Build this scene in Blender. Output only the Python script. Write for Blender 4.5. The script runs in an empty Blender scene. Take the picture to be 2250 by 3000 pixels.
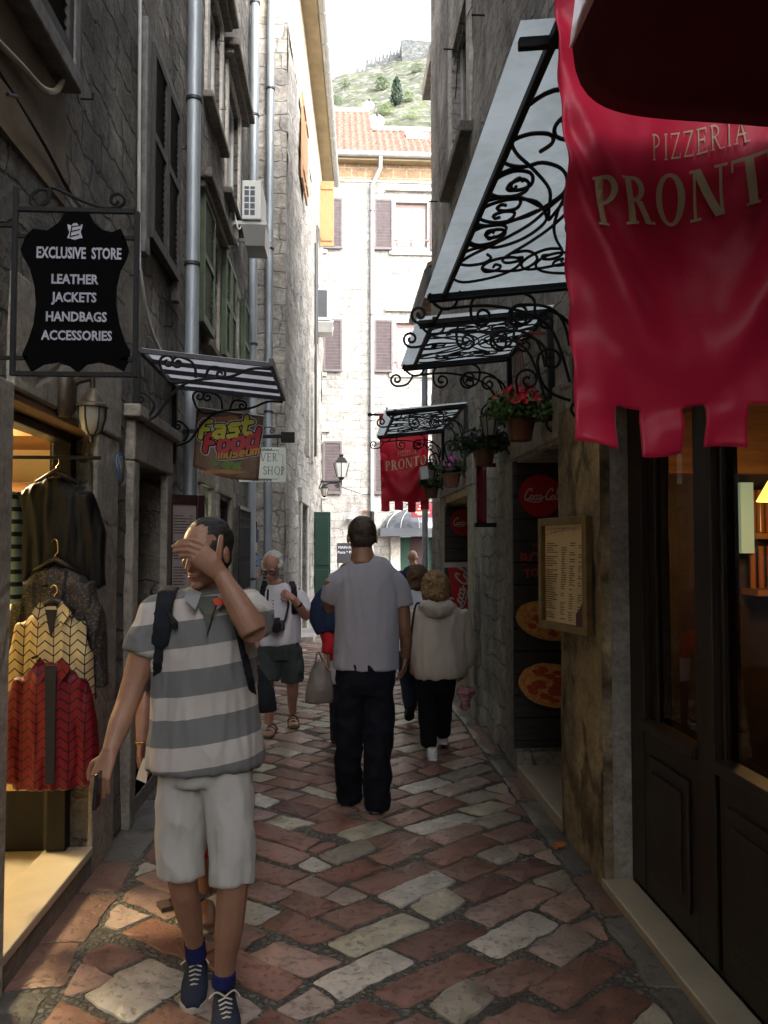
import bpy, bmesh, math, random
from mathutils import Vector, Matrix, noise
R = math.radians
random.seed(7)
SC = bpy.context.scene
COL = SC.collection

# ------------------------------------------------------------------ camera
CAM_H, FPX = 1.66, 2350.0
PITCH, YAW = math.atan(100 / 2350), math.atan(135 / 2350)
cd = bpy.data.cameras.new("camera")
cam = bpy.data.objects.new("camera", cd)
COL.objects.link(cam)
cam.location = (0, 0, CAM_H)
cam.rotation_euler = (math.pi / 2 + PITCH, 0, -YAW)
cd.sensor_fit = 'VERTICAL'
cd.sensor_height = 36
cd.lens = FPX / 3000 * 36
cd.clip_start = 0.05
cd.clip_end = 2000
SC.camera = cam

# ------------------------------------------------------------------ sky, sun, exposure
SUN_EL, SUN_AZ = 36, 145          # azimuth clockwise from +Y: behind the viewer and to the right, above the roofs
w = bpy.data.worlds.new("World")
SC.world = w
w.use_nodes = True
nt = w.node_tree
nt.nodes.clear()
sky = nt.nodes.new('ShaderNodeTexSky')
sky.sky_type = 'NISHITA'
sky.sun_disc = False
sky.sun_elevation = R(SUN_EL)
sky.sun_rotation = R(SUN_AZ)
sky.dust_density = 3
hs = nt.nodes.new('ShaderNodeHueSaturation')
hs.inputs['Saturation'].default_value = 0.32
bg = nt.nodes.new('ShaderNodeBackground')
bg.inputs['Strength'].default_value = 0.15
wo = nt.nodes.new('ShaderNodeOutputWorld')
nt.links.new(sky.outputs[0], hs.inputs['Color'])
nt.links.new(hs.outputs[0], bg.inputs['Color'])
nt.links.new(bg.outputs[0], wo.inputs['Surface'])
sl = bpy.data.lights.new("sun", 'SUN')
sl.energy = 0.5
sl.angle = R(40)
sl.color = (1, .995, .985)
so = bpy.data.objects.new("sun", sl)
COL.objects.link(so)
_d = Vector((math.sin(R(SUN_AZ)) * math.cos(R(SUN_EL)), math.cos(R(SUN_AZ)) * math.cos(R(SUN_EL)), math.sin(R(SUN_EL))))
so.rotation_euler = _d.to_track_quat('Z', 'Y').to_euler()
so.location = (0, -10, 30)
SC.view_settings.view_transform = 'Standard'
SC.view_settings.look = 'None'
SC.view_settings.gamma = 1
SC.view_settings.exposure = 2.75
SC.cycles.use_denoising = True
SC.cycles.max_bounces = 10
SC.cycles.diffuse_bounces = 6
SC.cycles.glossy_bounces = 4
SC.cycles.transparent_max_bounces = 8

# ------------------------------------------------------------------ helpers
_F = Vector((math.sin(YAW) * math.cos(PITCH), math.cos(YAW) * math.cos(PITCH), math.sin(PITCH)))
_Rt = Vector((math.cos(YAW), -math.sin(YAW), 0))
_U = _Rt.cross(_F)


def W(px, py, X=None, Y=None, Z=None):
    """point of the place seen at a pixel of the 2250 x 3000 photograph, on a known plane"""
    d = _F * FPX + _Rt * (px - 1125) + _U * (1500 - py)
    if X is not None: t = X / d.x
    elif Y is not None: t = Y / d.y
    else: t = (Z - CAM_H) / d.z
    return Vector((0, 0, CAM_H)) + d * t


def wloc(o):
    v = Vector((0, 0, 0))
    while o:
        v = v + o.location
        o = o.parent
    return v


def tag(o, label=None, cat=None, group=None, kind=None):
    if label: o['label'] = label
    if cat: o['category'] = cat
    if group: o['group'] = group
    if kind: o['kind'] = kind
    return o


def thing(name, label, cat, loc=(0, 0, 0), group=None):
    o = bpy.data.objects.new(name, None)
    o.empty_display_size = .1
    COL.objects.link(o)
    o.location = loc
    return tag(o, label, cat, group)


class MB:
    def __init__(s):
        s.v, s.f, s.c, s.uv = [], [], None, {}

    def add(s, vs, fs):
        n = len(s.v)
        s.v.extend([Vector(p) for p in vs])
        s.f.extend([tuple(i + n for i in f) for f in fs])
        return n

    def box(s, x0, x1, y0, y1, z0, z1):
        s.add([(x0, y0, z0), (x1, y0, z0), (x1, y1, z0), (x0, y1, z0), (x0, y0, z1), (x1, y0, z1), (x1, y1, z1), (x0, y1, z1)],
              [(3, 2, 1, 0), (4, 5, 6, 7), (0, 1, 5, 4), (1, 2, 6, 5), (2, 3, 7, 6), (3, 0, 4, 7)])
        return s

    def obox(s, o, a, b, c):
        """box from corner o along the vectors a, b, c"""
        o, a, b, c = Vector(o), Vector(a), Vector(b), Vector(c)
        if a.cross(b).dot(c) < 0: a, b = b, a
        s.add([o, o + a, o + a + b, o + b, o + c, o + a + c, o + a + b + c, o + b + c],
              [(3, 2, 1, 0), (4, 5, 6, 7), (0, 1, 5, 4), (1, 2, 6, 5), (2, 3, 7, 6), (3, 0, 4, 7)])
        return s

    def tube(s, pts, r, n=8, cap=True, up=None, flat=1.0):
        """swept tube; r a number, a list of numbers or of (ra, rb) pairs"""
        pts = [Vector(p) for p in pts]
        m = len(pts)
        rr = r if isinstance(r, (list, tuple)) else [r] * m
        rings = []
        t0 = (pts[1] - pts[0]).normalized()
        a = Vector(up) if up else (Vector((0, 0, 1)) if abs(t0.z) < .9 else Vector((1, 0, 0)))
        a = (a - t0 * a.dot(t0)).normalized()
        vs = []
        for i in range(m):
            if i == 0: t = pts[1] - pts[0]
            elif i == m - 1: t = pts[-1] - pts[-2]
            else: t = (pts[i + 1] - pts[i]).normalized() + (pts[i] - pts[i - 1]).normalized()
            t = t.normalized() if t.length > 1e-9 else t0
            a2 = a - t * a.dot(t)
            if a2.length > 1e-6: a = a2.normalized()
            b = t.cross(a)
            q = rr[i]
            ra, rb = q if isinstance(q, (list, tuple)) else (q, q * flat)
            for k in range(n):
                an = 2 * math.pi * k / n
                vs.append(pts[i] + b * (math.cos(an) * ra) + a * (math.sin(an) * rb))
            t0 = t
        fs = [(i * n + k, i * n + (k + 1) % n, (i + 1) * n + (k + 1) % n, (i + 1) * n + k) for i in range(m - 1) for k in range(n)]
        if cap:
            fs.append(tuple(range(n - 1, -1, -1)))
            fs.append(tuple((m - 1) * n + k for k in range(n)))
        s.add(vs, fs)
        return s

    def lathe(s, prof, c, n=16, axis=(0, 0, 1)):
        """prof: list of (radius, height)"""
        c = Vector(c); ax = Vector(axis).normalized()
        u = ax.orthogonal().normalized(); v = ax.cross(u)
        vs = []
        for (r, h) in prof:
            for k in range(n):
                an = 2 * math.pi * k / n
                vs.append(c + ax * h + u * (r * math.cos(an)) + v * (r * math.sin(an)))
        m = len(prof)
        fs = [(i * n + k, i * n + (k + 1) % n, (i + 1) * n + (k + 1) % n, (i + 1) * n + k) for i in range(m - 1) for k in range(n)]
        fs.append(tuple(range(n - 1, -1, -1))); fs.append(tuple((m - 1) * n + k for k in range(n)))
        s.add(vs, fs)
        return s

    def ball(s, c, r, n=12, m=8, rot=None):
        c = Vector(c); r = (r, r, r) if not isinstance(r, (tuple, list)) else r
        vs = []
        for i in range(m + 1):
            th = math.pi * i / m
            for k in range(n):
                ph = 2 * math.pi * k / n
                p = Vector((r[0] * math.sin(th) * math.cos(ph), r[1] * math.sin(th) * math.sin(ph), r[2] * math.cos(th)))
                if i in (0, m): p = p + Vector((1e-4 * math.cos(ph), 1e-4 * math.sin(ph), 0))
                if rot: p = rot @ p
                vs.append(c + p)
        fs = [((i + 1) * n + k, (i + 1) * n + (k + 1) % n, i * n + (k + 1) % n, i * n + k) for i in range(m) for k in range(n)]
        fs.append(tuple(k for k in range(n))); fs.append(tuple(m * n + k for k in range(n - 1, -1, -1)))
        s.add(vs, fs)
        return s

    def prism(s, outline, o, ux, uy, depth):
        """2D outline in the plane (o, ux, uy) given thickness along the normal"""
        o, ux, uy = Vector(o), Vector(ux), Vector(uy)
        nrm = ux.cross(uy).normalized()
        n = len(outline)
        ar = sum(outline[i][0] * outline[(i + 1) % n][1] - outline[(i + 1) % n][0] * outline[i][1] for i in range(n))
        if ar < 0: outline = outline[::-1]
        fr = [o + ux * p[0] + uy * p[1] + nrm * depth for p in outline]
        bk = [o + ux * p[0] + uy * p[1] for p in outline]
        s.add(fr + bk, [tuple(range(n)), tuple(range(2 * n - 1, n - 1, -1))] + [(i, i + n, (i + 1) % n + n, (i + 1) % n) for i in range(n)])
        return s

    def sheet(s, fn, nu, nv, flip=False):
        vs = [fn(i / nu, j / nv) for j in range(nv + 1) for i in range(nu + 1)]
        fs = []
        for j in range(nv):
            for i in range(nu):
                q = (j * (nu + 1) + i, j * (nu + 1) + i + 1, (j + 1) * (nu + 1) + i + 1, (j + 1) * (nu + 1) + i)
                fs.append(q[::-1] if flip else q)
        s.add(vs, fs)
        return s

    def build(s, name, mat, parent=None, smooth=False, loc=None, thick=0, bevel=0, colors=None, uv=True):
        me = bpy.data.meshes.new(name)
        base = wloc(parent) if parent else Vector((0, 0, 0))
        o = bpy.data.objects.new(name, me)
        COL.objects.link(o)
        if parent: o.parent = parent
        if loc is not None:
            o.location = Vector(loc) - base
            base = Vector(loc)
        me.from_pydata([tuple(p - base) for p in s.v], [], s.f)
        me.materials.append(mat)
        if smooth:
            me.polygons.foreach_set('use_smooth', [True] * len(me.polygons))
            if smooth != 'all':
                me.set_sharp_from_angle(angle=R(smooth if smooth is not True else 50))
        if uv:                                             # box projection in metres
            ul = me.uv_layers.new(name='UVMap')
            for p in me.polygons:
                nn = p.normal
                ax, ay, az = abs(nn.x), abs(nn.y), abs(nn.z)
                for li in p.loop_indices:
                    q = s.v[me.loops[li].vertex_index]
                    if az > ax and az > ay: ul.data[li].uv = (q.x, q.y)
                    elif ax > ay: ul.data[li].uv = (q.y, q.z)
                    else: ul.data[li].uv = (q.x, q.z)
        if colors is not None:
            ca = me.color_attributes.new('Col', 'FLOAT_COLOR', 'CORNER')
            for p in me.polygons:
                for li in p.loop_indices:
                    ca.data[li].color = (*colors[p.index], 1)
        if thick:
            md = o.modifiers.new('solid', 'SOLIDIFY'); md.thickness = thick; md.offset = 0
        if bevel:
            md = o.modifiers.new('bevel', 'BEVEL'); md.width = bevel; md.segments = 2; md.limit_method = 'ANGLE'
        return o


def hash01(*a):
    return (math.sin(sum(v * k for v, k in zip(a, (12.9898, 78.233, 37.719)))) * 43758.5453) % 1.0


def nz(p, s=1.0):
    return noise.noise(Vector(p) * s)


def spline(pts, k=8, closed=False):
    """Catmull-Rom through the points"""
    pts = [Vector(p) for p in pts]
    n = len(pts)
    out = []
    for i in range(n if closed else n - 1):
        if closed: p0, p1, p2, p3 = pts[i - 1], pts[i], pts[(i + 1) % n], pts[(i + 2) % n]
        else: p0, p1, p2, p3 = pts[max(i - 1, 0)], pts[i], pts[i + 1], pts[min(i + 2, n - 1)]
        for j in range(k):
            t = j / k
            out.append(.5 * ((2 * p1) + (p2 - p0) * t + (2 * p0 - 5 * p1 + 4 * p2 - p3) * t * t + (3 * p1 - p0 - 3 * p2 + p3) * t ** 3))
    if not closed: out.append(pts[-1])
    return out


def spiral(c, r0, r1, a0, turns, n=22):
    """2D spiral round c from radius r0 at angle a0 (degrees) winding inwards to r1"""
    out = []
    for i in range(n + 1):
        t = i / n
        r = r0 + (r1 - r0) * t
        a = R(a0) + 2 * math.pi * turns * t
        out.append((c[0] + r * math.cos(a), c[1] + r * math.sin(a)))
    return out


# ------------------------------------------------------------------ materials
def mat(name, col=(.5, .5, .5), rough=.6, metal=0, spec=.5, var=0, vscale=8, bump=0, bscale=40, em=None, alpha=1, trans=0, coat=0, sheen=0, stretch=None, col2=None, coord='Object'):
    """plain surface with noise in colour, gloss and relief"""
    m = bpy.data.materials.new(name)
    m.use_nodes = True
    t = m.node_tree; N = t.nodes; L = t.links
    b = N['Principled BSDF']
    b.inputs['Base Color'].default_value = (*col, 1)
    b.inputs['Roughness'].default_value = rough
    b.inputs['Metallic'].default_value = metal
    b.inputs['Specular IOR Level'].default_value = spec
    b.inputs['Transmission Weight'].default_value = trans
    b.inputs['Coat Weight'].default_value = coat
    b.inputs['Sheen Weight'].default_value = sheen
    b.inputs['Alpha'].default_value = alpha
    if em:
        b.inputs['Emission Color'].default_value = (*em[0], 1)
        b.inputs['Emission Strength'].default_value = em[1]
    if var or bump or col2:
        tc = N.new('ShaderNodeTexCoord')
        src = tc.outputs[coord]
        if stretch:
            mp = N.new('ShaderNodeMapping'); mp.inputs['Scale'].default_value = stretch
            L.new(src, mp.inputs[0]); src = mp.outputs[0]
        if var or col2:
            nn = N.new('ShaderNodeTexNoise'); nn.inputs['Scale'].default_value = vscale; nn.inputs['Detail'].default_value = 6
            nn.inputs['Roughness'].default_value = .62
            L.new(src, nn.inputs['Vector'])
            r = N.new('ShaderNodeValToRGB')
            r.color_ramp.elements[0].position = .3; r.color_ramp.elements[1].position = .7
            c2 = col2 or tuple(min(1, c * (1 + var)) for c in col)
            c1 = col if col2 else tuple(c * (1 - var) for c in col)
            r.color_ramp.elements[0].color = (*c1, 1); r.color_ramp.elements[1].color = (*c2, 1)
            L.new(nn.outputs[0], r.inputs[0]); L.new(r.outputs[0], b.inputs['Base Color'])
        if bump:
            n2 = N.new('ShaderNodeTexNoise'); n2.inputs['Scale'].default_value = bscale; n2.inputs['Detail'].default_value = 5
            L.new(src, n2.inputs['Vector'])
            bp = N.new('ShaderNodeBump'); bp.inputs['Strength'].default_value = bump; bp.inputs['Distance'].default_value = .01
            L.new(n2.outputs[0], bp.inputs['Height']); L.new(bp.outputs[0], b.inputs['Normal'])
    return m


def stone(name, cols, mortar, sx, sy, jitter=.5, joint=.06, bump=1.0, plaster=None, pl_amt=.5, stain=.5, streak=(1, 1, 1), grain=30, regular=0, bd=.05):
    """masonry: cells stretched to (sx, sy) metres with irregular joints, weathering and stains, optional plaster coat that has come away in patches"""
    m = bpy.data.materials.new(name)
    m.use_nodes = True
    t = m.node_tree; N = t.nodes; L = t.links
    b = N['Principled BSDF']
    b.inputs['Roughness'].default_value = .88
    b.inputs['Specular IOR Level'].default_value = .25
    uv = N.new('ShaderNodeTexCoord')

    def math_(op, a, c=None, clamp=False):
        q = N.new('ShaderNodeMath'); q.operation = op; q.use_clamp = clamp
        for i, v in enumerate((a, c)):
            if v is None: continue
            if isinstance(v, (int, float)): q.inputs[i].default_value = v
            else: L.new(v, q.inputs[i])
        return q.outputs[0]

    def nse(scale, detail=5, vec=None, rough=.6):
        q = N.new('ShaderNodeTexNoise'); q.inputs['Scale'].default_value = scale; q.inputs['Detail'].default_value = detail; q.inputs['Roughness'].default_value = rough
        L.new(vec or uv.outputs['UV'], q.inputs['Vector'])
        return q.outputs

    def mix(a, c, f, mode='MIX'):
        q = N.new('ShaderNodeMix'); q.data_type = 'RGBA'; q.blend_type = mode
        for i, v in ((0, f), (6, a), (7, c)):
            if isinstance(v, (int, float)): q.inputs[i].default_value = v
            elif isinstance(v, tuple): q.inputs[i].default_value = (*v, 1)
            else: L.new(v, q.inputs[i])
        return q.outputs[2]

    def ramp(x, p0, p1, c0=(0, 0, 0), c1=(1, 1, 1)):
        q = N.new('ShaderNodeValToRGB')
        q.color_ramp.elements[0].position = p0; q.color_ramp.elements[1].position = p1
        q.color_ramp.elements[0].color = (*c0, 1); q.color_ramp.elements[1].color = (*c1, 1)
        L.new(x, q.inputs[0]); return q.outputs[0]
    # warp
    wn = nse(2.2, 3)
    wv = N.new('ShaderNodeVectorMath'); wv.operation = 'MULTIPLY_ADD'
    L.new(wn[1], wv.inputs[0]); wv.inputs[1].default_value = (jitter * .35, jitter * .25, 0); L.new(uv.outputs['UV'], wv.inputs[2])
    fw = nse(14, 3)
    wv2 = N.new('ShaderNodeVectorMath'); wv2.operation = 'MULTIPLY_ADD'
    L.new(fw[1], wv2.inputs[0]); wv2.inputs[1].default_value = (.03 * jitter, .03 * jitter, 0); L.new(wv.outputs[0], wv2.inputs[2])
    if regular:
        br = N.new('ShaderNodeTexBrick')
        br.inputs['Scale'].default_value = 1; br.inputs['Brick Width'].default_value = sx; br.inputs['Row Height'].default_value = sy
        br.inputs['Mortar Size'].default_value = joint * sy; br.inputs['Mortar Smooth'].default_value = .6
        br.inputs['Color1'].default_value = (0, 0, 0, 1); br.inputs['Color2'].default_value = (1, 1, 1, 1); br.inputs['Mortar'].default_value = (.5, .5, .5, 1)
        br.offset = .5; br.squash = .8; br.squash_frequency = 3
        L.new(wv2.outputs[0], br.inputs['Vector'])
        edge = math_('SUBTRACT', 1.0, br.outputs['Fac'])
        cell = br.outputs['Color']
    else:
        mp = N.new('ShaderNodeMapping'); mp.inputs['Scale'].default_value = (1 / sx, 1 / sy, 1)
        L.new(wv2.outputs[0], mp.inputs[0])
        ve = N.new('ShaderNodeTexVoronoi'); ve.feature = 'DISTANCE_TO_EDGE'; ve.inputs['Scale'].default_value = 1; ve.inputs['Randomness'].default_value = .75
        vc = N.new('ShaderNodeTexVoronoi'); vc.inputs['Scale'].default_value = 1; vc.inputs['Randomness'].default_value = .75
        L.new(mp.outputs[0], ve.inputs['Vector']); L.new(mp.outputs[0], vc.inputs['Vector'])
        edge = ramp(ve.outputs['Distance'], joint * .3, joint * 2.2)
        cell = vc.outputs['Color']
    rc = N.new('ShaderNodeValToRGB')
    rc.color_ramp.interpolation = 'LINEAR'
    while len(rc.color_ramp.elements) < len(cols): rc.color_ramp.elements.new(.5)
    for i, c in enumerate(cols):
        rc.color_ramp.elements[i].position = i / max(1, len(cols) - 1); rc.color_ramp.elements[i].color = (*c, 1)
    sep = N.new('ShaderNodeSeparateColor'); L.new(cell, sep.inputs[0]); L.new(sep.outputs[0], rc.inputs[0])
    fine = nse(grain, 8, rough=.7)[0]
    mp3 = N.new('ShaderNodeMapping'); mp3.inputs['Scale'].default_value = streak
    L.new(uv.outputs['UV'], mp3.inputs[0])
    big = nse(1.3, 7, mp3.outputs[0], .65)[0]
    col = mix(mortar, rc.outputs[0], edge)
    f2 = ramp(fine, .3, .72, (.62, .6, .57), (1.25, 1.23, 1.2))
    col = mix(col, f2, .85, 'MULTIPLY')
    rough_ = nse(grain * .34, 6, rough=.75)[0]
    hgt = math_('ADD', math_('ADD', math_('MULTIPLY', edge, .55), math_('MULTIPLY', fine, .4)), math_('MULTIPLY', rough_, .9))
    col = mix(col, ramp(rough_, .34, .6, (.62, .61, .6), (1.16, 1.15, 1.14)), .8, 'MULTIPLY')
    if plaster:
        pn = ramp(nse(1.7, 8, mp3.outputs[0], .7)[0], .5 - .25 * (pl_amt - .5) - .03, .56 - .25 * (pl_amt - .5))
        pc = mix(plaster, f2, .7, 'MULTIPLY')
        col = mix(col, pc, pn)
        hf = N.new('ShaderNodeMix'); L.new(pn, hf.inputs[0]); L.new(hgt, hf.inputs[2])
        L.new(math_('ADD', math_('ADD', math_('MULTIPLY', fine, .25), math_('MULTIPLY', rough_, .6)), .5), hf.inputs[3])
        hgt = hf.outputs[0]
    st = ramp(big, .36, .62, (1 - stain, 1 - stain, 1 - stain * .95), (1.1, 1.1, 1.1))
    col = mix(col, st, 1.0, 'MULTIPLY')
    L.new(col, b.inputs['Base Color'])
    bp = N.new('ShaderNodeBump'); bp.inputs['Strength'].default_value = bump; bp.inputs['Distance'].default_value = bd
    L.new(hgt, bp.inputs['Height']); L.new(bp.outputs[0], b.inputs['Normal'])
    return m


def vcol_mat(name, rough=.5, pits=True):
    """paving stone: colour of each stone from the mesh, pitted and worn"""
    m = bpy.data.materials.new(name)
    m.use_nodes = True
    t = m.node_tree; N = t.nodes; L = t.links
    b = N['Principled BSDF']
    a = N.new('ShaderNodeVertexColor'); a.layer_name = 'Col'
    tc = N.new('ShaderNodeTexCoord')
    n1 = N.new('ShaderNodeTexNoise'); n1.inputs['Scale'].default_value = 9; n1.inputs['Detail'].default_value = 8; n1.inputs['Roughness'].default_value = .7
    n2 = N.new('ShaderNodeTexNoise'); n2.inputs['Scale'].default_value = 34; n2.inputs['Detail'].default_value = 7
    n3 = N.new('ShaderNodeTexNoise'); n3.inputs['Scale'].default_value = 2.1; n3.inputs['Detail'].default_value = 4
    for q in (n1, n2, n3): L.new(tc.outputs['Object'], q.inputs['Vector'])

    def rp(x, p0, p1, c0, c1):
        q = N.new('ShaderNodeValToRGB')
        q.color_ramp.elements[0].position = p0; q.color_ramp.elements[1].position = p1
        q.color_ramp.elements[0].color = (*c0, 1); q.color_ramp.elements[1].color = (*c1, 1)
        L.new(x, q.inputs[0]); return q.outputs[0]

    def mx(a_, c_, f, mode):
        q = N.new('ShaderNodeMix'); q.data_type = 'RGBA'; q.blend_type = mode
        q.inputs[0].default_value = f
        L.new(a_, q.inputs[6]); L.new(c_, q.inputs[7]); return q.outputs[2]
    c = mx(a.outputs[0], rp(n1.outputs[0], .3, .7, (.62, .6, .58), (1.25, 1.2, 1.15)), 1, 'MULTIPLY')
    c = mx(c, rp(n2.outputs[0], .36, .43, (.45, .43, .42), (1, 1, 1)), .55, 'MULTIPLY')
    c = mx(c, rp(n3.outputs[0], .3, .7, (.75, .74, .73), (1.12, 1.1, 1.08)), 1, 'MULTIPLY')
    L.new(c, b.inputs['Base Color'])
    L.new(rp(n1.outputs[0], .3, .75, (rough - .12,) * 3, (rough + .22,) * 3), b.inputs['Roughness'])
    ad = N.new('ShaderNodeMath'); ad.operation = 'ADD'
    L.new(rp(n2.outputs[0], .34, .46, (0, 0, 0), (1, 1, 1)), ad.inputs[0]); L.new(n1.outputs[0], ad.inputs[1])
    bp = N.new('ShaderNodeBump'); bp.inputs['Strength'].default_value = .55; bp.inputs['Distance'].default_value = .008
    L.new(ad.outputs[0], bp.inputs['Height']); L.new(bp.outputs[0], b.inputs['Normal'])
    return m


def glass_mat(name, col=(.02, .022, .024), rough=.02, trans=0.0, tint=(.8, .85, .85)):
    m = mat(name, col, rough, spec=.6)
    if trans:
        t = m.node_tree; N = t.nodes; L = t.links
        b = N['Principled BSDF']
        tr = N.new('ShaderNodeBsdfTransparent'); tr.inputs[0].default_value = (*tint, 1)
        gl = N.new('ShaderNodeBsdfGlossy'); gl.inputs['Roughness'].default_value = rough
        fr = N.new('ShaderNodeLayerWeight'); fr.inputs['Blend'].default_value = .28
        ms = N.new('ShaderNodeMixShader')
        L.new(fr.outputs['Fresnel'], ms.inputs[0]); L.new(tr.outputs[0], ms.inputs[1]); L.new(gl.outputs[0], ms.inputs[2])
        L.new(ms.outputs[0], N['Material Output'].inputs['Surface'])
    return m


def wall(mb, p0, p1, z0, z1, openings=(), side=1, depth=.25, step=.14, amp=.015, seed=0, thick=.3, zthick=True):
    """a masonry face from p0 to p1 (x, y) with true openings (u0, u1, z0, z1[, depth]) and reveals; side=+1: the face looks to the left of p0->p1"""
    p0, p1 = Vector((*p0, 0)), Vector((*p1, 0))
    Ln = (p1 - p0).length
    t = (p1 - p0) / Ln
    n = Vector((-t.y, t.x, 0)) * side
    us, zs = {0, Ln}, {z0, z1}
    for o in openings: us |= {o[0], o[1]}; zs |= {o[2], o[3]}

    def grid(cuts):
        cuts = sorted(cuts); out = [cuts[0]]
        for a, c in zip(cuts, cuts[1:]):
            k = max(1, round((c - a) / step))
            out += [a + (c - a) * i / k for i in range(1, k + 1)]
        return out
    U, Z = grid(us), grid(zs)
    idx = {}
    vs, fs = [], []

    def near_edge(u, z):
        for o in openings:
            if o[0] - .03 <= u <= o[1] + .03 and o[2] - .03 <= z <= o[3] + .03: return True
        return False

    def vert(i, j):
        if (i, j) not in idx:
            u, z = U[i], Z[j]
            p = p0 + t * u
            d = 0 if near_edge(u, z) else (nz((u * 1.1 + seed, z * 1.3, seed), 1) * amp + nz((u * 4.1, z * 5.3, seed + 9), 1) * amp * .8)
            idx[(i, j)] = len(vs)
            vs.append(Vector((p.x, p.y, z)) + n * d)
        return idx[(i, j)]
    for i in range(len(U) - 1):
        for j in range(len(Z) - 1):
            uc, zc = (U[i] + U[i + 1]) / 2, (Z[j] + Z[j + 1]) / 2
            if any(o[0] < uc < o[1] and o[2] < zc < o[3] for o in openings): continue
            q = (vert(i, j), vert(i + 1, j), vert(i + 1, j + 1), vert(i, j + 1))
            fs.append(q[::-1] if side > 0 else q)
    mb.add(vs, fs)

    def P(u, z, d): return p0 + t * u + Vector((0, 0, z)) - n * d
    for o in openings:
        dd = o[4] if len(o) > 4 else depth
        a, c, e, g = o[:4]
        for (q1, q2) in (((a, e), (a, g)), ((a, g), (c, g)), ((c, g), (c, e)), ((c, e), (a, e))):
            f = [P(*q1, 0), P(*q2, 0), P(*q2, dd), P(*q1, dd)]
            mb.add(f if side > 0 else f[::-1], [(0, 1, 2, 3)])
    # top and two ends
    for f in ([P(0, z1, 0), P(Ln, z1, 0), P(Ln, z1, thick), P(0, z1, thick)],
              [P(0, z0, 0), P(0, z1, 0), P(0, z1, thick), P(0, z0, thick)],
              [P(Ln, z0, 0), P(Ln, z0, thick), P(Ln, z1, thick), P(Ln, z1, 0)]):
        mb.add(f, [(0, 1, 2, 3)])
    return mb
# ================================================================== MATERIALS OF THE PLACE
XL, XR = -1.26, 1.31
M = {}
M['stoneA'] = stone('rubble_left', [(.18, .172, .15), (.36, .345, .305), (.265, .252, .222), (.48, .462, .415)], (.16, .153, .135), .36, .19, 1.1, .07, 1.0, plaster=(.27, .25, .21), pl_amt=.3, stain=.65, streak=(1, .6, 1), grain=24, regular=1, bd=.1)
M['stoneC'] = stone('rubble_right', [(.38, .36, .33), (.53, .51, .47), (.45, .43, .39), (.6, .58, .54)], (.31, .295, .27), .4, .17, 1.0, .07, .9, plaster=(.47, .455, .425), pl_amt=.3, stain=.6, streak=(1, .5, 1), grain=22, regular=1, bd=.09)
M['stoneB'] = stone('blocks_corner', [(.34, .325, .295), (.46, .44, .405), (.4, .375, .335), (.52, .5, .465)], (.33, .315, .285), .44, .23, .9, .06, .9, stain=.4, grain=18, regular=1)
M['stoneE'] = stone('ashlar_far', [(.29, .285, .27), (.37, .365, .35), (.33, .32, .3), (.41, .405, .39)], (.255, .25, .24), .5, .25, .6, .055, .6, stain=.25, grain=16, regular=1)
M['cream_plaster'] = stone('cream_plaster', [(.6, .54, .42), (.63, .57, .45)], (.6, .54, .43), 1.2, 1.2, .3, .02, .25, stain=.25, grain=12)
M['pillar'] = stone('worn_pillar', [(.42, .34, .2), (.52, .43, .27), (.38, .3, .175)], (.2, .155, .09), .45, .6, 1.2, .05, 1.0, plaster=(.5, .4, .24), pl_amt=.4, stain=.6, streak=(1.3, .9, 1), grain=26)
M['trim'] = stone('dressed_stone', [(.33, .305, .265), (.37, .345, .3)], (.34, .31, .27), 1.1, .9, .2, .01, .3, stain=.35, grain=34, streak=(1, .6, 1))
M['trim_dark'] = stone('dark_dressed_stone', [(.2, .185, .16), (.25, .23, .2)], (.2, .18, .15), .9, .5, .3, .01, .4, stain=.45, grain=30)
M['trim_light'] = stone('pale_dressed_stone', [(.46, .44, .41), (.52, .5, .46)], (.46, .44, .41), 1.1, .9, .2, .01, .2, stain=.2, grain=20)
M['marble'] = mat('marble_step', (.38, .33, .245), .35, var=.14, vscale=3.2, bump=.08, bscale=60)
M['gravel'] = stone('gravel_joint', [(.17, .165, .148), (.24, .23, .205), (.14, .135, .12), (.3, .285, .25)], (.12, .115, .1), .03, .03, .5, .1, 1.0, stain=.3, grain=60, bd=.02)
M['paver'] = vcol_mat('paving_stone', .42)
M['ground'] = mat('ground', (.22, .2, .17), .9, var=.2, vscale=.6)
M['zinc'] = mat('zinc_pipe', (.3, .335, .36), .5, .35, var=.22, vscale=5, bump=.1, stretch=(1, 1, .3))
M['zinc_light'] = mat('light_zinc', (.42, .42, .41), .45, .3, var=.15, vscale=4)
M['iron'] = mat('black_iron', (.01, .01, .011), .6, 0, spec=.22, bump=.15, bscale=120)
M['iron_grey'] = mat('grey_iron', (.045, .047, .05), .5, .4, var=.3, vscale=30)
M['shutter_dark'] = mat('dark_shutter', (.028, .024, .022), .7, var=.4, vscale=12, bump=.2)
M['shutter_grey'] = mat('weathered_shutter_frame', (.13, .125, .12), .75, var=.45, vscale=14, bump=.3)
M['shutter_green'] = mat('green_shutter', (.05, .085, .036), .6, var=.3, vscale=9, bump=.2)
M['shutter_plum'] = mat('plum_shutter', (.11, .088, .09), .6, var=.2, vscale=8)
M['shutter_orange'] = mat('orange_shutter', (.29, .14, .05), .5, var=.18, vscale=6, stretch=(6, 6, .6))
M['door_green'] = mat('green_door', (.006, .04, .024), .45, var=.25, vscale=6)
M['wood_dark'] = mat('dark_varnished_wood', (.022, .015, .011), .38, spec=.35, var=.55, vscale=7, bump=.15, bscale=60, stretch=(8, 8, .6))
M['wood_black'] = mat('near_black_wood', (.009, .007, .006), .4, spec=.2, var=.4, vscale=7, stretch=(8, 8, .6))
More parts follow.
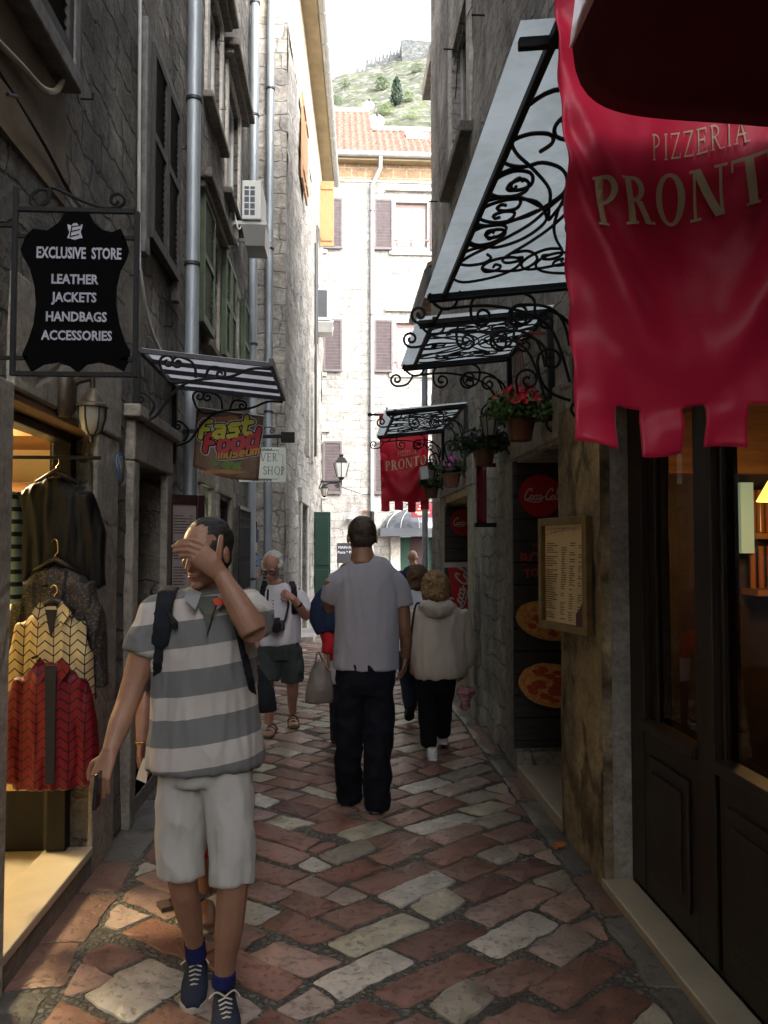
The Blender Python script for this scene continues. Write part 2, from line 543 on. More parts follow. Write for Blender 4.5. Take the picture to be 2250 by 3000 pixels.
M['wood_warm'] = mat('warm_wood', (.32, .14, .045), .45, var=.35, vscale=5, stretch=(.6, 9, 9))
M['beam'] = mat('old_beam', (.2, .11, .05), .7, var=.45, vscale=6, stretch=(6, .5, 6), bump=.3)
M['black'] = mat('dark_interior', (.006, .006, .006), .9)
M['glass_dark'] = glass_mat('dark_glass')
M['glass'] = glass_mat('clear_glass', trans=1)
M['glass_shop'] = glass_mat('shop_glass', trans=1, tint=(.5, .45, .4))
M['pane_sky'] = mat('window_pane', (.5, .53, .55), .05, spec=.8)
M['white_frame'] = mat('old_white_paint', (.5, .49, .46), .7, var=.2, vscale=10, bump=.2)
M['red_frame'] = mat('red_brown_frame', (.2, .125, .11), .55, var=.2, vscale=12)
M['white_plastic'] = mat('white_plastic', (.62, .62, .58), .45, var=.06, vscale=5)
M['tile'] = mat('roof_tile', (.15, .058, .04), .8, var=0, col2=(.29, .165, .12), vscale=7, bump=.3, bscale=30)
M['soffit'] = mat('tan_soffit', (.35, .27, .16), .8, var=.2, vscale=3)
M['soffit_brick'] = stone('brick_frieze', [(.22, .14, .085), (.3, .2, .125), (.26, .17, .1)], (.33, .28, .2), .42, .3, .1, .1, .5, stain=.2, regular=1)

# ================================================================== GROUND AND STREET
g = MB()
g.add([(-400, -200, -.05), (400, -200, -.05), (400, 500, -.05), (-400, 500, -.05)], [(0, 1, 2, 3)])
tag(g.build('ground', M['ground']), kind='structure')
g = MB()
g.sheet(lambda u, v: Vector((-9 + 18 * u, -6 + 32 * v, nz((u * 30, v * 40, 3)) * .004)), 120, 200)
tag(g.build('street', M['gravel']), kind='structure')


def clip(poly, nx, ny, d):
    """keep the part of a convex polygon with nx*x + ny*y <= d"""
    out = []
    for i in range(len(poly)):
        a, c = poly[i], poly[(i + 1) % len(poly)]
        da, dc = nx * a[0] + ny * a[1] - d, nx * c[0] + ny * c[1] - d
        if da <= 0: out.append(a)
        if (da < 0 < dc) or (dc < 0 < da):
            t = da / (da - dc)
            out.append((a[0] + (c[0] - a[0]) * t, a[1] + (c[1] - a[1]) * t))
    return out


def area(p): return .5 * sum(p[i][0] * p[(i + 1) % len(p)][1] - p[(i + 1) % len(p)][0] * p[i][1] for i in range(len(p)))


PAVE, PCOL = MB(), []
PALETTE = [((.22, .112, .082), 20), ((.255, .15, .118), 18), ((.33, .225, .185), 22), ((.39, .315, .27), 13), ((.17, .085, .064), 9), ((.44, .415, .32), 8), ((.49, .47, .42), 9), ((.3, .275, .22), 7)]
GREYP = [((.105, .106, .098), 4), ((.13, .126, .112), 4), ((.15, .14, .12), 3), ((.17, .1, .075), 5)]


def pick(pal):
    r = random.random() * sum(k for _, k in pal)
    for c, k in pal:
        r -= k
        if r <= 0: break
    j = random.uniform(.85, 1.15)
    return tuple(x * j for x in c)


def paver(poly, gap, pal, h=.006, rough=.017):
    if len(poly) < 3: return
    if area(poly) < 0: poly = poly[::-1]
    if area(poly) < .012: return
    cx = sum(p[0] for p in poly) / len(poly); cy = sum(p[1] for p in poly) / len(poly)
    ins = poly
    for i in range(len(poly)):
        a, c = poly[i], poly[(i + 1) % len(poly)]
        ex, ey = c[0] - a[0], c[1] - a[1]
        l = math.hypot(ex, ey)
        if l < 1e-6: continue
        nx, ny = ey / l, -ex / l
        ins = clip(ins, nx, ny, nx * a[0] + ny * a[1] - gap * random.uniform(.6, 1.5))
        if len(ins) < 3: return
    # round the corners, break up the edges
    rnd = []
    m = len(ins)
    for i in range(m):
        a, c, e = ins[i - 1], ins[i], ins[(i + 1) % m]
        l1, l2 = math.hypot(a[0] - c[0], a[1] - c[1]), math.hypot(e[0] - c[0], e[1] - c[1])
        if l1 < .02 or l2 < .02: rnd.append(c); continue
        k = random.uniform(.008, .03)
        k1, k2 = min(k, l1 * .4), min(k, l2 * .4)
        q1 = (c[0] + (a[0] - c[0]) / l1 * k1, c[1] + (a[1] - c[1]) / l1 * k1)
        q2 = (c[0] + (e[0] - c[0]) / l2 * k2, c[1] + (e[1] - c[1]) / l2 * k2)
        mid = ((q1[0] + q2[0]) / 2 * .5 + c[0] * .5, (q1[1] + q2[1]) / 2 * .5 + c[1] * .5)
        rnd += [q1, mid, q2]
    ed = []
    for i in range(len(rnd)):
        a, c = rnd[i], rnd[(i + 1) % len(rnd)]
        l = math.hypot(c[0] - a[0], c[1] - a[1])
        k = max(1, int(l / .045))
        for j in range(k):
            t = j / k
            x, y = a[0] + (c[0] - a[0]) * t, a[1] + (c[1] - a[1]) * t
            ed.append((x + nz((x * 16, y * 16, 1)) * rough, y + nz((x * 16, y * 16, 8)) * rough))
    n = len(ed)
    tl = (random.uniform(-.012, .012), random.uniform(-.012, .012), random.uniform(-.002, .004))

    def ring(s, z): return [(cx + (p[0] - cx) * s, cy + (p[1] - cy) * s, z + (p[0] - cx) * tl[0] + (p[1] - cy) * tl[1] + tl[2]) for p in ed]
    vs = ring(1.0, -.012) + ring(.988, h * .6) + ring(.962, h) + [(cx, cy, h + .001 + tl[2])]
    fs = []
    for q in range(2):
        for i in range(n): fs.append((q * n + i, q * n + (i + 1) % n, (q + 1) * n + (i + 1) % n, (q + 1) * n + i))
    for i in range(n): fs.append((2 * n + i, 2 * n + (i + 1) % n, 3 * n))
    PAVE.add(vs, fs)
    c = pick(pal)
    PCOL.extend([c] * len(fs))


ROW = .195
CA, SA = math.cos(R(39)), math.sin(R(39))
CX = .04
SEAM = []


def outside(poly, st):
    """what is left of a convex polygon beside another stone"""
    if max(p[0] for p in st) < min(p[0] for p in poly) or max(p[1] for p in st) < min(p[1] for p in poly) or min(p[1] for p in st) > max(p[1] for p in poly): return poly
    inter = poly
    best, ba = [], -1
    for i in range(len(st)):
        a, c = st[i], st[(i + 1) % len(st)]
        nx, ny = c[1] - a[1], a[0] - c[0]
        d = nx * a[0] + ny * a[1]
        inter = clip(inter, nx, ny, d) if len(inter) > 2 else inter
        q = clip(poly, -nx, -ny, -d)
        ar = abs(area(q)) if len(q) > 2 else 0
        if ar > ba: best, ba = q, ar
    if len(inter) < 3 or abs(area(inter)) < 1e-4: return poly
    return best


for half in (1, -1):
    ud, vd = (half * CA, SA), (-half * SA, CA)
    for k in range(-60, 150):
        v0 = k * ROW + random.uniform(-.014, .014)
        u = -20 + random.uniform(0, .4)
        while u < 28:
            l = random.choice((.24, .3, .34, .4, .48)) * random.uniform(.9, 1.1)
            um, vm = u + l / 2, v0 + ROW / 2
            xm = CX + ud[0] * um + vd[0] * vm; y_ = ud[1] * um + vd[1] * vm
            wv = random.uniform(-.034, .034)
            if -1.6 < xm < 1.6 and 1.2 < y_ < 23.7 and (half * (xm - CX) > (-.06 if half > 0 else -.2)):
                q = [(u, v0), (u + l, v0 + wv), (u + l + wv, v0 + ROW + wv), (u + wv * .5, v0 + ROW)]
                poly = [(CX + ud[0] * a + vd[0] * c, ud[1] * a + vd[1] * c) for a, c in q]
                if area(poly) < 0: poly = poly[::-1]
                if half < 0:
                    for st in SEAM:
                        if len(poly) > 2: poly = outside(poly, st)
                    poly = clip(poly, -1, 0, 1.03) if len(poly) > 2 else poly
                else:
                    poly = clip(poly, 1, 0, 1.17)
                    if xm < .5 and len(poly) > 2: SEAM.append(poly)
                paver(poly, .011, PALETTE)
            u += l
# worn grey slabs along both walls
for (x0, x1) in ((-1.29, -1.04), (1.17, 1.34)):
    y = .5
    while y < 23:
        l = random.uniform(.35, .75)
        j = random.uniform(-.04, .04)
        if random.random() < .98:
            paver([(x0, y), (x1 + j, y + j), (x1 - j, y + l), (x0, y + l + j)], .008, GREYP, .004, .02)
        y += l
PV = PAVE.build('paving', M['paver'], smooth=40, colors=PCOL)
tag(PV, kind='structure')
# the drain and mossy bits stay part of the gravel; a discarded flower at the foot of the pillar follows with the small things

# ================================================================== SHUTTERS / WINDOWS helpers


def louvre(root, name, o, uv_, w_, h_, m_frame, m_slat, mid=(.5,), n=22, t=.035, label=None):
    """louvred leaf: frame and angled slats; o = lower corner, uv_ = horizontal unit vector, front = right-hand normal"""
    o, u = Vector(o), Vector(uv_).normalized()
    nn = u.cross(Vector((0, 0, 1)))
    z = Vector((0, 0, 1))
    f = MB()
    b = .055
    f.obox(o, u * b, z * h_, nn * t); f.obox(o + u * (w_ - b), u * b, z * h_, nn * t)
    f.obox(o + u * b, u * (w_ - 2 * b), z * (b * 1.3), nn * t); f.obox(o + u * b + z * (h_ - b), u * (w_ - 2 * b), z * b, nn * t)
    for q in mid: f.obox(o + u * b + z * (h_ * q), u * (w_ - 2 * b), z * b, nn * t)
    fr = f.build(name, m_frame, root)
    s = MB()
    for i in range(n):
        zz = b * 1.3 + (h_ - b * 2.3) * (i + .1) / n
        dz = (h_ - b * 2.3) / n
        s.obox(o + u * b + z * zz + nn * .004, u * (w_ - 2 * b), z * (dz * .95) - nn * .0 + nn * (t * .7), z * .006 - nn * .004)
    s.build('slats', m_slat, fr)
    if label: fr['label'] = label
    return fr


# ================================================================== BUILDING A (left, near)
HA = 10.1
bA = thing('stone_building', 'dark rubble stone house along the left side, with shop doorways and dark and green shutters', 'building', (XL, 5, 0))
opA = [(9.1, 10.2, .13, 2.24, .2), (10.97, 11.78, .1, 2.17, .22), (13.4, 13.85, .1, 2.22, .2), (14.4, 15.25, .1, 2.16, .25),
       (13.62, 14.3, 3.7, 4.72, .14), (15.27, 15.95, 3.7, 4.72, .14), (13.55, 14.35, 6.02, 7.15, .14), (14.9, 15.9, 5.72, 7.0, .14)]
m = MB()
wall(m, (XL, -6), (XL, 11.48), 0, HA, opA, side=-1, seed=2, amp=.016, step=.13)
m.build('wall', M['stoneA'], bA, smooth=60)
m = MB(); m.box(-7, XL + .32, -6, 11.48, HA, HA + .2); m.build('roof', M['tile'], bA)
m = MB(); m.box(-7, -6.8, -6, 11.48, 0, HA - .004); m.box(-6.796, XL - .302, 11.2, 11.476, 0, HA - .004); m.box(-6.796, XL - .302, -6, -5.75, 0, HA - .004)
m.build('back_wall', M['stoneA'], bA)
m = MB(); wall(m, (1.5, -6.02), (XL - .5, -6.02), 0, 3.7, (), side=-1, seed=3, step=.3); m.box(-1.9, 1.9, -6.9, -6.4, 0, 3.68); m.build('rear_shade_wall', M['stoneA'], bA)  # unseen wall across the alley, added behind the viewpoint to darken the near street
# stone surrounds of the ground floor
m = MB()
m.box(XL - .17, XL + .035, 2.2, 3.1, 0, 2.28)                                     # pilaster, left edge of the picture
m.build('door_jamb', M['trim'], bA, bevel=.01)
m = MB()
m.box(XL - .17, XL + .022, 4.202, 4.6, .0, 2.25)
m.build('door_jamb', M['trim'], bA, bevel=.01)
m = MB()
m.box(XL - .1, XL + .03, 3.104, 4.62, 2.26, 2.72)
m.build('door_lintel', M['trim'], bA, bevel=.012)
m = MB()
m.box(XL - .17, XL + .018, 3.104, 4.2, 2.225, 2.256)
m.build('wooden_beam', M['beam'], bA, bevel=.006)
for y0, y1 in ((4.83, 4.968), (5.782, 5.93)): m = MB(); m.box(XL - .15, XL + .05, y0, y1, 0, 2.17); m.build('door_jamb', M['trim'], bA, bevel=.012)
m = MB()
m.box(XL - .15, XL + .055, 4.83, 5.93, 2.174, 2.42)
m.box(XL - .02, XL + .1, 4.76, 6.0, 2.424, 2.5)
m.build('door_lintel', M['trim'], bA, bevel=.012)
m = MB()
for y0, y1 in ((7.2, 7.398), (7.852, 8.0), (8.24, 8.398), (9.252, 9.42)): m.box(XL - .12, XL + .04, y0, y1, 0, 2.2)
m.box(XL - .12, XL + .045, 7.2, 8.0, 2.224, 2.42); m.box(XL - .12, XL + .045, 8.24, 9.42, 2.204, 2.42)
m.build('door_jamb', M['trim'], bA, bevel=.012)
for y0, y1, nm in ((4.97, 5.78, 'door'), (8.4, 9.25, 'door')):
    m = MB()
    x = XL - .2
    m.box(x - .05, x, y0 + .002, y1 - .002, .1, 2.16)
    for zz in (.25, 1.2):
        for k in range(2):
            a = y0 + .07 + k * (y1 - y0 - .1) / 2
            m.box(x, x + .018, a, a + (y1 - y0) / 2 - .12, zz, zz + .8)
    d = m.build(nm, M['wood_black'], bA, bevel=.005)
    m = MB(); m.tube([(x + .02, y1 - .1, 1.05), (x + .06, y1 - .1, 1.05), (x + .06, y1 - .2, 1.05)], .009); m.build('handle', M['iron_grey'], d)
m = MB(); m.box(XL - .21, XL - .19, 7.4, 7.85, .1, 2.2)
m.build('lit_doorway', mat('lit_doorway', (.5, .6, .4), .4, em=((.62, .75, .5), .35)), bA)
for y0, y1 in ((3.1, 4.2), (4.97, 5.78), (7.4, 7.85), (8.4, 9.25)): m = MB(); m.box(XL - .19, XL + .012, y0 + .002, y1 - .002, -.04, .1); m.build('step_core', M['trim_dark'], bA)
m = MB(); m.box(XL - .2, XL + .03, 3.102, 4.198, .104, .146); m.build('threshold', M['marble'], bA, bevel=.006)
m = MB(); m.box(XL + .002, XL + .022, 3.102, 4.198, 0, .102); m.build('step_riser', M['trim_dark'], bA)

# windows and shutters of the upper floors
for (y0, y1, z0, z1, wm) in ((7.62, 8.3, 3.7, 4.72, 'white_frame'), (9.27, 9.95, 3.7, 4.72, 'white_frame'), (7.55, 8.35, 6.02, 7.15, 'white_frame'), (8.9, 9.9, 5.72, 7.0, 'white_frame')):
    f = MB(); x = XL - .1
    f.box(x, x + .05, y0 + .001, y0 + .07, z0, z1); f.box(x, x + .05, y1 - .07, y1 - .001, z0, z1)
    f.box(x, x + .05, y0 + .07, y1 - .07, z0, z0 + .07); f.box(x, x + .05, y0 + .07, y1 - .07, z1 - .07, z1)
    f.box(x, x + .05, (y0 + y1) / 2 - .035, (y0 + y1) / 2 + .035, z0 + .07, z1 - .07)
    wd = f.build('window', M[wm], bA, bevel=.004)
    p = MB(); p.box(x + .015, x + .025, y0 + .07, y1 - .07, z0 + .07, z1 - .07); p.build('pane', M['glass_dark'], wd)
    s = MB()
    s.box(XL - .05, XL + .03, y0 - .13, y0 - .002, z0 - .12, z1 + .12); s.box(XL - .05, XL + .03, y1 + .002, y1 + .13, z0 - .12, z1 + .12)
    s.box(XL - .05, XL + .03, y0 - .001, y1 + .001, z1 + .002, z1 + .12)
    s.build('surround', M['trim_light'], wd, bevel=.008)
    s = MB(); s.box(XL - .05, XL + .09, y0 - .2, y1 + .2, z0 - .19, z0 - .122); s.build('sill', M['trim_dark'], wd, bevel=.01)
for (y0, y1, z) in ((6.85, 8.45, 4.84), (7.2, 8.6, 7.29), (8.62, 10.3, 7.14)):
    h = MB(); h.box(XL - .02, XL + .17, y0, y1, z, z + .09); h.box(XL - .02, XL + .11, y0 + .05, y1 - .05, z - .07, z - .002)
    h.build('window_hood', M['trim_dark'], bA, bevel=.015)
x = XL + .06
for (y0, w_, z0, h_) in ((6.99, .62, 3.62, 1.16), (8.36, .4, 3.66, 1.1), (8.82, .42, 3.66, 1.1), (10.02, .62, 3.66, 1.1)):
    louvre(bA, 'shutter', (x - .02, y0, z0), (0, 1, 0), w_, h_, M['shutter_green'], M['shutter_green'], (.5,), 20, .05)
for y0 in (5.14, 5.585):
    louvre(bA, 'shutter', (XL + .02, y0, 3.64), (0, 1, 0), .435, 1.28, M['shutter_dark'], M['shutter_dark'], (.52,), 26, .05, 'closed dark louvred shutter leaf')
m = MB()
m.box(XL, XL + .055, 5.02, 5.135, 3.5, 5.02); m.box(XL, XL + .055, 6.025, 6.12, 3.5, 5.02); m.box(XL, XL + .055, 5.137, 6.023, 4.925, 5.02)
m.build('shutter_frame', M['shutter_grey'], bA, bevel=.008)
louvre(bA, 'shutter', (XL + .03, 2.5, 3.8), (0, 1, 0), .52, 1.5, M['shutter_dark'], M['shutter_dark'], (.5,), 26, .05)
louvre(bA, 'shutter', (XL + .03, 3.03, 3.8), (0, 1, 0), .52, 1.5, M['shutter_dark'], M['shutter_dark'], (.5,), 26, .05)
m = MB(); m.box(XL, XL + .1, 2.4, 3.62, 3.7, 3.79); m.box(XL, XL + .09, 3.555, 3.62, 3.794, 5.4); m.build('shutter_frame', M['shutter_grey'], bA, bevel=.01)
m = MB(); m.box(XL, XL + .02, 2.1, 3.66, 3.2, 3.69); m.build('plaster_patch', mat('brown_plaster', (.15, .115, .075), .9, var=.35, vscale=3, bump=.3), bA)


def pipe(root, pts, r, m_, every=2.2, name='downpipe', off=(1, 0, 0)):
    t = MB(); t.tube(pts, r, 14)
    o = t.build(name, m_, root, smooth=True)
    c = MB(); p0, p1 = Vector(pts[0]), Vector(pts[-1])
    z = min(p0.z, p1.z) + 1.2
    k = 0
    while z < max(p0.z, p1.z):
        c.lathe([(r * 1.04, 0), (r * 1.22, .004), (r * 1.22, .03), (r * 1.04, .034)], (p0.x, p0.y, z), 14)
        c.box(p0.x - .012, p0.x + .012, p0.y - .012, p0.y + .012, z + .005, z + .03) if k else None
        z += every; k += 1
    c.build('pipe_clamp', M['iron_grey'], o, smooth=True)
    return o


pipe(bA, [(XL + .09, 6.42, 0), (XL + .09, 6.42, HA)], .055, M['zinc'], 1.35)
pipe(bA, [(XL + .09, 10.95, 0), (XL + .09, 10.95, HA)], .06, M['zinc'], 1.6)
m = MB()
for q in ([(XL + .03, 4.9, 5.1), (XL + .03, 4.95, 3.62), (XL + .035, 5.02, 3.3), (XL + .03, 5.4, 3.05), (XL + .03, 6.3, 2.95)],):
    m.tube(spline(q, 8), .011, 6)
m.build('conduit', M['zinc_light'], bA, smooth=True)
m = MB()
m.tube(spline([W(-40, 90, X=XL + .03), W(60, 190, X=XL + .04), W(120, 255, X=XL + .05), W(165, 265, X=XL + .05), W(190, 215, X=XL + .05)], 8), .013, 8)
m.build('hose', mat('cream_hose', (.36, .32, .24), .6), bA, smooth=True)
m = MB()
for dd in (0, 9): m.tube(spline([W(-20, 180 + dd * 2, X=XL + .03), W(40, 275, X=XL + .05), W(130, 420 + dd, X=XL + .035), W(225, 590 + dd, X=XL + .03), W(330, 700, X=XL + .03)], 6), .004, 5)
m.tube([W(22, 276, X=XL + .06), W(52, 284, X=XL + .06)], .008, 6)
m.build('cable', M['iron'], bA)
for (px, py) in ((236, 290), (378, 806), (480, 955), (640, 120), (645, 320), (523, 436)):
    m = MB(); p = W(px, py, X=XL + .01); m.tube([p, p + Vector((.06, 0, 0)), p + Vector((.06, 0, .03))], .005, 5); m.build('wall_hook', M['iron'], bA)
# the shop behind the first doorway
rm = MB()
x0, x1, y0, y1, z0, z1 = -3.6, XL - .2, 2.5, 5.3, .1, 2.5
rm.add([(x0, y0, z0), (x1, y0, z0), (x1, y1, z0), (x0, y1, z0), (x0, y0, z1), (x1, y0, z1), (x1, y1, z1), (x0, y1, z1)],
       [(4, 5, 6, 7), (0, 1, 5, 4), (2, 3, 7, 6), (3, 0, 4, 7)])
rm.build('shop_room', mat('shop_cream_wall', (.75, .68, .48), .7, var=.06, vscale=2), bA)
m = MB(); m.box(x0, x1 + .02, y0, y1, .05, .104); m.build('shop_floor', M['marble'], bA)
m = MB(); m.box(x1 - .02, x1 - .001, y0, 3.099, .1, z1); m.box(x1 - .02, x1 - .001, 4.202, y1, .1, z1); m.box(x1 - .02, x1 - .001, 3.1, 4.2, 2.26, z1)
m.build('shop_front_wall', M['shutter_dark'], bA)
m = MB()                                                                         # dark wooden door frame and open leaf on the far side
m.box(XL - .18, XL - .085, 4.12, 4.197, .15, 2.222); m.box(XL - .18, XL - .085, 3.104, 4.116, 2.18, 2.222)
m.box(-2.35, XL - .21, 4.25, 4.3, .107, .78)
m.build('shop_door', M['wood_black'], bA, bevel=.006)
m = MB()
for k in range(9): m.box(-1.85, -1.56, 4.225, 4.246, .42 + k * .045, .452 + k * .045)
m.build('louvre_panel', mat('lit_louvre', (.55, .4, .16), .4), bA)
m = MB(); m.box(-2.8, -1.6, 5.0, 5.28, 1.95, 2.05); m.box(-2.8, -1.6, 4.6, 5.28, 2.28, 2.32); m.build('shelf', M['wood_warm'], bA)
m = MB(); m.lathe([(.09, 0), (.09, .03)], (-2.3, 4.6, 2.46), 16); lamp_o = m.build('ceiling_lamp', mat('shop_lamp_glow', (1, .8, .45), .5, em=((1, .72, .3), 6)), bA)
al = bpy.data.lights.new('shop_light', 'AREA'); al.energy = 34; al.color = (1, .8, .45); al.size = .5
ao = bpy.data.objects.new('shop_light', al); COL.objects.link(ao); ao.location = (-2.3, 4.6, 2.42)

# ================================================================== BUILDING C (right, near)
HC = 9.9
bC = thing('stone_building', 'grey rubble stone house along the right side, with the pizzeria shopfront and worn pillar', 'building', (XR, 5, 0))
opC = [(7.0, 9.92, .03, 2.42, .13), (10.62, 11.82, .06, 2.27, .35), (14.0, 15.7, .06, 2.25, .35), (13.85, 15.05, 5.86, 7.4, .2)]
m = MB()
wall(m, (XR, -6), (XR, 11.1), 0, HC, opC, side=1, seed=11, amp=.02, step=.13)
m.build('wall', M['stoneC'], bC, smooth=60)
m = MB(); wall(m, (XR + .02, 11.1), (6.5, 11.1), 0, HC, (), side=1, seed=5, step=.3); m.build('end_wall', M['stoneC'], bC, smooth=60)
m = MB(); m.box(XR - .3, 6.6, -6, 11.2, HC, HC + .2); m.build('roof', M['tile'], bC)
m = MB(); m.box(6.4, 6.6, -6, 11.0, 0, HC - .004); m.box(XR + .302, 6.4, -6, -5.8, 0, HC - .004); m.build('back_wall', M['stoneC'], bC)
# worn pillar between the shopfront and the first doorway
m = MB(); wall(m, (XR - .016, 3.897), (XR - .016, 4.622), 0, 2.44, (), side=1, seed=51, step=.05, amp=.012, thick=.05); m.box(XR + .03, XR + .3, 3.922, 4.618, 0, 2.438); m.build('pillar', M['pillar'], bC, smooth=50)
m = MB(); m.box(XR - .01, XR + .128, 3.9, 3.9195, 0, 2.42); m.build('shopfront_jamb', M['trim'], bC)
m = MB(); m.box(XR - .012, XR + .33, 5.822, 6.2, 0, 2.3); m.build('door_jamb', M['trim'], bC, bevel=.015)
m = MB(); m.box(XR - .016, XR + .2, 4.64, 6.2, 2.304, 2.62); m.build('door_lintel', M['trim'], bC, bevel=.012)
for a, c in ((7.7, 7.998), (9.702, 10.2)): m = MB(); m.box(XR - .012, XR + .33, a, c, 0, 2.26); m.build('door_jamb', M['trim'], bC, bevel=.015)
m = MB(); m.box(XR - .016, XR + .2, 7.7, 10.2, 2.264, 2.56); m.build('door_lintel', M['trim'], bC, bevel=.012)
m = MB(); m.box(XR + .002, XR + .3, 8.0, 9.7, 2.18, 2.262); m.build('wooden_beam', mat('pale_beam', (.42, .31, .16), .7, var=.25, vscale=6), bC)
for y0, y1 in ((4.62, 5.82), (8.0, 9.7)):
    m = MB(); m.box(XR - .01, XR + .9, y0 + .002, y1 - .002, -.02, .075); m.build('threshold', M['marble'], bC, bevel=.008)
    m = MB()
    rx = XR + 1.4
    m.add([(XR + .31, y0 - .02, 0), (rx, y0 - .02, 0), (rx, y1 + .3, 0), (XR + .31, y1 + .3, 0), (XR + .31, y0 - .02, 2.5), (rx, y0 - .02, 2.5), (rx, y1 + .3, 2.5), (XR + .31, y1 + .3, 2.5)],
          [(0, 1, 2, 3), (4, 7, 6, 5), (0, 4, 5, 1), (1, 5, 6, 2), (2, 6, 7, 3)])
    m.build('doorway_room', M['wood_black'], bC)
m = MB(); m.box(XR - .025, XR + .13, 1.0, 3.918, -.02, .045); m.build('threshold', M['marble'], bC, bevel=.008)
# upper window seen edge-on with its dark sill
f = MB(); x = XR + .1
f.box(x, x + .05, 7.852, 7.93, 5.862, 7.398); f.box(x, x + .05, 8.97, 9.048, 5.862, 7.398); f.box(x, x + .05, 7.93, 8.97, 5.862, 5.94); f.box(x, x + .05, 8.41, 8.49, 5.94, 7.398)
wd = f.build('window', M['white_frame'], bC)
p = MB(); p.box(x + .02, x + .03, 7.93, 8.97, 5.94, 7.398); p.build('pane', M['glass_dark'], wd)
for a, c in ((7.66, 7.848), (9.052, 9.2)): s = MB(); s.box(XR - .03, XR + .05, a, c, 5.84, 7.5); s.build('surround', M['trim_light'], wd, bevel=.01)
s = MB(); s.box(XR - .125, XR + .05, 7.62, 9.28, 5.72, 5.83); s.build('sill', M['trim_dark'], wd, bevel=.012)
m = MB()
for q in ([(1383, 20), (1365, 60), (1330, 190)], [(1340, 180), (1337, 250), (1333, 290)]):
    m.tube(spline([W(a, c, X=XR - .03) for a, c in q], 6), .006, 5)
for (px, py) in ((1283, 590), (1420, 45), (1330, 145)):
    p = W(px, py, X=XR - .01); m.tube([p, p + Vector((-.12, 0, 0))], .009, 5)
m.build('wall_hook', M['iron'], bC)
# shopfront in dark wood, set back behind the pillar
xs = XR + .13
sf = MB()
for (y0, y1, d) in ((3.74, 3.918, .0), (3.66, 3.736, .035), (3.03, 3.18, 0.0), (3.184, 3.25, .035), (1.0, 1.4, 0), (3.0, 3.026, .03)):
    sf.box(xs + d, xs + d + .07, y0, y1, .05, 2.4)
sf.box(xs, xs + .07, 3.182, 3.738, 2.24, 2.4); sf.box(xs, xs + .07, 1.402, 2.998, 2.24, 2.4)
sf.box(xs + .003, xs + .073, 3.182, 3.738, .05, .8); sf.box(xs + .003, xs + .073, 1.402, 2.998, .05, .8)
sf.box(xs - .025, xs + .06, 3.1825, 3.7385, .804, .85); sf.box(xs - .025, xs + .06, 1.4025, 2.9985, .804, .85)
for (a, c) in ((3.25, 3.66), (1.5, 2.2), (2.26, 2.92)):                            # raised panels
    sf.box(xs - .012, xs + .002, a, c, .16, .7)
    sf.box(xs - .022, xs - .0125, a + .05, c - .05, .22, .64)
shopfront = sf.build('shopfront', M['wood_dark'], bC, bevel=.008)
p = MB(); p.add([(xs + .05, 3.25, .852), (xs + .05, 3.66, .852), (xs + .05, 3.66, 2.24), (xs + .05, 3.25, 2.24)], [(3, 2, 1, 0)]); p.build('pane', M['glass_shop'], shopfront)
p = MB(); p.add([(xs + .05, 1.4, .852), (xs + .05, 2.997, .852), (xs + .05, 2.997, 2.24), (xs + .05, 1.4, 2.24)], [(3, 2, 1, 0)]); p.build('pane', M['glass'], shopfront)
# pizzeria room
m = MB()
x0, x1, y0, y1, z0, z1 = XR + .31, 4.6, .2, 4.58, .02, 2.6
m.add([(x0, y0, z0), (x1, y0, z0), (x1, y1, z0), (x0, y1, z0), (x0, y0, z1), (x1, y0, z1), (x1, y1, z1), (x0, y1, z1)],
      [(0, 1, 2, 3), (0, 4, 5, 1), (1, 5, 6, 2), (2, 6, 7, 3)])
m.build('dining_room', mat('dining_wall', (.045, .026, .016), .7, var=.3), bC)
m = MB()
for k in range(8): m.box(x0, x1, y0 + k * .46, y0 + k * .46 + .44, z1 - .03, z1 + .01)
m.build('plank_ceiling', M['wood_warm'], bC)
m = MB(); m.box(2.27, 2.345, 4.4, 4.46, 1.62, 2.02); m.build('wall_panel', mat('mint_panel', (.45, .6, .5), .4, em=((.5, .75, .6), .03)), bC)
m = MB()
for k in range(10): m.tube([(2.36 + .05 * k, 4.45, 1.74), (2.36 + .05 * k, 4.45, 1.98)], .022, 8)
for k in range(10): m.tube([(2.36 + .05 * k, 4.45, 1.42), (2.36 + .05 * k, 4.45, 1.66)], .017, 8)
m.build('bottle_row', mat('amber_bottles', (.35, .12, .03), .2), bC, smooth=True)
m = MB(); m.box(2.35, 3.4, 4.38, 4.57, 1.7, 1.735); m.box(2.35, 3.4, 4.38, 4.57, 1.38, 1.415); m.box(1.9, 3.6, 4.5, 4.57, 2.08, 2.6); m.box(1.75, 3.2, 2.2, 3.0, .72, .76); m.build('shelf', M['wood_warm'], bC)
m = MB(); m.lathe([(.02, .12), (.04, .11), (.1, .0), (.095, .0), (.03, .1)], (2.15, 3.8, 1.88), 20)
m.tube([(2.15, 3.8, 1.99), (2.15, 3.8, 2.58)], .006)
m.build('pendant_lamp', mat('amber_lampshade', (1, .55, .1), .4, em=((1, .5, .08), .5)), bC, smooth=True)
pl = bpy.data.lights.new('dining_light', 'POINT'); pl.energy = 1.7; pl.color = (1, .62, .25); pl.shadow_soft_size = .08
po = bpy.data.objects.new('dining_light', pl); COL.objects.link(po); po.location = (2.12, 3.8, 1.8)

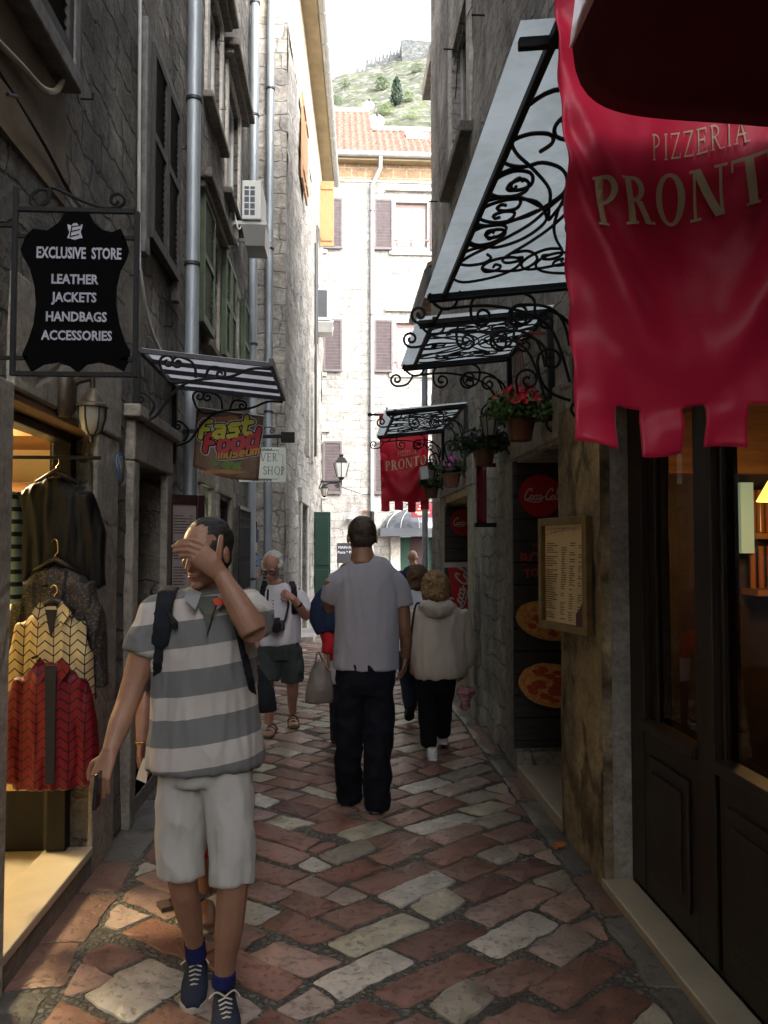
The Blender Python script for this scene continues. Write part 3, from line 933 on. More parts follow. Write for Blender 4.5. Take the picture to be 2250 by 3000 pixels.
# ================================================================== BUILDING B (left, projecting corner)
BX0, BY0, BX1, BY1 = -.76, 11.5, -.42, 21.0
HB = 11.3
bB = thing('corner_house', 'pale block stone house projecting into the alley beyond the grey downpipes, cream plaster top', 'building', (-1.2, 15, 0))
m = MB()
wall(m, (-7, BY0), (BX0, BY0), 0, 9.4, (), side=-1, seed=21, amp=.03, step=.11)
LB = math.hypot(BX1 - BX0, BY1 - BY0)
wall(m, (BX0, BY0), (BX1, BY1), 0, 9.4, [(2.7, 4.0, .05, 2.42, .3), (4.3, 5.2, 3.6, 5.1, .18)], side=-1, seed=23, amp=.045, step=.11)
m.build('wall', M['stoneB'], bB, smooth=60)
m = MB()
wall(m, (-7, BY0), (BX0, BY0), 9.402, HB, (), side=-1, seed=25, amp=.004, step=.4)
wall(m, (BX0, BY0), (BX1, BY1), 9.402, HB, (), side=-1, seed=27, amp=.004, step=.4)
m.build('plaster_band', M['cream_plaster'], bB)
m = MB(); wall(m, (BX1, BY1), (-7, BY1), 0, HB, (), side=-1, seed=28, step=.4); m.build('end_wall', M['stoneB'], bB)
tB = Vector((BX1 - BX0, BY1 - BY0, 0)).normalized(); nB = Vector((tB.y, -tB.x, 0))
B0 = Vector((BX0, BY0, 0))


def PB(u, z, d=0): return B0 + tB * u + nB * d + Vector((0, 0, z))


m = MB(); m.obox(PB(-.3, HB + .002, -3), tB * (LB + .5), nB * 3.28, Vector((0, 0, .06))); m.build('soffit', M['soffit'], bB)
m = MB(); m.obox(PB(-.3, HB + .064, -3.2), tB * (LB + .5), nB * 3.46, Vector((0, 0, .09))); m.build('roof', M['tile'], bB)
m = MB()
prof = []
for i in range(9):
    a = math.pi + math.pi * i / 8
    prof.append((.085 * math.cos(a), .085 * math.sin(a)))
for i in range(8, -1, -1):
    a = math.pi + math.pi * i / 8
    prof.append((.075 * math.cos(a), .075 * math.sin(a)))
m.prism(prof, PB(-.3, HB + .1, .35), nB, Vector((0, 0, 1)), .001)
ga, gb = PB(-.3, HB + .08, .35), PB(LB + .25, HB + .08, .35)
m = MB(); m.tube([ga, gb], .085, 16)
k = 0.0
while k < LB:
    q = PB(k, HB + .08, .35); m.tube([q, q + tB * .025], .094, 16); k += .9
m.build('gutter', M['zinc_light'], bB, smooth=True)
# door surround, green door leaf, window
m = MB()
m.obox(PB(2.45, 0, -.1), tB * .248, nB * .14, Vector((0, 0, 2.42))); m.obox(PB(4.002, 0, -.1), tB * .26, nB * .14, Vector((0, 0, 2.42)))
m.obox(PB(2.4, 2.424, -.1), tB * 1.9, nB * .16, Vector((0, 0, .26)))
m.build('door_jamb', M['trim_light'], bB, bevel=.015)
m = MB(); m.obox(PB(2.7, .05, -.26), tB * 1.3, nB * .04, Vector((0, 0, 2.37))); m.build('door', M['black'], bB)
m = MB(); m.obox(PB(2.4, -.02, -.1), tB * 1.9, nB * .35, Vector((0, 0, .12))); m.build('threshold', M['trim_light'], bB)
m = MB(); m.obox(PB(6.1, .06, .02), nB * .36, tB * .05, Vector((0, 0, 2.35))); m.obox(PB(6.052, .1, .045), nB * .3, tB * .046, Vector((0, 0, 1.05))); m.obox(PB(6.052, 1.25, .045), nB * .3, tB * .046, Vector((0, 0, 1.05)))
m.build('door', M['door_green'], bB, bevel=.006).__setitem__('label', 'open green door leaf')
m = MB(); m.obox(PB(4.3, 3.6, -.17), tB * .9, nB * .02, Vector((0, 0, 1.5))); wd = m.build('window', M['glass_dark'], bB)
m = MB(); m.obox(PB(4.05, 3.4, -.05), tB * .248, nB * .11, Vector((0, 0, 1.9))); m.obox(PB(5.202, 3.4, -.05), tB * .25, nB * .11, Vector((0, 0, 1.9))); m.build('surround', M['trim_light'], wd, bevel=.01)
# orange shutters
for (u0, w_, z0, h_, lab) in ((1.9, .55, 7.9, 1.5, 'closed orange board shutter'), (2.5, .55, 7.9, 1.5, 'closed orange board shutter')):
    m = MB(); m.obox(PB(u0, z0, .05), tB * w_, nB * .035, Vector((0, 0, h_)))
    for zz in (.15, h_ - .25): m.obox(PB(u0 + .03, z0 + zz, .086), tB * (w_ - .06), nB * .02, Vector((0, 0, .1)))
    m.build('shutter', M['shutter_orange'], bB, bevel=.005)['label'] = lab
m = MB(); m.obox(PB(7.9, 9.0, .02), nB * .34, tB * .04, Vector((0, 0, 1.62)))
for zz in (9.12, 10.4): m.obox(PB(7.875, zz, .05), nB * .28, tB * .024, Vector((0, 0, .1)))
m.build('shutter', M['shutter_orange'], bB, bevel=.005)['label'] = 'orange board shutter standing open from the wall'
pipe(bB, [(-.99, BY0 - .09, 0), (-.99, BY0 - .09, HB)], .055, M['zinc'], 2.35)
m = MB()
m.tube([PB(5.9, 8.3, .05), PB(5.9, 3.6, .06)], .03, 8); m.tube([PB(6.4, 8.9, .05), PB(6.4, 6.2, .06)], .02, 8)
m.build('cable_duct', M['iron_grey'], bB, smooth=True)

# ================================================================== BUILDING D (behind the right house): low roof and high cornice
bD = thing('low_house', 'house behind the right wall of which only two dark eaves show past the corner', 'building', (1.8, 12.4, 0))
m = MB(); wall(m, (1.78, 11.4), (1.78, 13.6), 0, 8.7, (), side=1, seed=31, step=.3); wall(m, (1.78, 13.6), (6, 13.6), 0, 8.7, (), side=1, seed=32, step=.4); m.build('wall', M['stoneC'], bD)
m = MB(); m.box(1.32, 1.78, 11.2, 13.6, 5.56, 5.62); m.build('soffit', M['soffit_brick'], bD)
m = MB(); m.tube([(1.28, 11.2, 5.56), (1.28, 13.7, 5.56)], .07, 12); m.build('gutter', M['iron_grey'], bD, smooth=True)
m = MB(); m.obox((1.26, 11.2, 5.63), (.9, 0, .45), (0, 2.5, 0), (0, 0, .06)); m.build('lean_to_roof', M['tile'], bD)
m = MB(); m.box(1.31, 6.2, 11.3, 12.35, 8.7, 8.95); m.build('roof', M['trim_light'], bD, bevel=.02)
pipe(bD, [(1.46, 13.4, 0), (1.46, 13.4, 5.5)], .05, M['zinc'], 2)

# ================================================================== BUILDING E (far, bright)
YE = 24.0
bE = thing('apartment_house', 'bright pale ashlar house closing the alley, with plum shutters and a red tiled roof', 'building', (1, YE, 0))


def EX(px): return W(px, 1000, Y=YE).x
def EZ(py): return W(1100, py, Y=YE).z


zc = EZ(535)
e_w, e_wx = (EX(1160), EX(1252)), (EX(838), EX(938))
rows = [(EZ(722), EZ(592)), (EZ(1080), EZ(945)), (EZ(1436), EZ(1300))]
opE = []
U0 = -7
for (z0, z1) in rows:
    for (a, c) in (e_wx, e_w, (4.6, 5.6)):
        opE.append((a - U0, c - U0, z0, z1, .16))
dx0, dx1 = EX(1172), EX(1275)
opE.append((dx0 - U0, dx1 - U0, .02, EZ(1572), .3))
m = MB(); wall(m, (U0, YE), (9, YE), 0, zc, opE, side=-1, seed=41, amp=.008, step=.4); m.build('wall', M['stoneE'], bE)
m = MB(); m.box(U0, 9, YE - .03, YE + .2, zc + .002, zc + .07); m.build('string_course', M['trim_light'], bE)
m = MB(); m.box(U0, 9, YE - .02, YE + .2, zc + .074, EZ(482)); m.build('frieze', M['soffit_brick'], bE)
m = MB(); m.box(U0, 9, YE - .28, YE + .2, EZ(482) + .004, EZ(482) + .12); m.build('soffit', M['soffit'], bE)
ZE = EZ(482) + .2
m = MB(); m.tube([(U0, YE - .36, ZE - .05), (9, YE - .36, ZE - .05)], .09, 12); m.build('gutter', M['zinc_light'], bE, smooth=True)
m = MB(); m.box(U0, U0 + .2, YE + .2, 31, 0, ZE); m.box(8.8, 9, YE + .2, 31, 0, ZE); m.build('side_wall', M['stoneE'], bE)
for (z0, z1) in rows:
    for (a, c) in (e_wx, e_w, (4.6, 5.6)):
        f = MB(); y = YE + .08
        b = .07
        f.box(a + .002, a + b, y, y + .05, z0, z1); f.box(c - b, c - .002, y, y + .05, z0, z1); f.box(a + b, c - b, y, y + .05, z0, z0 + b); f.box(a + b, c - b, y, y + .05, z1 - b * 1.8, z1)
        f.box((a + c) / 2 - .04, (a + c) / 2 + .04, y, y + .05, z0 + b, z1 - b * 1.8)
        f.box(a - .05, c + .05, YE - .08, YE - .05, z0 + .18, z0 + .22)                   # bar across the opening
        wd = f.build('window', M['red_frame'], bE)
        p = MB(); p.box(a + b, c - b, y + .02, y + .03, z0 + b, z1 - b * 1.8); p.build('pane', M['pane_sky'], wd)
        p = MB()
        for q in (1 / 3, 2 / 3): p.box(a + b, (a + c) / 2 - .04, y + .005, y + .018, z0 + b + (z1 - z0) * q * .9, z0 + b + (z1 - z0) * q * .9 + .025); p.box((a + c) / 2 + .04, c - b, y + .005, y + .018, z0 + b + (z1 - z0) * q * .9, z0 + b + (z1 - z0) * q * .9 + .025)
        p.build('glazing_bar', M['trim_light'], wd)
        s = MB(); s.box(a - .16, a - .001, YE - .025, YE + .05, z0 - .14, z1 + .18); s.box(c + .001, c + .16, YE - .025, YE + .05, z0 - .14, z1 + .18); s.box(a, c, YE - .025, YE + .05, z1 + .002, z1 + .18)
        s.box(a - .2, c + .2, YE - .07, YE + .05, z0 - .26, z0 - .142)
        s.box(a - .3, c + .3, YE - .1, YE + .05, z1 + .34, z1 + .42)
        s.build('surround', M['trim_light'], wd, bevel=.01)
        for sx in (a - .66, c + .1):
            louvre(bE, 'shutter', (sx, YE - .05, z0 - .12), (1, 0, 0), .56, z1 - z0 + .18, M['shutter_plum'], M['shutter_plum'], (), 15, .05)
pipe(bE, [(EX(1090), YE - .1, 1.0), (EX(1090), YE - .1, EZ(548))], .06, M['zinc_light'], 3.2)
m = MB(); m.tube([(EX(1090), YE - .1, EZ(548)), (EX(1113), YE - .3, EZ(505)), (EX(1113), YE - .36, EZ(475))], .06, 12); m.tube([(EX(1090), YE - .1, 0), (EX(1090), YE - .1, 1.0)], .07, 12)
m.build('downpipe_elbow', M['zinc_light'], bE, smooth=True)
m = MB(); m.tube([(EX(1090), YE - .1, EZ(1570)), (EX(1090), YE - .1, EZ(1498))], .068, 12); m.build('pipe_sleeve', M['iron'], bE, smooth=True)
# tiled roof: real curved tiles; the right half stops lower
SL = .84


def roof(xa, xb, dmax, name):
    m = MB()
    nxx = int((xb - xa) / .21) * 6
    nrow = int(dmax / .3)
    vs, fs = [], []
    for j in range(nrow + 1):
        for side in (0, 1):
            for i in range(nxx + 1):
                x = xa + (xb - xa) * i / nxx
                ph = (x / .21) * 2 * math.pi
                d = j * dmax / nrow
                h = .045 * math.cos(ph) + (.035 if side else 0) + nz((x * 9, j * 3.1, 0)) * .012
                vs.append((x, YE - .34 + d, ZE + d * SL + h))
    w2 = nxx + 1
    for j in range(2 * nrow + 1):
        for i in range(nxx):
            a = j * w2 + i
            fs.append((a, a + 1, a + w2 + 1, a + w2))
    m.add(vs, fs)
    return m.build(name, M['tile'], bE, smooth=35)


rx = W(1085, 330, Y=YE + 3).x
roof(U0, rx, 4.3, 'roof')
roof(rx + .02, 9, 2.2, 'roof')
m = MB(); m.tube([(U0, YE + 3.96, ZE + 4.3 * SL + .03), (rx, YE + 3.96, ZE + 4.3 * SL + .03)], .11, 10); m.tube([(rx, YE + 1.86, ZE + 2.2 * SL + .05), (9, YE + 1.86, ZE + 2.2 * SL + .05)], .1, 10)
m.build('ridge', M['trim_light'], bE, smooth=True)
m = MB(); m.add([(rx, YE + 1.7, ZE + 2.0 * SL), (rx, YE + 3.96, ZE + 4.28 * SL), (rx, YE + 3.96, ZE + 1)], [(0, 1, 2)]); m.box(U0, 9, YE + 2.4, YE + 2.5, ZE - .5, ZE + 2.1 * SL); m.build('roof_wall', M['trim_light'], bE)
p0 = W(1190, 418, Y=YE + 1.0)
m = MB(); m.obox(p0 + Vector((0, 0, .12)), (.72, 0, 0), (0, .42, .42 * SL), (0, -.06, .08)); m.build('skylight', M['pane_sky'], bE)

# ================================================================== HILL, FORT, TREES BEYOND THE ROOF
HZ0, HZ1 = W(1000, 385, Y=120).z, W(990, 232, Y=170).z
HSX = (W(1180, 172, Y=170).z - HZ1) / (W(1180, 172, Y=170).x)


def hill_z(x, y):
    r = 170 + nz((x * .02, 3, 0)) * 3
    k = (min(y, r) - 120) / 50
    s = HZ0 + (HZ1 - HZ0) * k + max(-30, min(x, 30)) * HSX * max(0, min(k, 1)) - max(0, y - r) * .7
    return s + nz((x * .05, y * .05, 1)) * 1.2 + nz((x * .2, y * .2, 5)) * 1.3 + abs(nz((x * .6, y * .6, 9))) * .9


m = MB(); m.sheet(lambda u, v: (lambda x, y: Vector((x, y, hill_z(x, y))))(-70 + 150 * u, 60 + 150 * v), 150, 150)
hm = stone('hill_rock_scrub', [(.2, .2, .188), (.31, .31, .295), (.25, .248, .232)], (.13, .14, .1), 3.2, 1.7, 1.2, .14, 1.0, plaster=(.1, .12, .065), pl_amt=.46, stain=.4, grain=1.3, streak=(.14, .2, 1), bd=.5)
tag(m.build('hillside', hm, smooth=True), kind='structure')
# ================================================================== LETTERING
Z3 = Vector((0, 0, 1))


def txt(root, s, o, u, v, size, m_, align='CENTER', squash=1.0, name='lettering', depth=.002, bold=0):
    """plain sans lettering as a mesh; o = base-line anchor, u/v = right and up vectors"""
    c = bpy.data.curves.new('text', 'FONT')
    c.body = s; c.size = size; c.align_x = align; c.extrude = depth / 2; c.offset = bold; c.resolution_u = 2
    to = bpy.data.objects.new('text', c)
    COL.objects.link(to)
    bpy.context.view_layer.update()
    me = bpy.data.meshes.new_from_object(to.evaluated_get(bpy.context.evaluated_depsgraph_get()))
    bpy.data.objects.remove(to); bpy.data.curves.remove(c)
    u, v, o = Vector(u).normalized(), Vector(v).normalized(), Vector(o)
    nn = u.cross(v)
    mb = MB()
    mb.add([o + u * (p.co.x * squash) + v * p.co.y + nn * p.co.z for p in me.vertices], [tuple(f.vertices) for f in me.polygons])
    bpy.data.meshes.remove(me)
    return mb.build(name, m_, root)


class Pen:
    """flat strokes and polygons on a plane, each layer a hair above the last; warp bends them onto cloth"""
    def __init__(s, o, u, v, scale=1, warp=None, lift=0.0):
        s.o, s.u, s.v = Vector(o), Vector(u).normalized(), Vector(v).normalized()
        s.n = s.u.cross(s.v); s.k = scale; s.mb = MB(); s.h = lift; s.warp = warp

    def P(s, p, h):
        if s.warp: return s.warp(p[0] * s.k, p[1] * s.k, h)
        return s.o + s.u * (p[0] * s.k) + s.v * (p[1] * s.k) + s.n * h

    def poly(s, pts):
        s.h += .00015
        # finely cut so that warped letters follow the cloth
        s.mb.add([s.P(p, s.h) for p in pts], [tuple(range(len(pts)))])

    def quadstrip(s, a, c):
        s.h += .00015
        n = len(a)
        s.mb.add([s.P(p, s.h) for p in a] + [s.P(p, s.h) for p in c], [(i, i + 1, n + i + 1, n + i) for i in range(n - 1)])

    def bar(s, x0, y0, x1, y1, k=4):
        if abs(x1 - x0) > abs(y1 - y0): s.quadstrip([(x0 + (x1 - x0) * i / k, y0) for i in range(k + 1)], [(x0 + (x1 - x0) * i / k, y1) for i in range(k + 1)])
        else: s.quadstrip([(x0, y0 + (y1 - y0) * i / k) for i in range(k + 1)], [(x1, y0 + (y1 - y0) * i / k) for i in range(k + 1)])

    def slant(s, xa, ya, xb, yb, w_, k=4):
        s.quadstrip([(xa + (xb - xa) * i / k, ya + (yb - ya) * i / k) for i in range(k + 1)], [(xa + w_ + (xb - xa) * i / k, ya + (yb - ya) * i / k) for i in range(k + 1)])

    def ring(s, cx, cy, rx, ry, ix, iy, a0=0, a1=360, dx=0, k=20):
        A = [R(a0 + (a1 - a0) * i / k) for i in range(k + 1)]
        s.quadstrip([(cx + rx * math.cos(a), cy + ry * math.sin(a)) for a in A], [(cx + dx + ix * math.cos(a), cy + iy * math.sin(a)) for a in A])

    def stroke(s, pts, w_, caps=True, smooth=True):
        q = [Vector((p[0], p[1], 0)) for p in pts]
        if smooth and len(q) > 2: q = spline(q, 6)
        n = len(q); L_, R_ = [], []
        ww = w_ if isinstance(w_, (list, tuple)) else None
        for i in range(n):
            t = (q[min(i + 1, n - 1)] - q[max(i - 1, 0)]).normalized()
            h = (w_ if not ww else ww[0] + (ww[1] - ww[0]) * math.sin(math.pi * i / (n - 1))) / 2
            L_.append((q[i].x - t.y * h, q[i].y + t.x * h)); R_.append((q[i].x + t.y * h, q[i].y - t.x * h))
        s.quadstrip(L_, R_)
        if caps and not ww:
            for c in (q[0], q[-1]): s.poly([(c.x + w_ / 2 * math.cos(2 * math.pi * k / 10), c.y + w_ / 2 * math.sin(2 * math.pi * k / 10)) for k in range(10)])

    # ---- roman capitals, height 1; returns advance
    def serif(s, ch, x, b=.18, t=.07, wd=1.0):
        sf = .055
        P = lambda a: x + a * wd

        def stem(a, w_=b, top=True, bot=True):
            s.bar(P(a), 0, P(a + w_), 1)
            if bot: s.bar(P(a - .07), 0, P(a + w_ + .07), sf)
            if top: s.bar(P(a - .07), 1 - sf, P(a + w_ + .07), 1)
        if ch == 'I': stem(.08); return (b + .2) * wd
        if ch == 'P' or ch == 'R':
            stem(.08)
            s.ring(P(.08 + b), .73, .36 * wd, .27, (.36 - b * .85) * wd, .27 - t, -90, 90)
            if ch == 'R':
                s.slant(P(.08 + b + .06), .48, P(.56), 0, b * 1.05 * wd); s.bar(P(.56), 0, P(.86), sf); return .86 * wd
            return .72 * wd
        if ch == 'O': s.ring(P(.44), .5, .42 * wd, .52, (.42 - b) * wd, .52 - t, 0, 360, k=28); return .9 * wd
        if ch == 'G':
            s.ring(P(.46), .5, .42 * wd, .52, (.42 - b) * wd, .52 - t, 40, 340, k=26); s.bar(P(.66), .05, P(.66 + b), .42); s.bar(P(.58), .37, P(.92), .43); return .92 * wd
        if ch == 'N':
            s.bar(P(.1), 0, P(.1 + t), 1); s.bar(P(.74), 0, P(.74 + t), 1); s.slant(P(.08), 1, P(.82 - b * 1.1), 0, b * 1.1 * wd)
            s.bar(P(0), 0, P(.27), sf); s.bar(P(0), 1 - sf, P(.22), 1); s.bar(P(.62), 1 - sf, P(.94), 1); return .95 * wd
        if ch == 'T':
            stem(.32, top=False); s.bar(P(.0), 1 - t, P(.82), 1); s.bar(P(0), .76, P(.05), 1); s.bar(P(.77), .76, P(.82), 1); return .84 * wd
        if ch == 'Z':
            s.bar(P(.04), 1 - t, P(.66), 1); s.bar(P(.04), 0, P(.68), t); s.slant(P(.03), 0, P(.66 - b), 1, b * wd); s.bar(P(.04), .8, P(.08), 1); s.bar(P(.64), 0, P(.68), .2); return .72 * wd
        if ch in 'EFL':
            stem(.08)
            if ch in 'EL': s.bar(P(.08), 0, P(.62), t); s.bar(P(.58), 0, P(.62), .24)
            if ch in 'EF': s.bar(P(.08), 1 - t, P(.6), 1); s.bar(P(.56), .78, P(.6), 1); s.bar(P(.2), .5, P(.48), .5 + t); s.bar(P(.46), .4, P(.5), .66)
            return .68 * wd
        if ch == 'A':
            s.slant(P(.06), 0, P(.42), 1, t * wd); s.slant(P(.66), 0, P(.36), 1, b * wd); s.bar(P(.2), .32, P(.72), .32 + t); s.bar(P(-.03), 0, P(.24), sf); s.bar(P(.58), 0, P(.94), sf); return .92 * wd
        if ch == 'V':
            s.slant(P(.36), 0, P(.06), 1, b * wd); s.slant(P(.42), 0, P(.74), 1, t * wd); s.bar(P(-.02), 1 - sf, P(.32), 1); s.bar(P(.64), 1 - sf, P(.9), 1); return .88 * wd
        if ch == 'H':
            stem(.08); stem(.62); s.bar(P(.2), .47, P(.7), .47 + t); return .92 * wd
        if ch == 'S':
            s.stroke([(P(.52), .8), (P(.42), .93), (P(.26), .96), (P(.12), .86), (P(.12), .7), (P(.3), .53), (P(.5), .37), (P(.52), .18), (P(.38), .05), (P(.2), .05), (P(.08), .2)], b * .75, caps=False)
            return .62 * wd
        return .35 * wd

    def width(s, word, b, wd, gap):
        h = s.h; mb = s.mb; s.mb = MB(); x = 0
        for ch in word: x += s.serif(ch, x, b, wd=wd) + gap
        s.mb = mb; s.h = h
        return x - gap

    def word(s, word, cx, y, size, b=.18, wd=1.0, gap=.08, arc=0.0):
        """serif word centred on cx with its base line at y"""
        tw = s.width(word, b, wd, gap)
        x = -tw / 2
        n0 = len(s.mb.v)
        oldP = s.P

        def P2(p, h): return oldP((cx + p[0] * size, y + p[1] * size + arc * ((p[0] / (tw / 2)) ** 2)), h)
        s.P = P2
        for ch in word: x += s.serif(ch, x, b, wd=wd) + gap
        s.P = oldP

    def cola(s, cx, cy, k, w_=.07, first='Coca', second='Cola', gap=.12):
        """flowing script: big looped capitals, small round letters, a dash between the two words"""
        def loop(x, y, r=.13): return [(x + r * math.cos(R(a)), y + r * 1.25 * math.sin(R(a))) for a in (60, 110, 180, 250, 300, 360, 420)]
        x = cx - 1.18 * k
        for wi, wrd in enumerate((first, second)):
            for ch in wrd:
                t = lambda pts: [(x + p[0] * k + p[1] * k * .22, cy + p[1] * k) for p in pts]
                if ch == 'C': s.stroke(t([(.42, .62), (.38, .8), (.2, .74), (.06, .45), (.04, .2), (.14, .02), (.32, .05), (.46, .2)]), w_ * k * 1.25); x += .4 * k
                elif ch == 'o': s.stroke(t(loop(.13, .17)), w_ * k); x += .28 * k
                elif ch == 'c': s.stroke(t([(.24, .27), (.14, .34), (.03, .22), (.05, .06), (.15, .01), (.28, .1)]), w_ * k); x += .26 * k
                elif ch == 'a': s.stroke(t(loop(.13, .17)), w_ * k); s.stroke(t([(.25, .34), (.24, .08), (.32, .03), (.38, .12)]), w_ * k); x += .38 * k
                elif ch == 'l': s.stroke(t([(.02, .1), (.14, .5), (.17, .85), (.1, .85), (.07, .4), (.1, .05), (.2, .06), (.26, .16)]), w_ * k); x += .24 * k
            if wi == 0:
                s.stroke([(x + .02 * k, cy + .17 * k), (x + .14 * k, cy + .2 * k)], w_ * k, smooth=False); x += gap * k + .08 * k
        s.stroke([(cx - 1.15 * k, cy + .03 * k), (cx - .8 * k, cy - .12 * k), (cx - .2 * k, cy - .16 * k), (cx + .1 * k, cy - .1 * k)], w_ * k * .8)

    def done(s, name, m_, root): return s.mb.build(name, m_, root)


# ================================================================== IRONWORK
def flat_curve(mb, pts2, o, u, v, r, n=6):
    o, u, v = Vector(o), Vector(u), Vector(v)
    mb.tube([o + u * p[0] + v * p[1] for p in pts2], r, n)


def scroll(p0, p1, bulge, r, turns=1.35, start=None):
    """S-stroke from p0 to p1 ending in a spiral of radius r"""
    d = Vector((p1[0] - p0[0], p1[1] - p0[1], 0)); l = d.length; d.normalize(); nn = Vector((-d.y, d.x, 0))
    pts = [(p0[0] + d.x * l * t + nn.x * bulge * math.sin(math.pi * t), p0[1] + d.y * l * t + nn.y * bulge * math.sin(math.pi * t)) for t in [i / 10 for i in range(11)]]
    sg = 1 if bulge < 0 else -1
    e = Vector((pts[-1][0] - pts[-2][0], pts[-1][1] - pts[-2][1], 0)).normalized()
    side = Vector((-e.y, e.x, 0)) * sg
    c = (pts[-1][0] + side.x * r, pts[-1][1] + side.y * r)
    a0 = math.degrees(math.atan2(-side.y, -side.x))
    return pts[:-1] + spiral(c, r, r * .16, a0, turns * sg, 20)


M['sheet_glass'] = mat('milky_canopy_sheet', (.5, .57, .6), .35, trans=0, spec=.5, var=.06, vscale=3)
_t = M['sheet_glass'].node_tree
_tl = _t.nodes.new('ShaderNodeBsdfTranslucent'); _tl.inputs[0].default_value = (.5, .57, .59, 1)
_mx = _t.nodes.new('ShaderNodeMixShader'); _mx.inputs[0].default_value = .9
_t.links.new(_t.nodes['Principled BSDF'].outputs[0], _mx.inputs[1]); _t.links.new(_tl.outputs[0], _mx.inputs[2])
_t.links.new(_mx.outputs[0], _t.nodes['Material Output'].inputs['Surface'])
_n = _t.nodes.new('ShaderNodeTexNoise'); _n.inputs['Scale'].default_value = 3.5; _n.inputs['Detail'].default_value = 9; _n.inputs['Roughness'].default_value = .7
_c = _t.nodes.new('ShaderNodeTexCoord'); _r = _t.nodes.new('ShaderNodeValToRGB')
_r.color_ramp.elements[0].position = .32; _r.color_ramp.elements[0].color = (.48, .54, .53, 1); _r.color_ramp.elements[1].position = .62; _r.color_ramp.elements[1].color = (.72, .8, .82, 1)
_t.links.new(_c.outputs['Object'], _n.inputs['Vector']); _t.links.new(_n.outputs[0], _r.inputs[0]); _t.links.new(_r.outputs[0], _tl.inputs[0])
GC = 'wrought iron canopies along the right wall'

# one quarter of the scroll pattern: (along, across) from the binding in the middle, each -1..1
_q = [[(615, 635), (630, 640), (615, 654), (592, 648), (590, 628), (615, 612), (650, 615), (640, 660), (600, 655)],
      [(650, 660), (700, 630), (708, 600), (680, 578), (600, 572), (520, 598), (482, 650), (500, 700), (580, 722), (660, 712), (740, 745), (772, 800), (760, 860), (700, 905), (600, 955), (480, 972), (400, 955), (360, 915), (390, 875), (470, 855), (540, 860), (565, 885), (545, 915), (490, 920), (460, 905), (480, 890), (500, 895)],
      [(580, 722), (500, 735), (430, 770), (410, 815), (450, 850), (540, 855), (590, 835), (600, 800), (570, 780), (520, 795), (505, 820), (530, 828), (545, 812)],
      [(770, 865), (700, 920), (600, 1000), (450, 1070), (330, 1120), (270, 1165), (262, 1205), (310, 1235), (420, 1230), (510, 1210), (560, 1180), (555, 1150), (500, 1140), (430, 1150), (395, 1175), (410, 1197), (460, 1195), (478, 1178), (455, 1168), (445, 1180)],
      [(770, 870), (700, 960), (600, 1060), (500, 1120), (440, 1150)],
      [(640, 935), (500, 978), (400, 985), (340, 1010), (335, 1045), (380, 1068), (450, 1060), (495, 1030), (490, 1010), (450, 1005), (415, 1025), (425, 1045), (450, 1035)],
      [(770, 870), (735, 940), (715, 1020), (725, 1080), (750, 1130), (750, 1155), (710, 1170), (665, 1165), (665, 1150), (690, 1150)],
      [(750, 1127), (680, 1122), (600, 1150), (570, 1180), (590, 1205), (650, 1208), (740, 1200), (790, 1190)]]
PATQ = []
for _c in _q[1:]:
    _o = []
    for _x, _y in _c:
        _p = W(1150 + _x * .663, _y * .663, Z=3.03)
        _o.append(((_p.y - 3.17) / 1.11, (_p.x - .93) / .37))
    PATQ.append([(max(-.98, min(.98, p.x)), max(-.97, min(.97, p.y))) for p in spline([(q[0], q[1], 0) for q in _o], 4)])


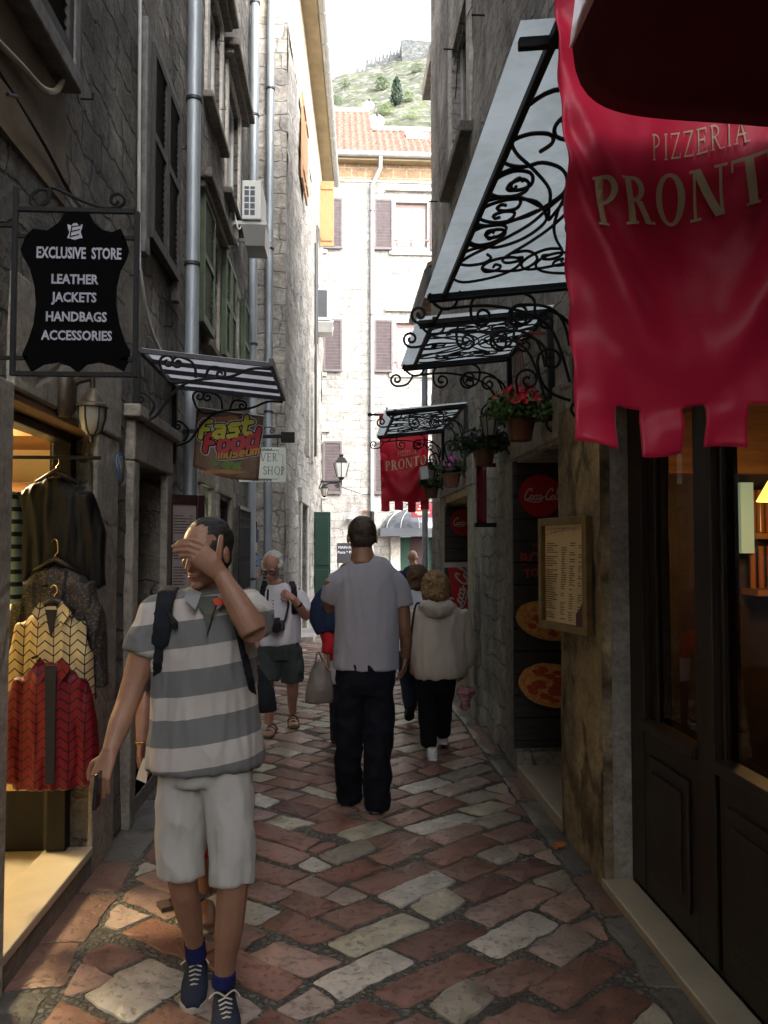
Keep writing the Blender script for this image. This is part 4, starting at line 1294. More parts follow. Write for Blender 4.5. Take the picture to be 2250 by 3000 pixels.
def canopy(y0, y1, label, x_out=.56, x_sheet=.47, zi=3.09, zo=3.0, near=True):
    """sheet on a scrolled wrought-iron frame over a doorway; x towards the wall at XR"""
    t = thing('canopy', label, 'canopy', (XR, (y0 + y1) / 2, zi), GC)
    xi = XR - .012
    D = xi - x_sheet

    def S(x, y, dz=0): return Vector((x, y, zo + (zi - zo) * (x - x_sheet) / D + dz))
    m = MB()
    ya, yb = y0 - .06, y1 + .05
    m.add([S(x_sheet, ya, .022), S(xi, ya, .022), S(xi, yb, .022), S(x_sheet, yb, .022)], [(0, 1, 2, 3)])
    m.build('sheet', M['sheet_glass'], t)
    m = MB()
    b = .024
    m.obox(S(x_out, ya, -.012), Vector((b, 0, 0)), Vector((0, yb - ya, 0)), Vector((0, 0, .03)))
    for yy in (y0, y1 - b): m.obox(S(x_sheet + .01, yy, -.012), S(xi, yy) - S(x_sheet + .01, yy), Vector((0, b, 0)), Vector((0, 0, .03)))
    m.obox(S(xi - b, y0 + b, -.012), Vector((b, 0, 0)), Vector((0, y1 - y0 - 2 * b, 0)), Vector((0, 0, .03)))
    m.build('frame', M['iron'], t, bevel=.004)
    # flat scrollwork under the sheet, mirrored about both axes
    L_, Dw = (y1 - y0) / 2, (xi - x_out) / 2
    cen = S((xi + x_out) / 2, (y0 + y1) / 2, -.003)
    ux = Vector((0, 1, 0)); uy = (S(xi, 0) - S(x_out, 0)).normalized()
    s = MB()
    for sx in (-1, 1):
        for sy in (-1, 1):
            for c in (PATQ[:3] + PATQ[4:] if L_ > 1 else [PATQ[0], PATQ[2], PATQ[5], PATQ[6]]): flat_curve(s, [(p[0] * sx * L_, p[1] * sy * Dw) for p in c], cen, ux, uy, .0072 if L_ > 1 else .0055)
    s.build('scrollwork', M['iron'], t, smooth=True)
    # two wall brackets with scrolls in the plane across the street
    for yy in ((y0 + .02, y1 - .02) if near else (y1 - .02,)):
        m = MB()
        m.box(XR - .035, XR + .002, yy - .02, yy + .02, 2.42, zi)
        m.tube([S(xi, yy, -.02), S(x_sheet + .02, yy, -.02)], .012, 6)
        o = Vector((xi - .02, yy, 0))
        ux2, uz = Vector((-1, 0, 0)), Z3
        z0 = zi - .03
        crv = [scroll((.02, 2.45), (.2, 2.66), -.06, .075, 1.4), scroll((.02, 2.75), (.3, 2.97), .1, .07, 1.3),
               spline([(.02, 2.55), (.14, 2.86), (.42, z0 - .1), (.72, z0 - .12)], 6),
               scroll((.72, z0 - .12), (.84, z0 - .2), -.03, .05, 1.4), scroll((.46, z0 - .03), (.56, z0 - .16), .05, .06, 1.4),
               scroll((.3, z0 - .02), (.22, z0 - .15), -.05, .07, 1.4), scroll((.02, z0 - .3), (.12, z0 - .12), .05, .06, 1.3),
               spline([(.62, z0 - .02), (.65, z0 - .1), (.71, z0 - .12), (.77, z0 - .08), (.79, z0)], 5),
               scroll((0, 2.44), (-.01, 2.36), .02, .025, 1.0)]
        for c in crv:
            flat_curve(m, [(p[0], p[1]) for p in c], o, ux2, uz, .0085)
        m.build('bracket', M['iron'], t, smooth=True)
    return t


canopy(2.06, 4.28, 'longest wrought iron canopy with pale sheet, partly behind the large red banner', near=False)
canopy(4.76, 5.98, 'middle iron scroll canopy above the red flower basket')
canopy(8.02, 9.84, 'farthest iron scroll canopy, in front of the small red banner')


# ================================================================== BANNERS
def satin(name, col):
    m = mat(name, col, .46, spec=.38, sheen=.4, bump=.22, bscale=22)
    m.node_tree.nodes['Principled BSDF'].inputs['Sheen Roughness'].default_value = .35
    m.node_tree.nodes['Principled BSDF'].inputs['Sheen Tint'].default_value = (1, .5, .5, 1)
    return m


M['satin'] = satin('red_satin', (.62, .018, .06))
M['satin2'] = satin('bright_red_satin', (.6, .012, .035))
M['gold_print'] = mat('gold_print', (.56, .45, .26), .6)
GB = 'red satin pizzeria banners on poles'


def banner(y, x0, x1, zt, zb, label, ms, seed, belly, tab=.19, detail=64, tilt=0.0):
    wd_, ht = x1 - x0, zt - zb
    t = thing('banner', label, 'banner', (XR, y, zt), GB)

    def cloth(a, b_):                    # a across 0..1, b down 0..1 (tabs beyond 1)
        bb = min(b_, 1.0)
        sag = .018 * math.sin(math.pi * a) * bb
        fold = .012 * math.sin(a * 9 + seed + bb * 3) * (.3 + bb) + .02 * math.sin((a - .5) * 5 + seed) * bb
        v = abs(a - .48) * 2
        drape = .055 * belly * math.exp(-((bb - (.9 - .45 * v * v)) / .10) ** 2) + .03 * belly * math.exp(-((bb - (.72 - .5 * v * v)) / .09) ** 2)
        edge = .012 * math.exp(-a * 14) * math.sin(b_ * 46) + .012 * math.exp(-(1 - a) * 14) * math.sin(b_ * 43)
        cr = nz((a * 5 + seed, b_ * 6, seed), 1) * .012 + nz((a * 13, b_ * 15, seed), 1) * .004
        curl = .12 * belly * math.exp(-b_ * 7)
        return Vector((x0 + wd_ * a + .05 * bb * belly * (1 - a * .6), y + fold - drape + edge + cr - curl, zt - ht * b_ - sag + tilt * (a - .5)))
    m = MB()
    # one cloth: a grid whose columns run on below the hem where the tabs are
    nu, nv, nt_ = detail, int(detail * 1.7), 8
    tabs = [(k / 3.65, k / 3.65 + .172) for k in range(4)]
    tt = tab / ht
    idx, vs, fs = {}, [], []

    def gv(i, j):
        if (i, j) not in idx:
            a = i / nu
            b_ = j / nv if j <= nv else 1 + tt * (j - nv) / nt_
            q = cloth(a, b_)
            if j > nv: q = q + Vector((0, .02 * math.sin((b_ - 1) / tt * 2.2 + a * 9) * min(1, (j - nv) / 3) * tab * 6, 0))
            q.z += .012 * math.sin(a * 11 + seed) * max(0, b_ - .9) * 6
            idx[(i, j)] = len(vs); vs.append(q)
        return idx[(i, j)]
    for j in range(nv + nt_):
        for i in range(nu):
            c_ = (i + .5) / nu
            if j >= nv and not any(a0 <= c_ <= a1 for a0, a1 in tabs): continue
            fs.append((gv(i, j + 1), gv(i + 1, j + 1), gv(i + 1, j), gv(i, j)))
    m.add(vs, fs)
    # weld
    b2 = m.build('cloth', ms, t, smooth='all', thick=.003)
    m = MB()
    m.tube([(x0 - .1, y + .0, zt + .015), (XR, y, zt + .015)], .016, 10); m.ball((x0 - .12, y, zt + .015), .028)
    m.build('pole', M['iron'], t, smooth=True)
    p = Pen((0, 0, 0), (1, 0, 0), (0, 0, 1))
    p.warp = lambda a, c, h: cloth(a, c) + Vector((0, -.004 - h, 0))
    return t, p, cloth


def banner_print(t, p, aspect):
    class B(Pen): pass
    cl = p.warp

    def warp(x, y, h): return cl(.53 + x, .5 - (y + .17 * x) / aspect, h)
    p.warp = warp
    p.word('PIZZERIA', .03, .07, .1, b=.085, wd=.62, gap=.09, arc=.0)
    p.word('PRONTO', .0, -.19, .2, b=.19, wd=.78, gap=.055, arc=.0)
    p.done('lettering', M['gold_print'], t)


t, p, cf = banner(1.92, .52, 1.17, 3.18, 2.02, 'large close red satin banner with gold pizzeria lettering, hanging above the shopfront', M['satin'], 1.3, 1.0, tab=.11, tilt=.02)
banner_print(t, p, 1.19 / .65)
t, p, cf = banner(10.4, .53, 1.17, 3.36, 2.25, 'small distant red banner with gold lettering at the end of the right wall', M['satin2'], 4.1, .7, tab=.12, detail=40)
banner_print(t, p, 1.14 / .64)

# maroon sheet standing for the banner's rolled-over top, shade put into its colour
aw = thing('awning', 'dark maroon cloth flap seen from below, standing for the rolled-over top of the large red banner', 'awning', (XR, 1.4, 2.75))
m = MB()


def awn(u, v):
    x = .475 + .835 * u
    yf = 1.85 - .28 * math.exp(-u * 9)
    y = yf - 1.35 * v
    z = 2.655 + .09 * v + .02 * math.sin(u * 3) - .03 * math.sin(math.pi * v) + .02 * (1 - u)
    return Vector((x, y, z))


m.sheet(awn, 30, 20)
m.build('cloth', mat('maroon_cloth', (.1, .004, .008), .8, bump=.05), aw, smooth='all', thick=.006)
m = MB(); m.sheet(lambda u, v: awn(0, u) + Vector((-.004 + .02 * v, 0, .16 * v)), 20, 4); m.build('hem', mat('painted_sheen_hem', (.75, .45, .45), .3), aw, smooth='all', thick=.004)  # pale strip: whitish sheen of the cloth edge put into its colour
m = MB(); m.tube([(.5, .5, 2.72), (XR, .5, 2.72)], .018, 8); m.tube([(XR - .02, .5, 2.72), (XR - .02, 1.9, 2.7)], .018, 8); m.build('rail', M['iron'], aw, smooth=True)

# ================================================================== HANGING SIGN, leather store
ys = 2.6
sg = thing('hanging_sign', 'black hide-shaped leather store sign in an iron frame with scrolls', 'shop sign', (XL, ys, 2.5))
pA, pB = W(46, 612, Y=ys), W(396, 1106, Y=ys)
fx0, fx1, fz1, fz0 = pA.x, pB.x, pA.z, pB.z
m = MB(); b = .016
m.box(fx0 - b / 2, fx0 + b / 2, ys - .008, ys + .008, fz0, W(0, 548, Y=ys).z); m.box(fx1 - b / 2, fx1 + b / 2, ys - .008, ys + .008, fz0, fz1)
m.box(fx0 + b / 2, fx1 - b / 2, ys - .007, ys + .007, fz1 - b / 2, fz1 + b / 2); m.box(fx0 + b / 2, fx1 - b / 2, ys - .007, ys + .007, fz0, fz0 + b)
for py in (660, 1048): z = W(0, py, Y=ys).z; m.box(XL - .01, fx0 - b / 2, ys - .006, ys + .006, z - .006, z + .006)
for py in (690, 1048):
    z = W(0, py, Y=ys).z
    m.box(fx0 + b / 2, fx0 + .05, ys - .006, ys + .006, z - .007, z + .007); m.box(fx1 - .05, fx1 - b / 2, ys - .006, ys + .006, z - .007, z + .007)
m.build('frame', M['iron'], sg, bevel=.002)
m = MB()
o = Vector((0, ys, 0))


def s2(px, py): q = W(px, py, Y=ys); return (q.x, q.z)


flat_curve(m, [tuple(v)[:2] for v in spline([s2(125, 600), s2(142, 580), s2(146, 562), s2(130, 556), s2(112, 558), s2(92, 575), s2(92, 598), s2(112, 606), s2(140, 592), s2(142, 565), s2(160, 552), s2(240, 588), s2(300, 608), s2(350, 606), s2(366, 588), s2(352, 570), s2(332, 572), s2(326, 592), s2(338, 600), s2(348, 590)], 6)], o, (1, 0, 0), Z3, .0055)
m.build('scroll', M['iron'], sg, smooth=True)
hide = [(98, 672), (140, 677), (172, 655), (192, 626), (262, 626), (275, 652), (300, 675), (330, 682), (355, 672), (368, 700), (378, 735), (372, 755), (352, 795), (342, 840), (340, 890), (350, 950), (366, 1000), (382, 1030), (375, 1060), (362, 1088), (330, 1072), (290, 1062), (255, 1068), (227, 1092), (205, 1074), (170, 1062), (128, 1068), (92, 1090), (75, 1058), (66, 1040), (84, 1000), (100, 950), (107, 890), (103, 840), (90, 790), (70, 755), (62, 732), (74, 700), (90, 680)]
m = MB(); m.prism([s2(*q) for q in hide], (0, ys + .004, 0), (1, 0, 0), Z3, .01); m.build('board', mat('black_board', (.003, .003, .0035), .9, spec=.03), sg)
ML = mat('silver_lettering', (.36, .36, .42), .5)
for s_, px, py, h in (('EXCLUSIVE  STORE', 231, 757, 37), ('LEATHER', 218, 831, 31), ('JACKETS', 218, 884, 31), ('HANDBAGS', 223, 941, 31), ('ACCESSORIES', 225, 996, 31)):
    q = W(px, py, Y=ys - .009)
    size = h / 2350 * ys / .8
    txt(sg, s_, q, (1, 0, 0), Z3, size, ML, squash=.62 if s_[0] == 'E' else .84, bold=size * .022)
hd2 = [(200, 660), (212, 664), (218, 657), (228, 657), (234, 664), (244, 660), (242, 672), (238, 682), (244, 700), (234, 701), (221, 706), (208, 701), (199, 701), (206, 684), (202, 672)]
m = MB(); m.prism([s2(*q) for q in hd2], (0, ys - .006, 0), (1, 0, 0), Z3, .003); m.build('emblem', ML, sg)
p = Pen((0, ys - .0095, 0), (1, 0, 0), Z3)
for a, c in (((212, 668), (238, 664)), ((210, 682), (236, 676)), ((208, 697), (234, 690)), ((214, 666), (208, 698))): p.stroke([s2(*a), s2(*c)], .004, smooth=False)
p.done('emblem_lines', M['black'], sg)

# ================================================================== WALL LANTERN, left
def lantern(base, s, m_body, root, m_glass, faces=6, tall=1.0):
    """street lantern; base = bottom centre, s = overall height"""
    x, y, z = base
    m = MB()
    m.lathe([(.02 * s, 0), (.06 * s, .02 * s), (.16 * s, .1 * s), (.17 * s, .13 * s)], (x, y, z), faces)
    m.lathe([(.3 * s, .66 * s), (.31 * s, .69 * s), (.17 * s, .84 * s), (.09 * s, .88 * s), (.09 * s, .93 * s), (.12 * s, .95 * s), (.02 * s, 1.0 * s)], (x, y, z), faces)
    for k in range(faces):
        a = 2 * math.pi * k / faces
        m.tube([(x + .165 * s * math.cos(a), y + .165 * s * math.sin(a), z + .12 * s), (x + .29 * s * math.cos(a), y + .29 * s * math.sin(a), z + .67 * s)], .018 * s, 5)
    m.build('lantern_cage', m_body, root)
    g_ = MB(); g_.lathe([(.15 * s, .13 * s), (.275 * s, .66 * s)], (x, y, z), faces); g_.build('lantern_glass', m_glass, root)


M['lamp_glass'] = mat('cloudy_lamp_glass', (.32, .31, .26), .15, spec=.6, alpha=1)
lt = thing('wall_lantern', 'bronze carriage lantern with ribbed hood on the stone lintel under the leather sign', 'lantern', (XL, 3.7, 2.3))
lx, ly = W(270, 1200, Y=3.62).x, 3.62
zt = W(270, 1118, Y=3.62).z
m = MB()
m.lathe([(.03, -.13), (.05, -.1), (.055, .02), (.04, .06)], (XL + .045, ly, zt - .03), 10)
m.tube(spline([(XL + .05, ly, zt - .08), (XL + .09, ly, zt - .01), (lx - .03, ly, zt + .01), (lx, ly, zt + .015)], 6), .014, 8)
m.tube([(lx, ly, zt + .03), (lx, ly, zt - .05)], .012, 8)
m.build('arm', mat('bronze', (.05, .035, .022), .5, .5, var=.4, vscale=20), lt, smooth=True)
m = MB()
prof = [(.012, 0), (.025, -.018), (.037, -.03), (.05, -.065), (.068, -.074), (.071, -.086)]
m.lathe(prof, (lx, ly, zt - .03), 24)
m.build('hood', mat('bronze_hood', (.11, .085, .055), .5, .4, var=.4, vscale=30), lt, smooth=40)
m = MB(); m.lathe([(.056, .012), (.055, -.035), (.042, -.085), (.025, -.106), (.01, -.11)], (lx, ly, zt - .13), 16); m.build('lantern_glass', M['lamp_glass'], lt, smooth=True)
m = MB()
for k in range(6):
    a = 2 * math.pi * k / 6 + .3
    m.tube([(lx + r_ * math.cos(a), ly + r_ * math.sin(a), zt - .13 + h_) for r_, h_ in ((.059, .012), (.057, -.035), (.044, -.085), (.025, -.108))], .0045, 5)
m.lathe([(.025, -.108), (.01, -.12), (.01, -.132), (.003, -.145)], (lx, ly, zt - .13), 8)
m.build('cage', M['iron_grey'], lt, smooth=True)
cb = thing('cable_coil', 'coiled grey and blue cable hanging on the stone door jamb', 'cable', (XL + .05, 4.7, 1.98))
for nm, c_, dr, mm in (('coil', (.07, .07, .065), 0, 3), ('blue_wire', (.02, .1, .22), .006, 1)):
    m = MB()
    for k in range(mm):
        cc = W(352, 1375, X=XL + .05) + Vector((.006 * k, 0, -.006 * k))
        m.tube([cc + Vector((.01 * math.sin(a * 2 + k), (.045 + dr) * math.cos(a), .085 * math.sin(a))) for a in [2 * math.pi * i / 24 for i in range(25)]], .0055, 6)
    m.build(nm, mat(nm, c_, .5), cb, smooth=True)

# ================================================================== LEFT GLASS CANOPY AND THE SIGNS UNDER IT
lc = thing('glass_canopy', 'glass canopy with iron bars on the left wall above the fast food sign', 'canopy', (XL, 5.5, 2.9))
y0, y1 = 4.98, 6.12
pin, pon = W(402, 1025, X=XL + .02), W(792, 1078, Y=y0)
pif, pof = W(512, 1180, X=XL + .02), W(812, 1203, Y=y1)
A_, B_, C_, D_ = pin, Vector((-.43, y0, 2.79)), Vector((-.43, y1, 2.79)), Vector((XL + .02, y1, pin.z)); A_ = Vector((XL + .02, y0, pin.z))


def CP(u, v, dz=0): return A_.lerp(D_, v).lerp(B_.lerp(C_, v), u) + Vector((0, 0, dz))


m = MB(); m.add([CP(0, 0, .014), CP(1, 0, .014), CP(1, 1, .014), CP(0, 1, .014)], [(0, 1, 2, 3)])
gm = mat('smoky_canopy_glass', (.2, .2, .24), .12, spec=.6)
_t = gm.node_tree; _tl = _t.nodes.new('ShaderNodeBsdfTranslucent'); _tl.inputs[0].default_value = (.7, .7, .76, 1); _mx = _t.nodes.new('ShaderNodeMixShader'); _mx.inputs[0].default_value = .7
_t.links.new(_t.nodes['Principled BSDF'].outputs[0], _mx.inputs[1]); _t.links.new(_tl.outputs[0], _mx.inputs[2]); _t.links.new(_mx.outputs[0], _t.nodes['Material Output'].inputs['Surface'])
m.build('glass', gm, lc)
m = MB()
for v in (0, .25, .5, .75, 1): m.obox(CP(0, v, -.02) - Vector((0, .01, 0)), CP(1, v) - CP(0, v), Vector((0, .02, 0)), Vector((0, 0, .03)))
m.obox(CP(1, 0, -.018) + Vector((0, -.03, 0)), Vector((.03, 0, 0)), CP(0, 1) - CP(0, 0) + Vector((0, .06, 0)), Vector((0, 0, .05)))
m.obox(CP(0, 0, -.018), Vector((.03, 0, 0)), CP(0, 1) - CP(0, 0), Vector((0, 0, .036)))
m.build('frame', M['iron_grey'], lc, bevel=.003)
for yy in (y0, y1):
    m = MB()
    m.box(XL + .001, XL + .04, yy - .022, yy + .022, 2.28, 2.86)
    o = Vector((XL + .04, yy, 0))
    for c in (spline([(.0, 2.42), (.1, 2.46), (.2, 2.6), (.32, 2.68), (.55, 2.71), (.68, 2.76), (.8, 2.76)], 6),
              scroll((.3, 2.68), (.12, 2.78), .06, .05, 1.3), scroll((.34, 2.7), (.24, 2.83), -.04, .04, 1.3), scroll((.4, 2.7), (.5, 2.76), .04, .035, 1.3), scroll((.05, 2.45), (.03, 2.6), -.05, .04, 1.2)):
        flat_curve(m, [(q[0], q[1]) for q in c], o, (1, 0, 0), Z3, .009)
    m.build('bracket', M['iron'], lc, smooth=True)

yf = 6.18
ff = thing('fabric_sign', 'brown fast food sign with yellow and red lettering hanging under the glass canopy', 'shop sign', (-.85, yf, 2.6))
c4 = [W(576, 1196, Y=yf), W(772, 1222, Y=yf + .02), W(757, 1408, Y=yf + .02), W(566, 1366, Y=yf)]


def FS(u, v): return c4[0].lerp(c4[1], u).lerp(c4[3].lerp(c4[2], u), v) + Vector((0, -.03 * math.sin(math.pi * u) * v, -.035 * math.sin(math.pi * u) * v))


m = MB(); m.sheet(FS, 16, 16, flip=True)
fm = mat('printed_brown_canvas', (.1, .045, .022), .6, col2=(.3, .19, .11), vscale=3.5)
m.build('canvas', fm, ff, smooth='all', thick=.004)
m = MB(); m.tube([FS(-.03, 0) + Vector((0, 0, .005)), FS(1.03, 0) + Vector((0, 0, .005))], .008, 8); m.tube([FS(.1, 0), FS(.1, 0) + Vector((0, 0, .08))], .004, 5); m.tube([FS(.9, 0), FS(.9, 0) + Vector((0, 0, .08))], .004, 5); m.build('rod', M['zinc_light'], ff, smooth=True)
m = MB()
for k in range(26):                                                               # printed salad, sausage and bread shapes
    u, v = random.uniform(.3, .75), random.uniform(.74, .86)
    c = FS(u, v) + Vector((0, -.008, 0))
    m.prism([(.022 * math.cos(R(a)) * random.uniform(.6, 1.1), .013 * math.sin(R(a)) * random.uniform(.6, 1.1)) for a in range(0, 360, 40)], c + Vector((0, -.0004 * k, 0)), (1, 0, 0), Z3, .0003)
m.build('printed_salad', mat('printed_green', (.16, .28, .05), .6), ff)
m = MB()
for k, (u, v, a_, b_) in enumerate(((.4, .93, .13, .016), (.62, .9, .09, .013), (.52, .09, .06, .022), (.35, .12, .05, .016), (.62, .14, .05, .016))):
    c = FS(u, v) + Vector((0, -.009 - .0004 * k, 0))
    m.prism([(a_ * math.cos(R(a)), b_ * math.sin(R(a))) for a in range(0, 360, 24)], c, (1, 0, .05), Z3, .0003)
m.build('printed_bread', mat('printed_orange', (.42, .19, .07), .6), ff)
GL = {'f': [[(.55, .95), (.2, .95), (.1, .8), (.1, 0)], [(.1, .5), (.45, .5)]],
      'a': [[(.1, .62), (.5, .62), (.55, .5), (.55, 0), (.2, 0), (.08, .1), (.08, .2), (.2, .32), (.55, .32)]],
      's': [[(.55, .62), (.15, .62), (.08, .5), (.15, .34), (.5, .34), (.57, .2), (.5, 0), (.08, 0)]],
      't': [[(.15, .95), (.15, .15), (.25, 0), (.5, 0)], [(.0, .62), (.5, .62)]],
      'o': [[(.15, .62), (.5, .62), (.58, .5), (.58, .12), (.5, 0), (.15, 0), (.08, .12), (.08, .5), (.15, .62)]],
      'd': [[(.58, .95), (.58, 0), (.15, 0), (.08, .12), (.08, .5), (.15, .62), (.58, .62)]],
      'm': [[(.05, 0), (.05, .6), (.7, .6), (.75, .5), (.75, 0)], [(.4, .6), (.4, 0)]], 'u': [[(.08, .62), (.08, .1), (.15, 0), (.55, 0), (.55, .62)]],
      'e': [[(.1, .32), (.55, .32), (.55, .55), (.45, .62), (.15, .62), (.08, .5), (.08, .1), (.15, 0), (.55, 0)]]}


def techno(root, words, m_fill, outline, name):
    """rounded stroke lettering in layers: pale edge, black edge, colour"""
    for (extra, mm, lift, nm) in ((outline[0], 'w', .006, name + '_edge'), (outline[1], 'k', .009, name + '_shadow'), (0, m_fill, .012, name)):
        p = Pen(FS(.5, .5), (1, 0, .0), Z3)
        p.warp = lambda a, c, h: FS(.5 + a, .5 - c) + Vector((0, -h - .004, 0))
        p.h = lift
        for (wrd, x, y, k, sl, sk, wt) in words:
            for ch in wrd:
                for st in GL[ch]:
                    pts = [(x + q[0] * k + q[1] * k * sk, y + q[1] * k * 1.05 + sl * (x + q[0] * k)) for q in st]
                    p.stroke(pts, wt + extra, smooth=False)
                    for q in pts[1:-1]: p.poly([(q[0] + (wt + extra) / 2 * math.cos(2 * math.pi * i / 8), q[1] + (wt + extra) / 2 * math.sin(2 * math.pi * i / 8)) for i in range(8)])
                x += k * (.95 if ch == 'm' else (.62 if ch == 't' else .78))
        p.done(nm, {'w': MW, 'k': M['black']}.get(mm, mm), root)


MW = mat('pale_lilac_print', (.55, .52, .58), .5)
techno(ff, [('fast', -.44, .13, .27, .28, .1, .07)], mat('yellow_print', (.62, .6, .04), .5), (.07, .035), 'yellow_lettering')
techno(ff, [('food', -.36, -.09, .27, .28, .1, .075)], mat('red_print', (.55, .02, .025), .5), (.07, .035), 'red_lettering')
techno(ff, [('museum', -.13, -.2, .125, .25, .1, .034)], mat('orange_print', (.6, .25, .03), .5), (.05, .025), 'orange_lettering')

yv = 9.4
sv = thing('gift_shop_sign', 'white enamel gift shop sign with ornate border behind the fast food sign', 'shop sign', (-.9, yv, 2.6))
q0, q1 = W(700, 1412, Y=yv), W(838, 1311, Y=yv)
sx0, sx1, sz0, sz1 = q0.x, q1.x, q0.z, q1.z
m = MB(); m.box(sx0, sx1, yv, yv + .015, sz0, sz1); m.build('plate', mat('cream_enamel', (.56, .6, .52), .4, var=.04, vscale=4), sv, bevel=.004)
MK = mat('dark_sign_ink', (.06, .07, .07), .6)
scx = (sx0 + sx1) / 2
for sgn, yy, uu in ((1, yv - .0012, 1), (-1, yv + .0162, -1)):
    p = Pen((scx, yy, (sz0 + sz1) / 2), (uu, 0, 0), Z3)
    h = sz1 - sz0; ww = sx1 - sx0
    p.word('SILVER', 0, .04, .095, b=.11, wd=.82, gap=.1)
    p.word('GIFT SHOP', -.0, -.115, .095, b=.11, wd=.8, gap=.08)
    a, c = ww / 2 - .035, h / 2 - .035
    p.stroke([(-a + .05, c), (a - .05, c), (a - .05, c - .05), (a, c - .05), (a, -c + .05), (a - .05, -c + .05), (a - .05, -c), (-a + .05, -c), (-a + .05, -c + .05), (-a, -c + .05), (-a, c - .05), (-a + .05, c - .05), (-a + .05, c)], .006, smooth=False, caps=False)
    for sy in (1, -1):
        for k in range(-5, 6): p.stroke([(k * .02 - .008, sy * (c + .0)), (k * .02, sy * (c + .012 * (1 + k % 2))), (k * .02 + .01, sy * (c - .006))], .007, caps=False)
    p.done('lettering', MK, sv)
m = MB(); zb = sz1 + .13; m.box(XL, sx1 + .06, yv - .01, yv + .03, zb - .02, zb + .02); m.box(sx1 - .06, sx1 + .1, yv - .02, yv + .04, zb - .07, zb + .05)
for xx in (sx0 + .12, sx1 - .1): m.tube([(xx, yv + .008, zb - .02), (xx, yv + .008, sz1)], .005, 5)
flat_curve(m, scroll((sx1 - .28, zb + .02), (sx1 - .16, zb + .1), .05, .035), (0, yv + .01, 0), (1, 0, 0), Z3, .007)
m.build('bracket', M['iron'], sv)

# menu board standing out from the left wall
mbd = thing('menu_board', 'tall dark framed menu board projecting from the left wall behind the man shading his eyes', 'menu board', (XL, 5.95, 1.6))
a_, b_ = W(492, 1448, Y=5.96), W(583, 1460, Y=6.1)
bx = (b_ - a_); bx.z = 0
bh = 1.05
o = Vector((a_.x, a_.y, a_.z - bh))
nn = bx.cross(Z3).normalized()
m = MB(); u = bx.normalized(); wb = bx.length
m.obox(o - u * .1, u * .125, nn * .04, Z3 * bh); m.obox(o + u * (wb - .03), u * .06, nn * .04, Z3 * bh); m.obox(o + u * .025, u * (wb - .055), nn * .04, Z3 * .05); m.obox(o + u * .025 + Z3 * (bh - .07), u * (wb - .055), nn * .04, Z3 * .07)
m.build('frame', mat('mahogany_frame', (.035, .014, .012), .4, var=.3), mbd, bevel=.004)
m = MB(); m.obox(o + u * .02 + Z3 * .04, u * (wb - .045), nn * .015, Z3 * (bh - .1)); m.build('menu_sheet', mat('pink_grey_paper', (.24, .19, .19), .35, col2=(.33, .27, .26), vscale=3), mbd)
p = Pen(o + u * .04 + nn * .017, u, Z3)
for k in range(40):
    if k % 9 in (0, 8): continue
    x1 = random.uniform(.07, wb * .55)
    p.bar(.0, bh - .14 - k * .021, x1, bh - .133 - k * .021, 1)
    p.bar(wb - .12, bh - .14 - k * .021, wb - .095, bh - .133 - k * .021, 1)
p.done('menu_lines', mat('menu_ink', (.05, .045, .045), .7), mbd)
# iron gate leaf folded back near the corner, cards on a stand
ig = thing('iron_gate', 'black wrought iron gate leaf folded back against the left wall near the corner', 'gate', (XL + .05, 9.9, 0))
m = MB()
for k in range(9): yy = 9.55 + k * .14; m.tube([(XL + .1, yy, .1), (XL + .1, yy, 2.12)], .012, 6)
m.box(XL + .085, XL + .115, 9.5, 10.72, .1, .14); m.box(XL + .085, XL + .115, 9.5, 10.72, 2.1, 2.14); m.box(XL + .085, XL + .115, 9.5, 10.72, 1.1, 1.13)
m.build('bars', M['iron_grey'], ig)
m = MB()
for k in range(8):
    for zz in (.45, 1.0, 1.5, 1.95): flat_curve(m, [(9.62 + k * .14 + .045 * math.cos(R(a)), zz + .06 * math.sin(R(a))) for a in range(0, 361, 30)], (XL + .1, 0, 0), (0, 1, 0), Z3, .008, 5)
m.build('rings', M['iron'], ig)
cs = thing('card_stand', 'column of postcards and stickers beside the iron gate at the corner', 'card stand', (-1.12, 11.2, 0))
m = MB(); m.tube([(-1.14, 11.2, 0), (-1.14, 11.2, 2.0)], .02, 8); m.box(-1.26, -1.02, 11.1, 11.3, 0, .03); m.build('post', M['iron'], cs)
for k, c in enumerate([(.5, .5, .52), (.05, .05, .06), (.45, .45, .5), (.08, .25, .16), (.4, .3, .3), (.2, .25, .4), (.55, .52, .5), (.1, .12, .2)]):
    m = MB(); m.obox((-1.22 + .02 * (k % 3), 11.15, .55 + k * .17), (.11, 0, .0), (0, .01, 0), (0, 0, .145)); m.build('card', mat('card_print', c, .4, var=.5, vscale=25), cs)

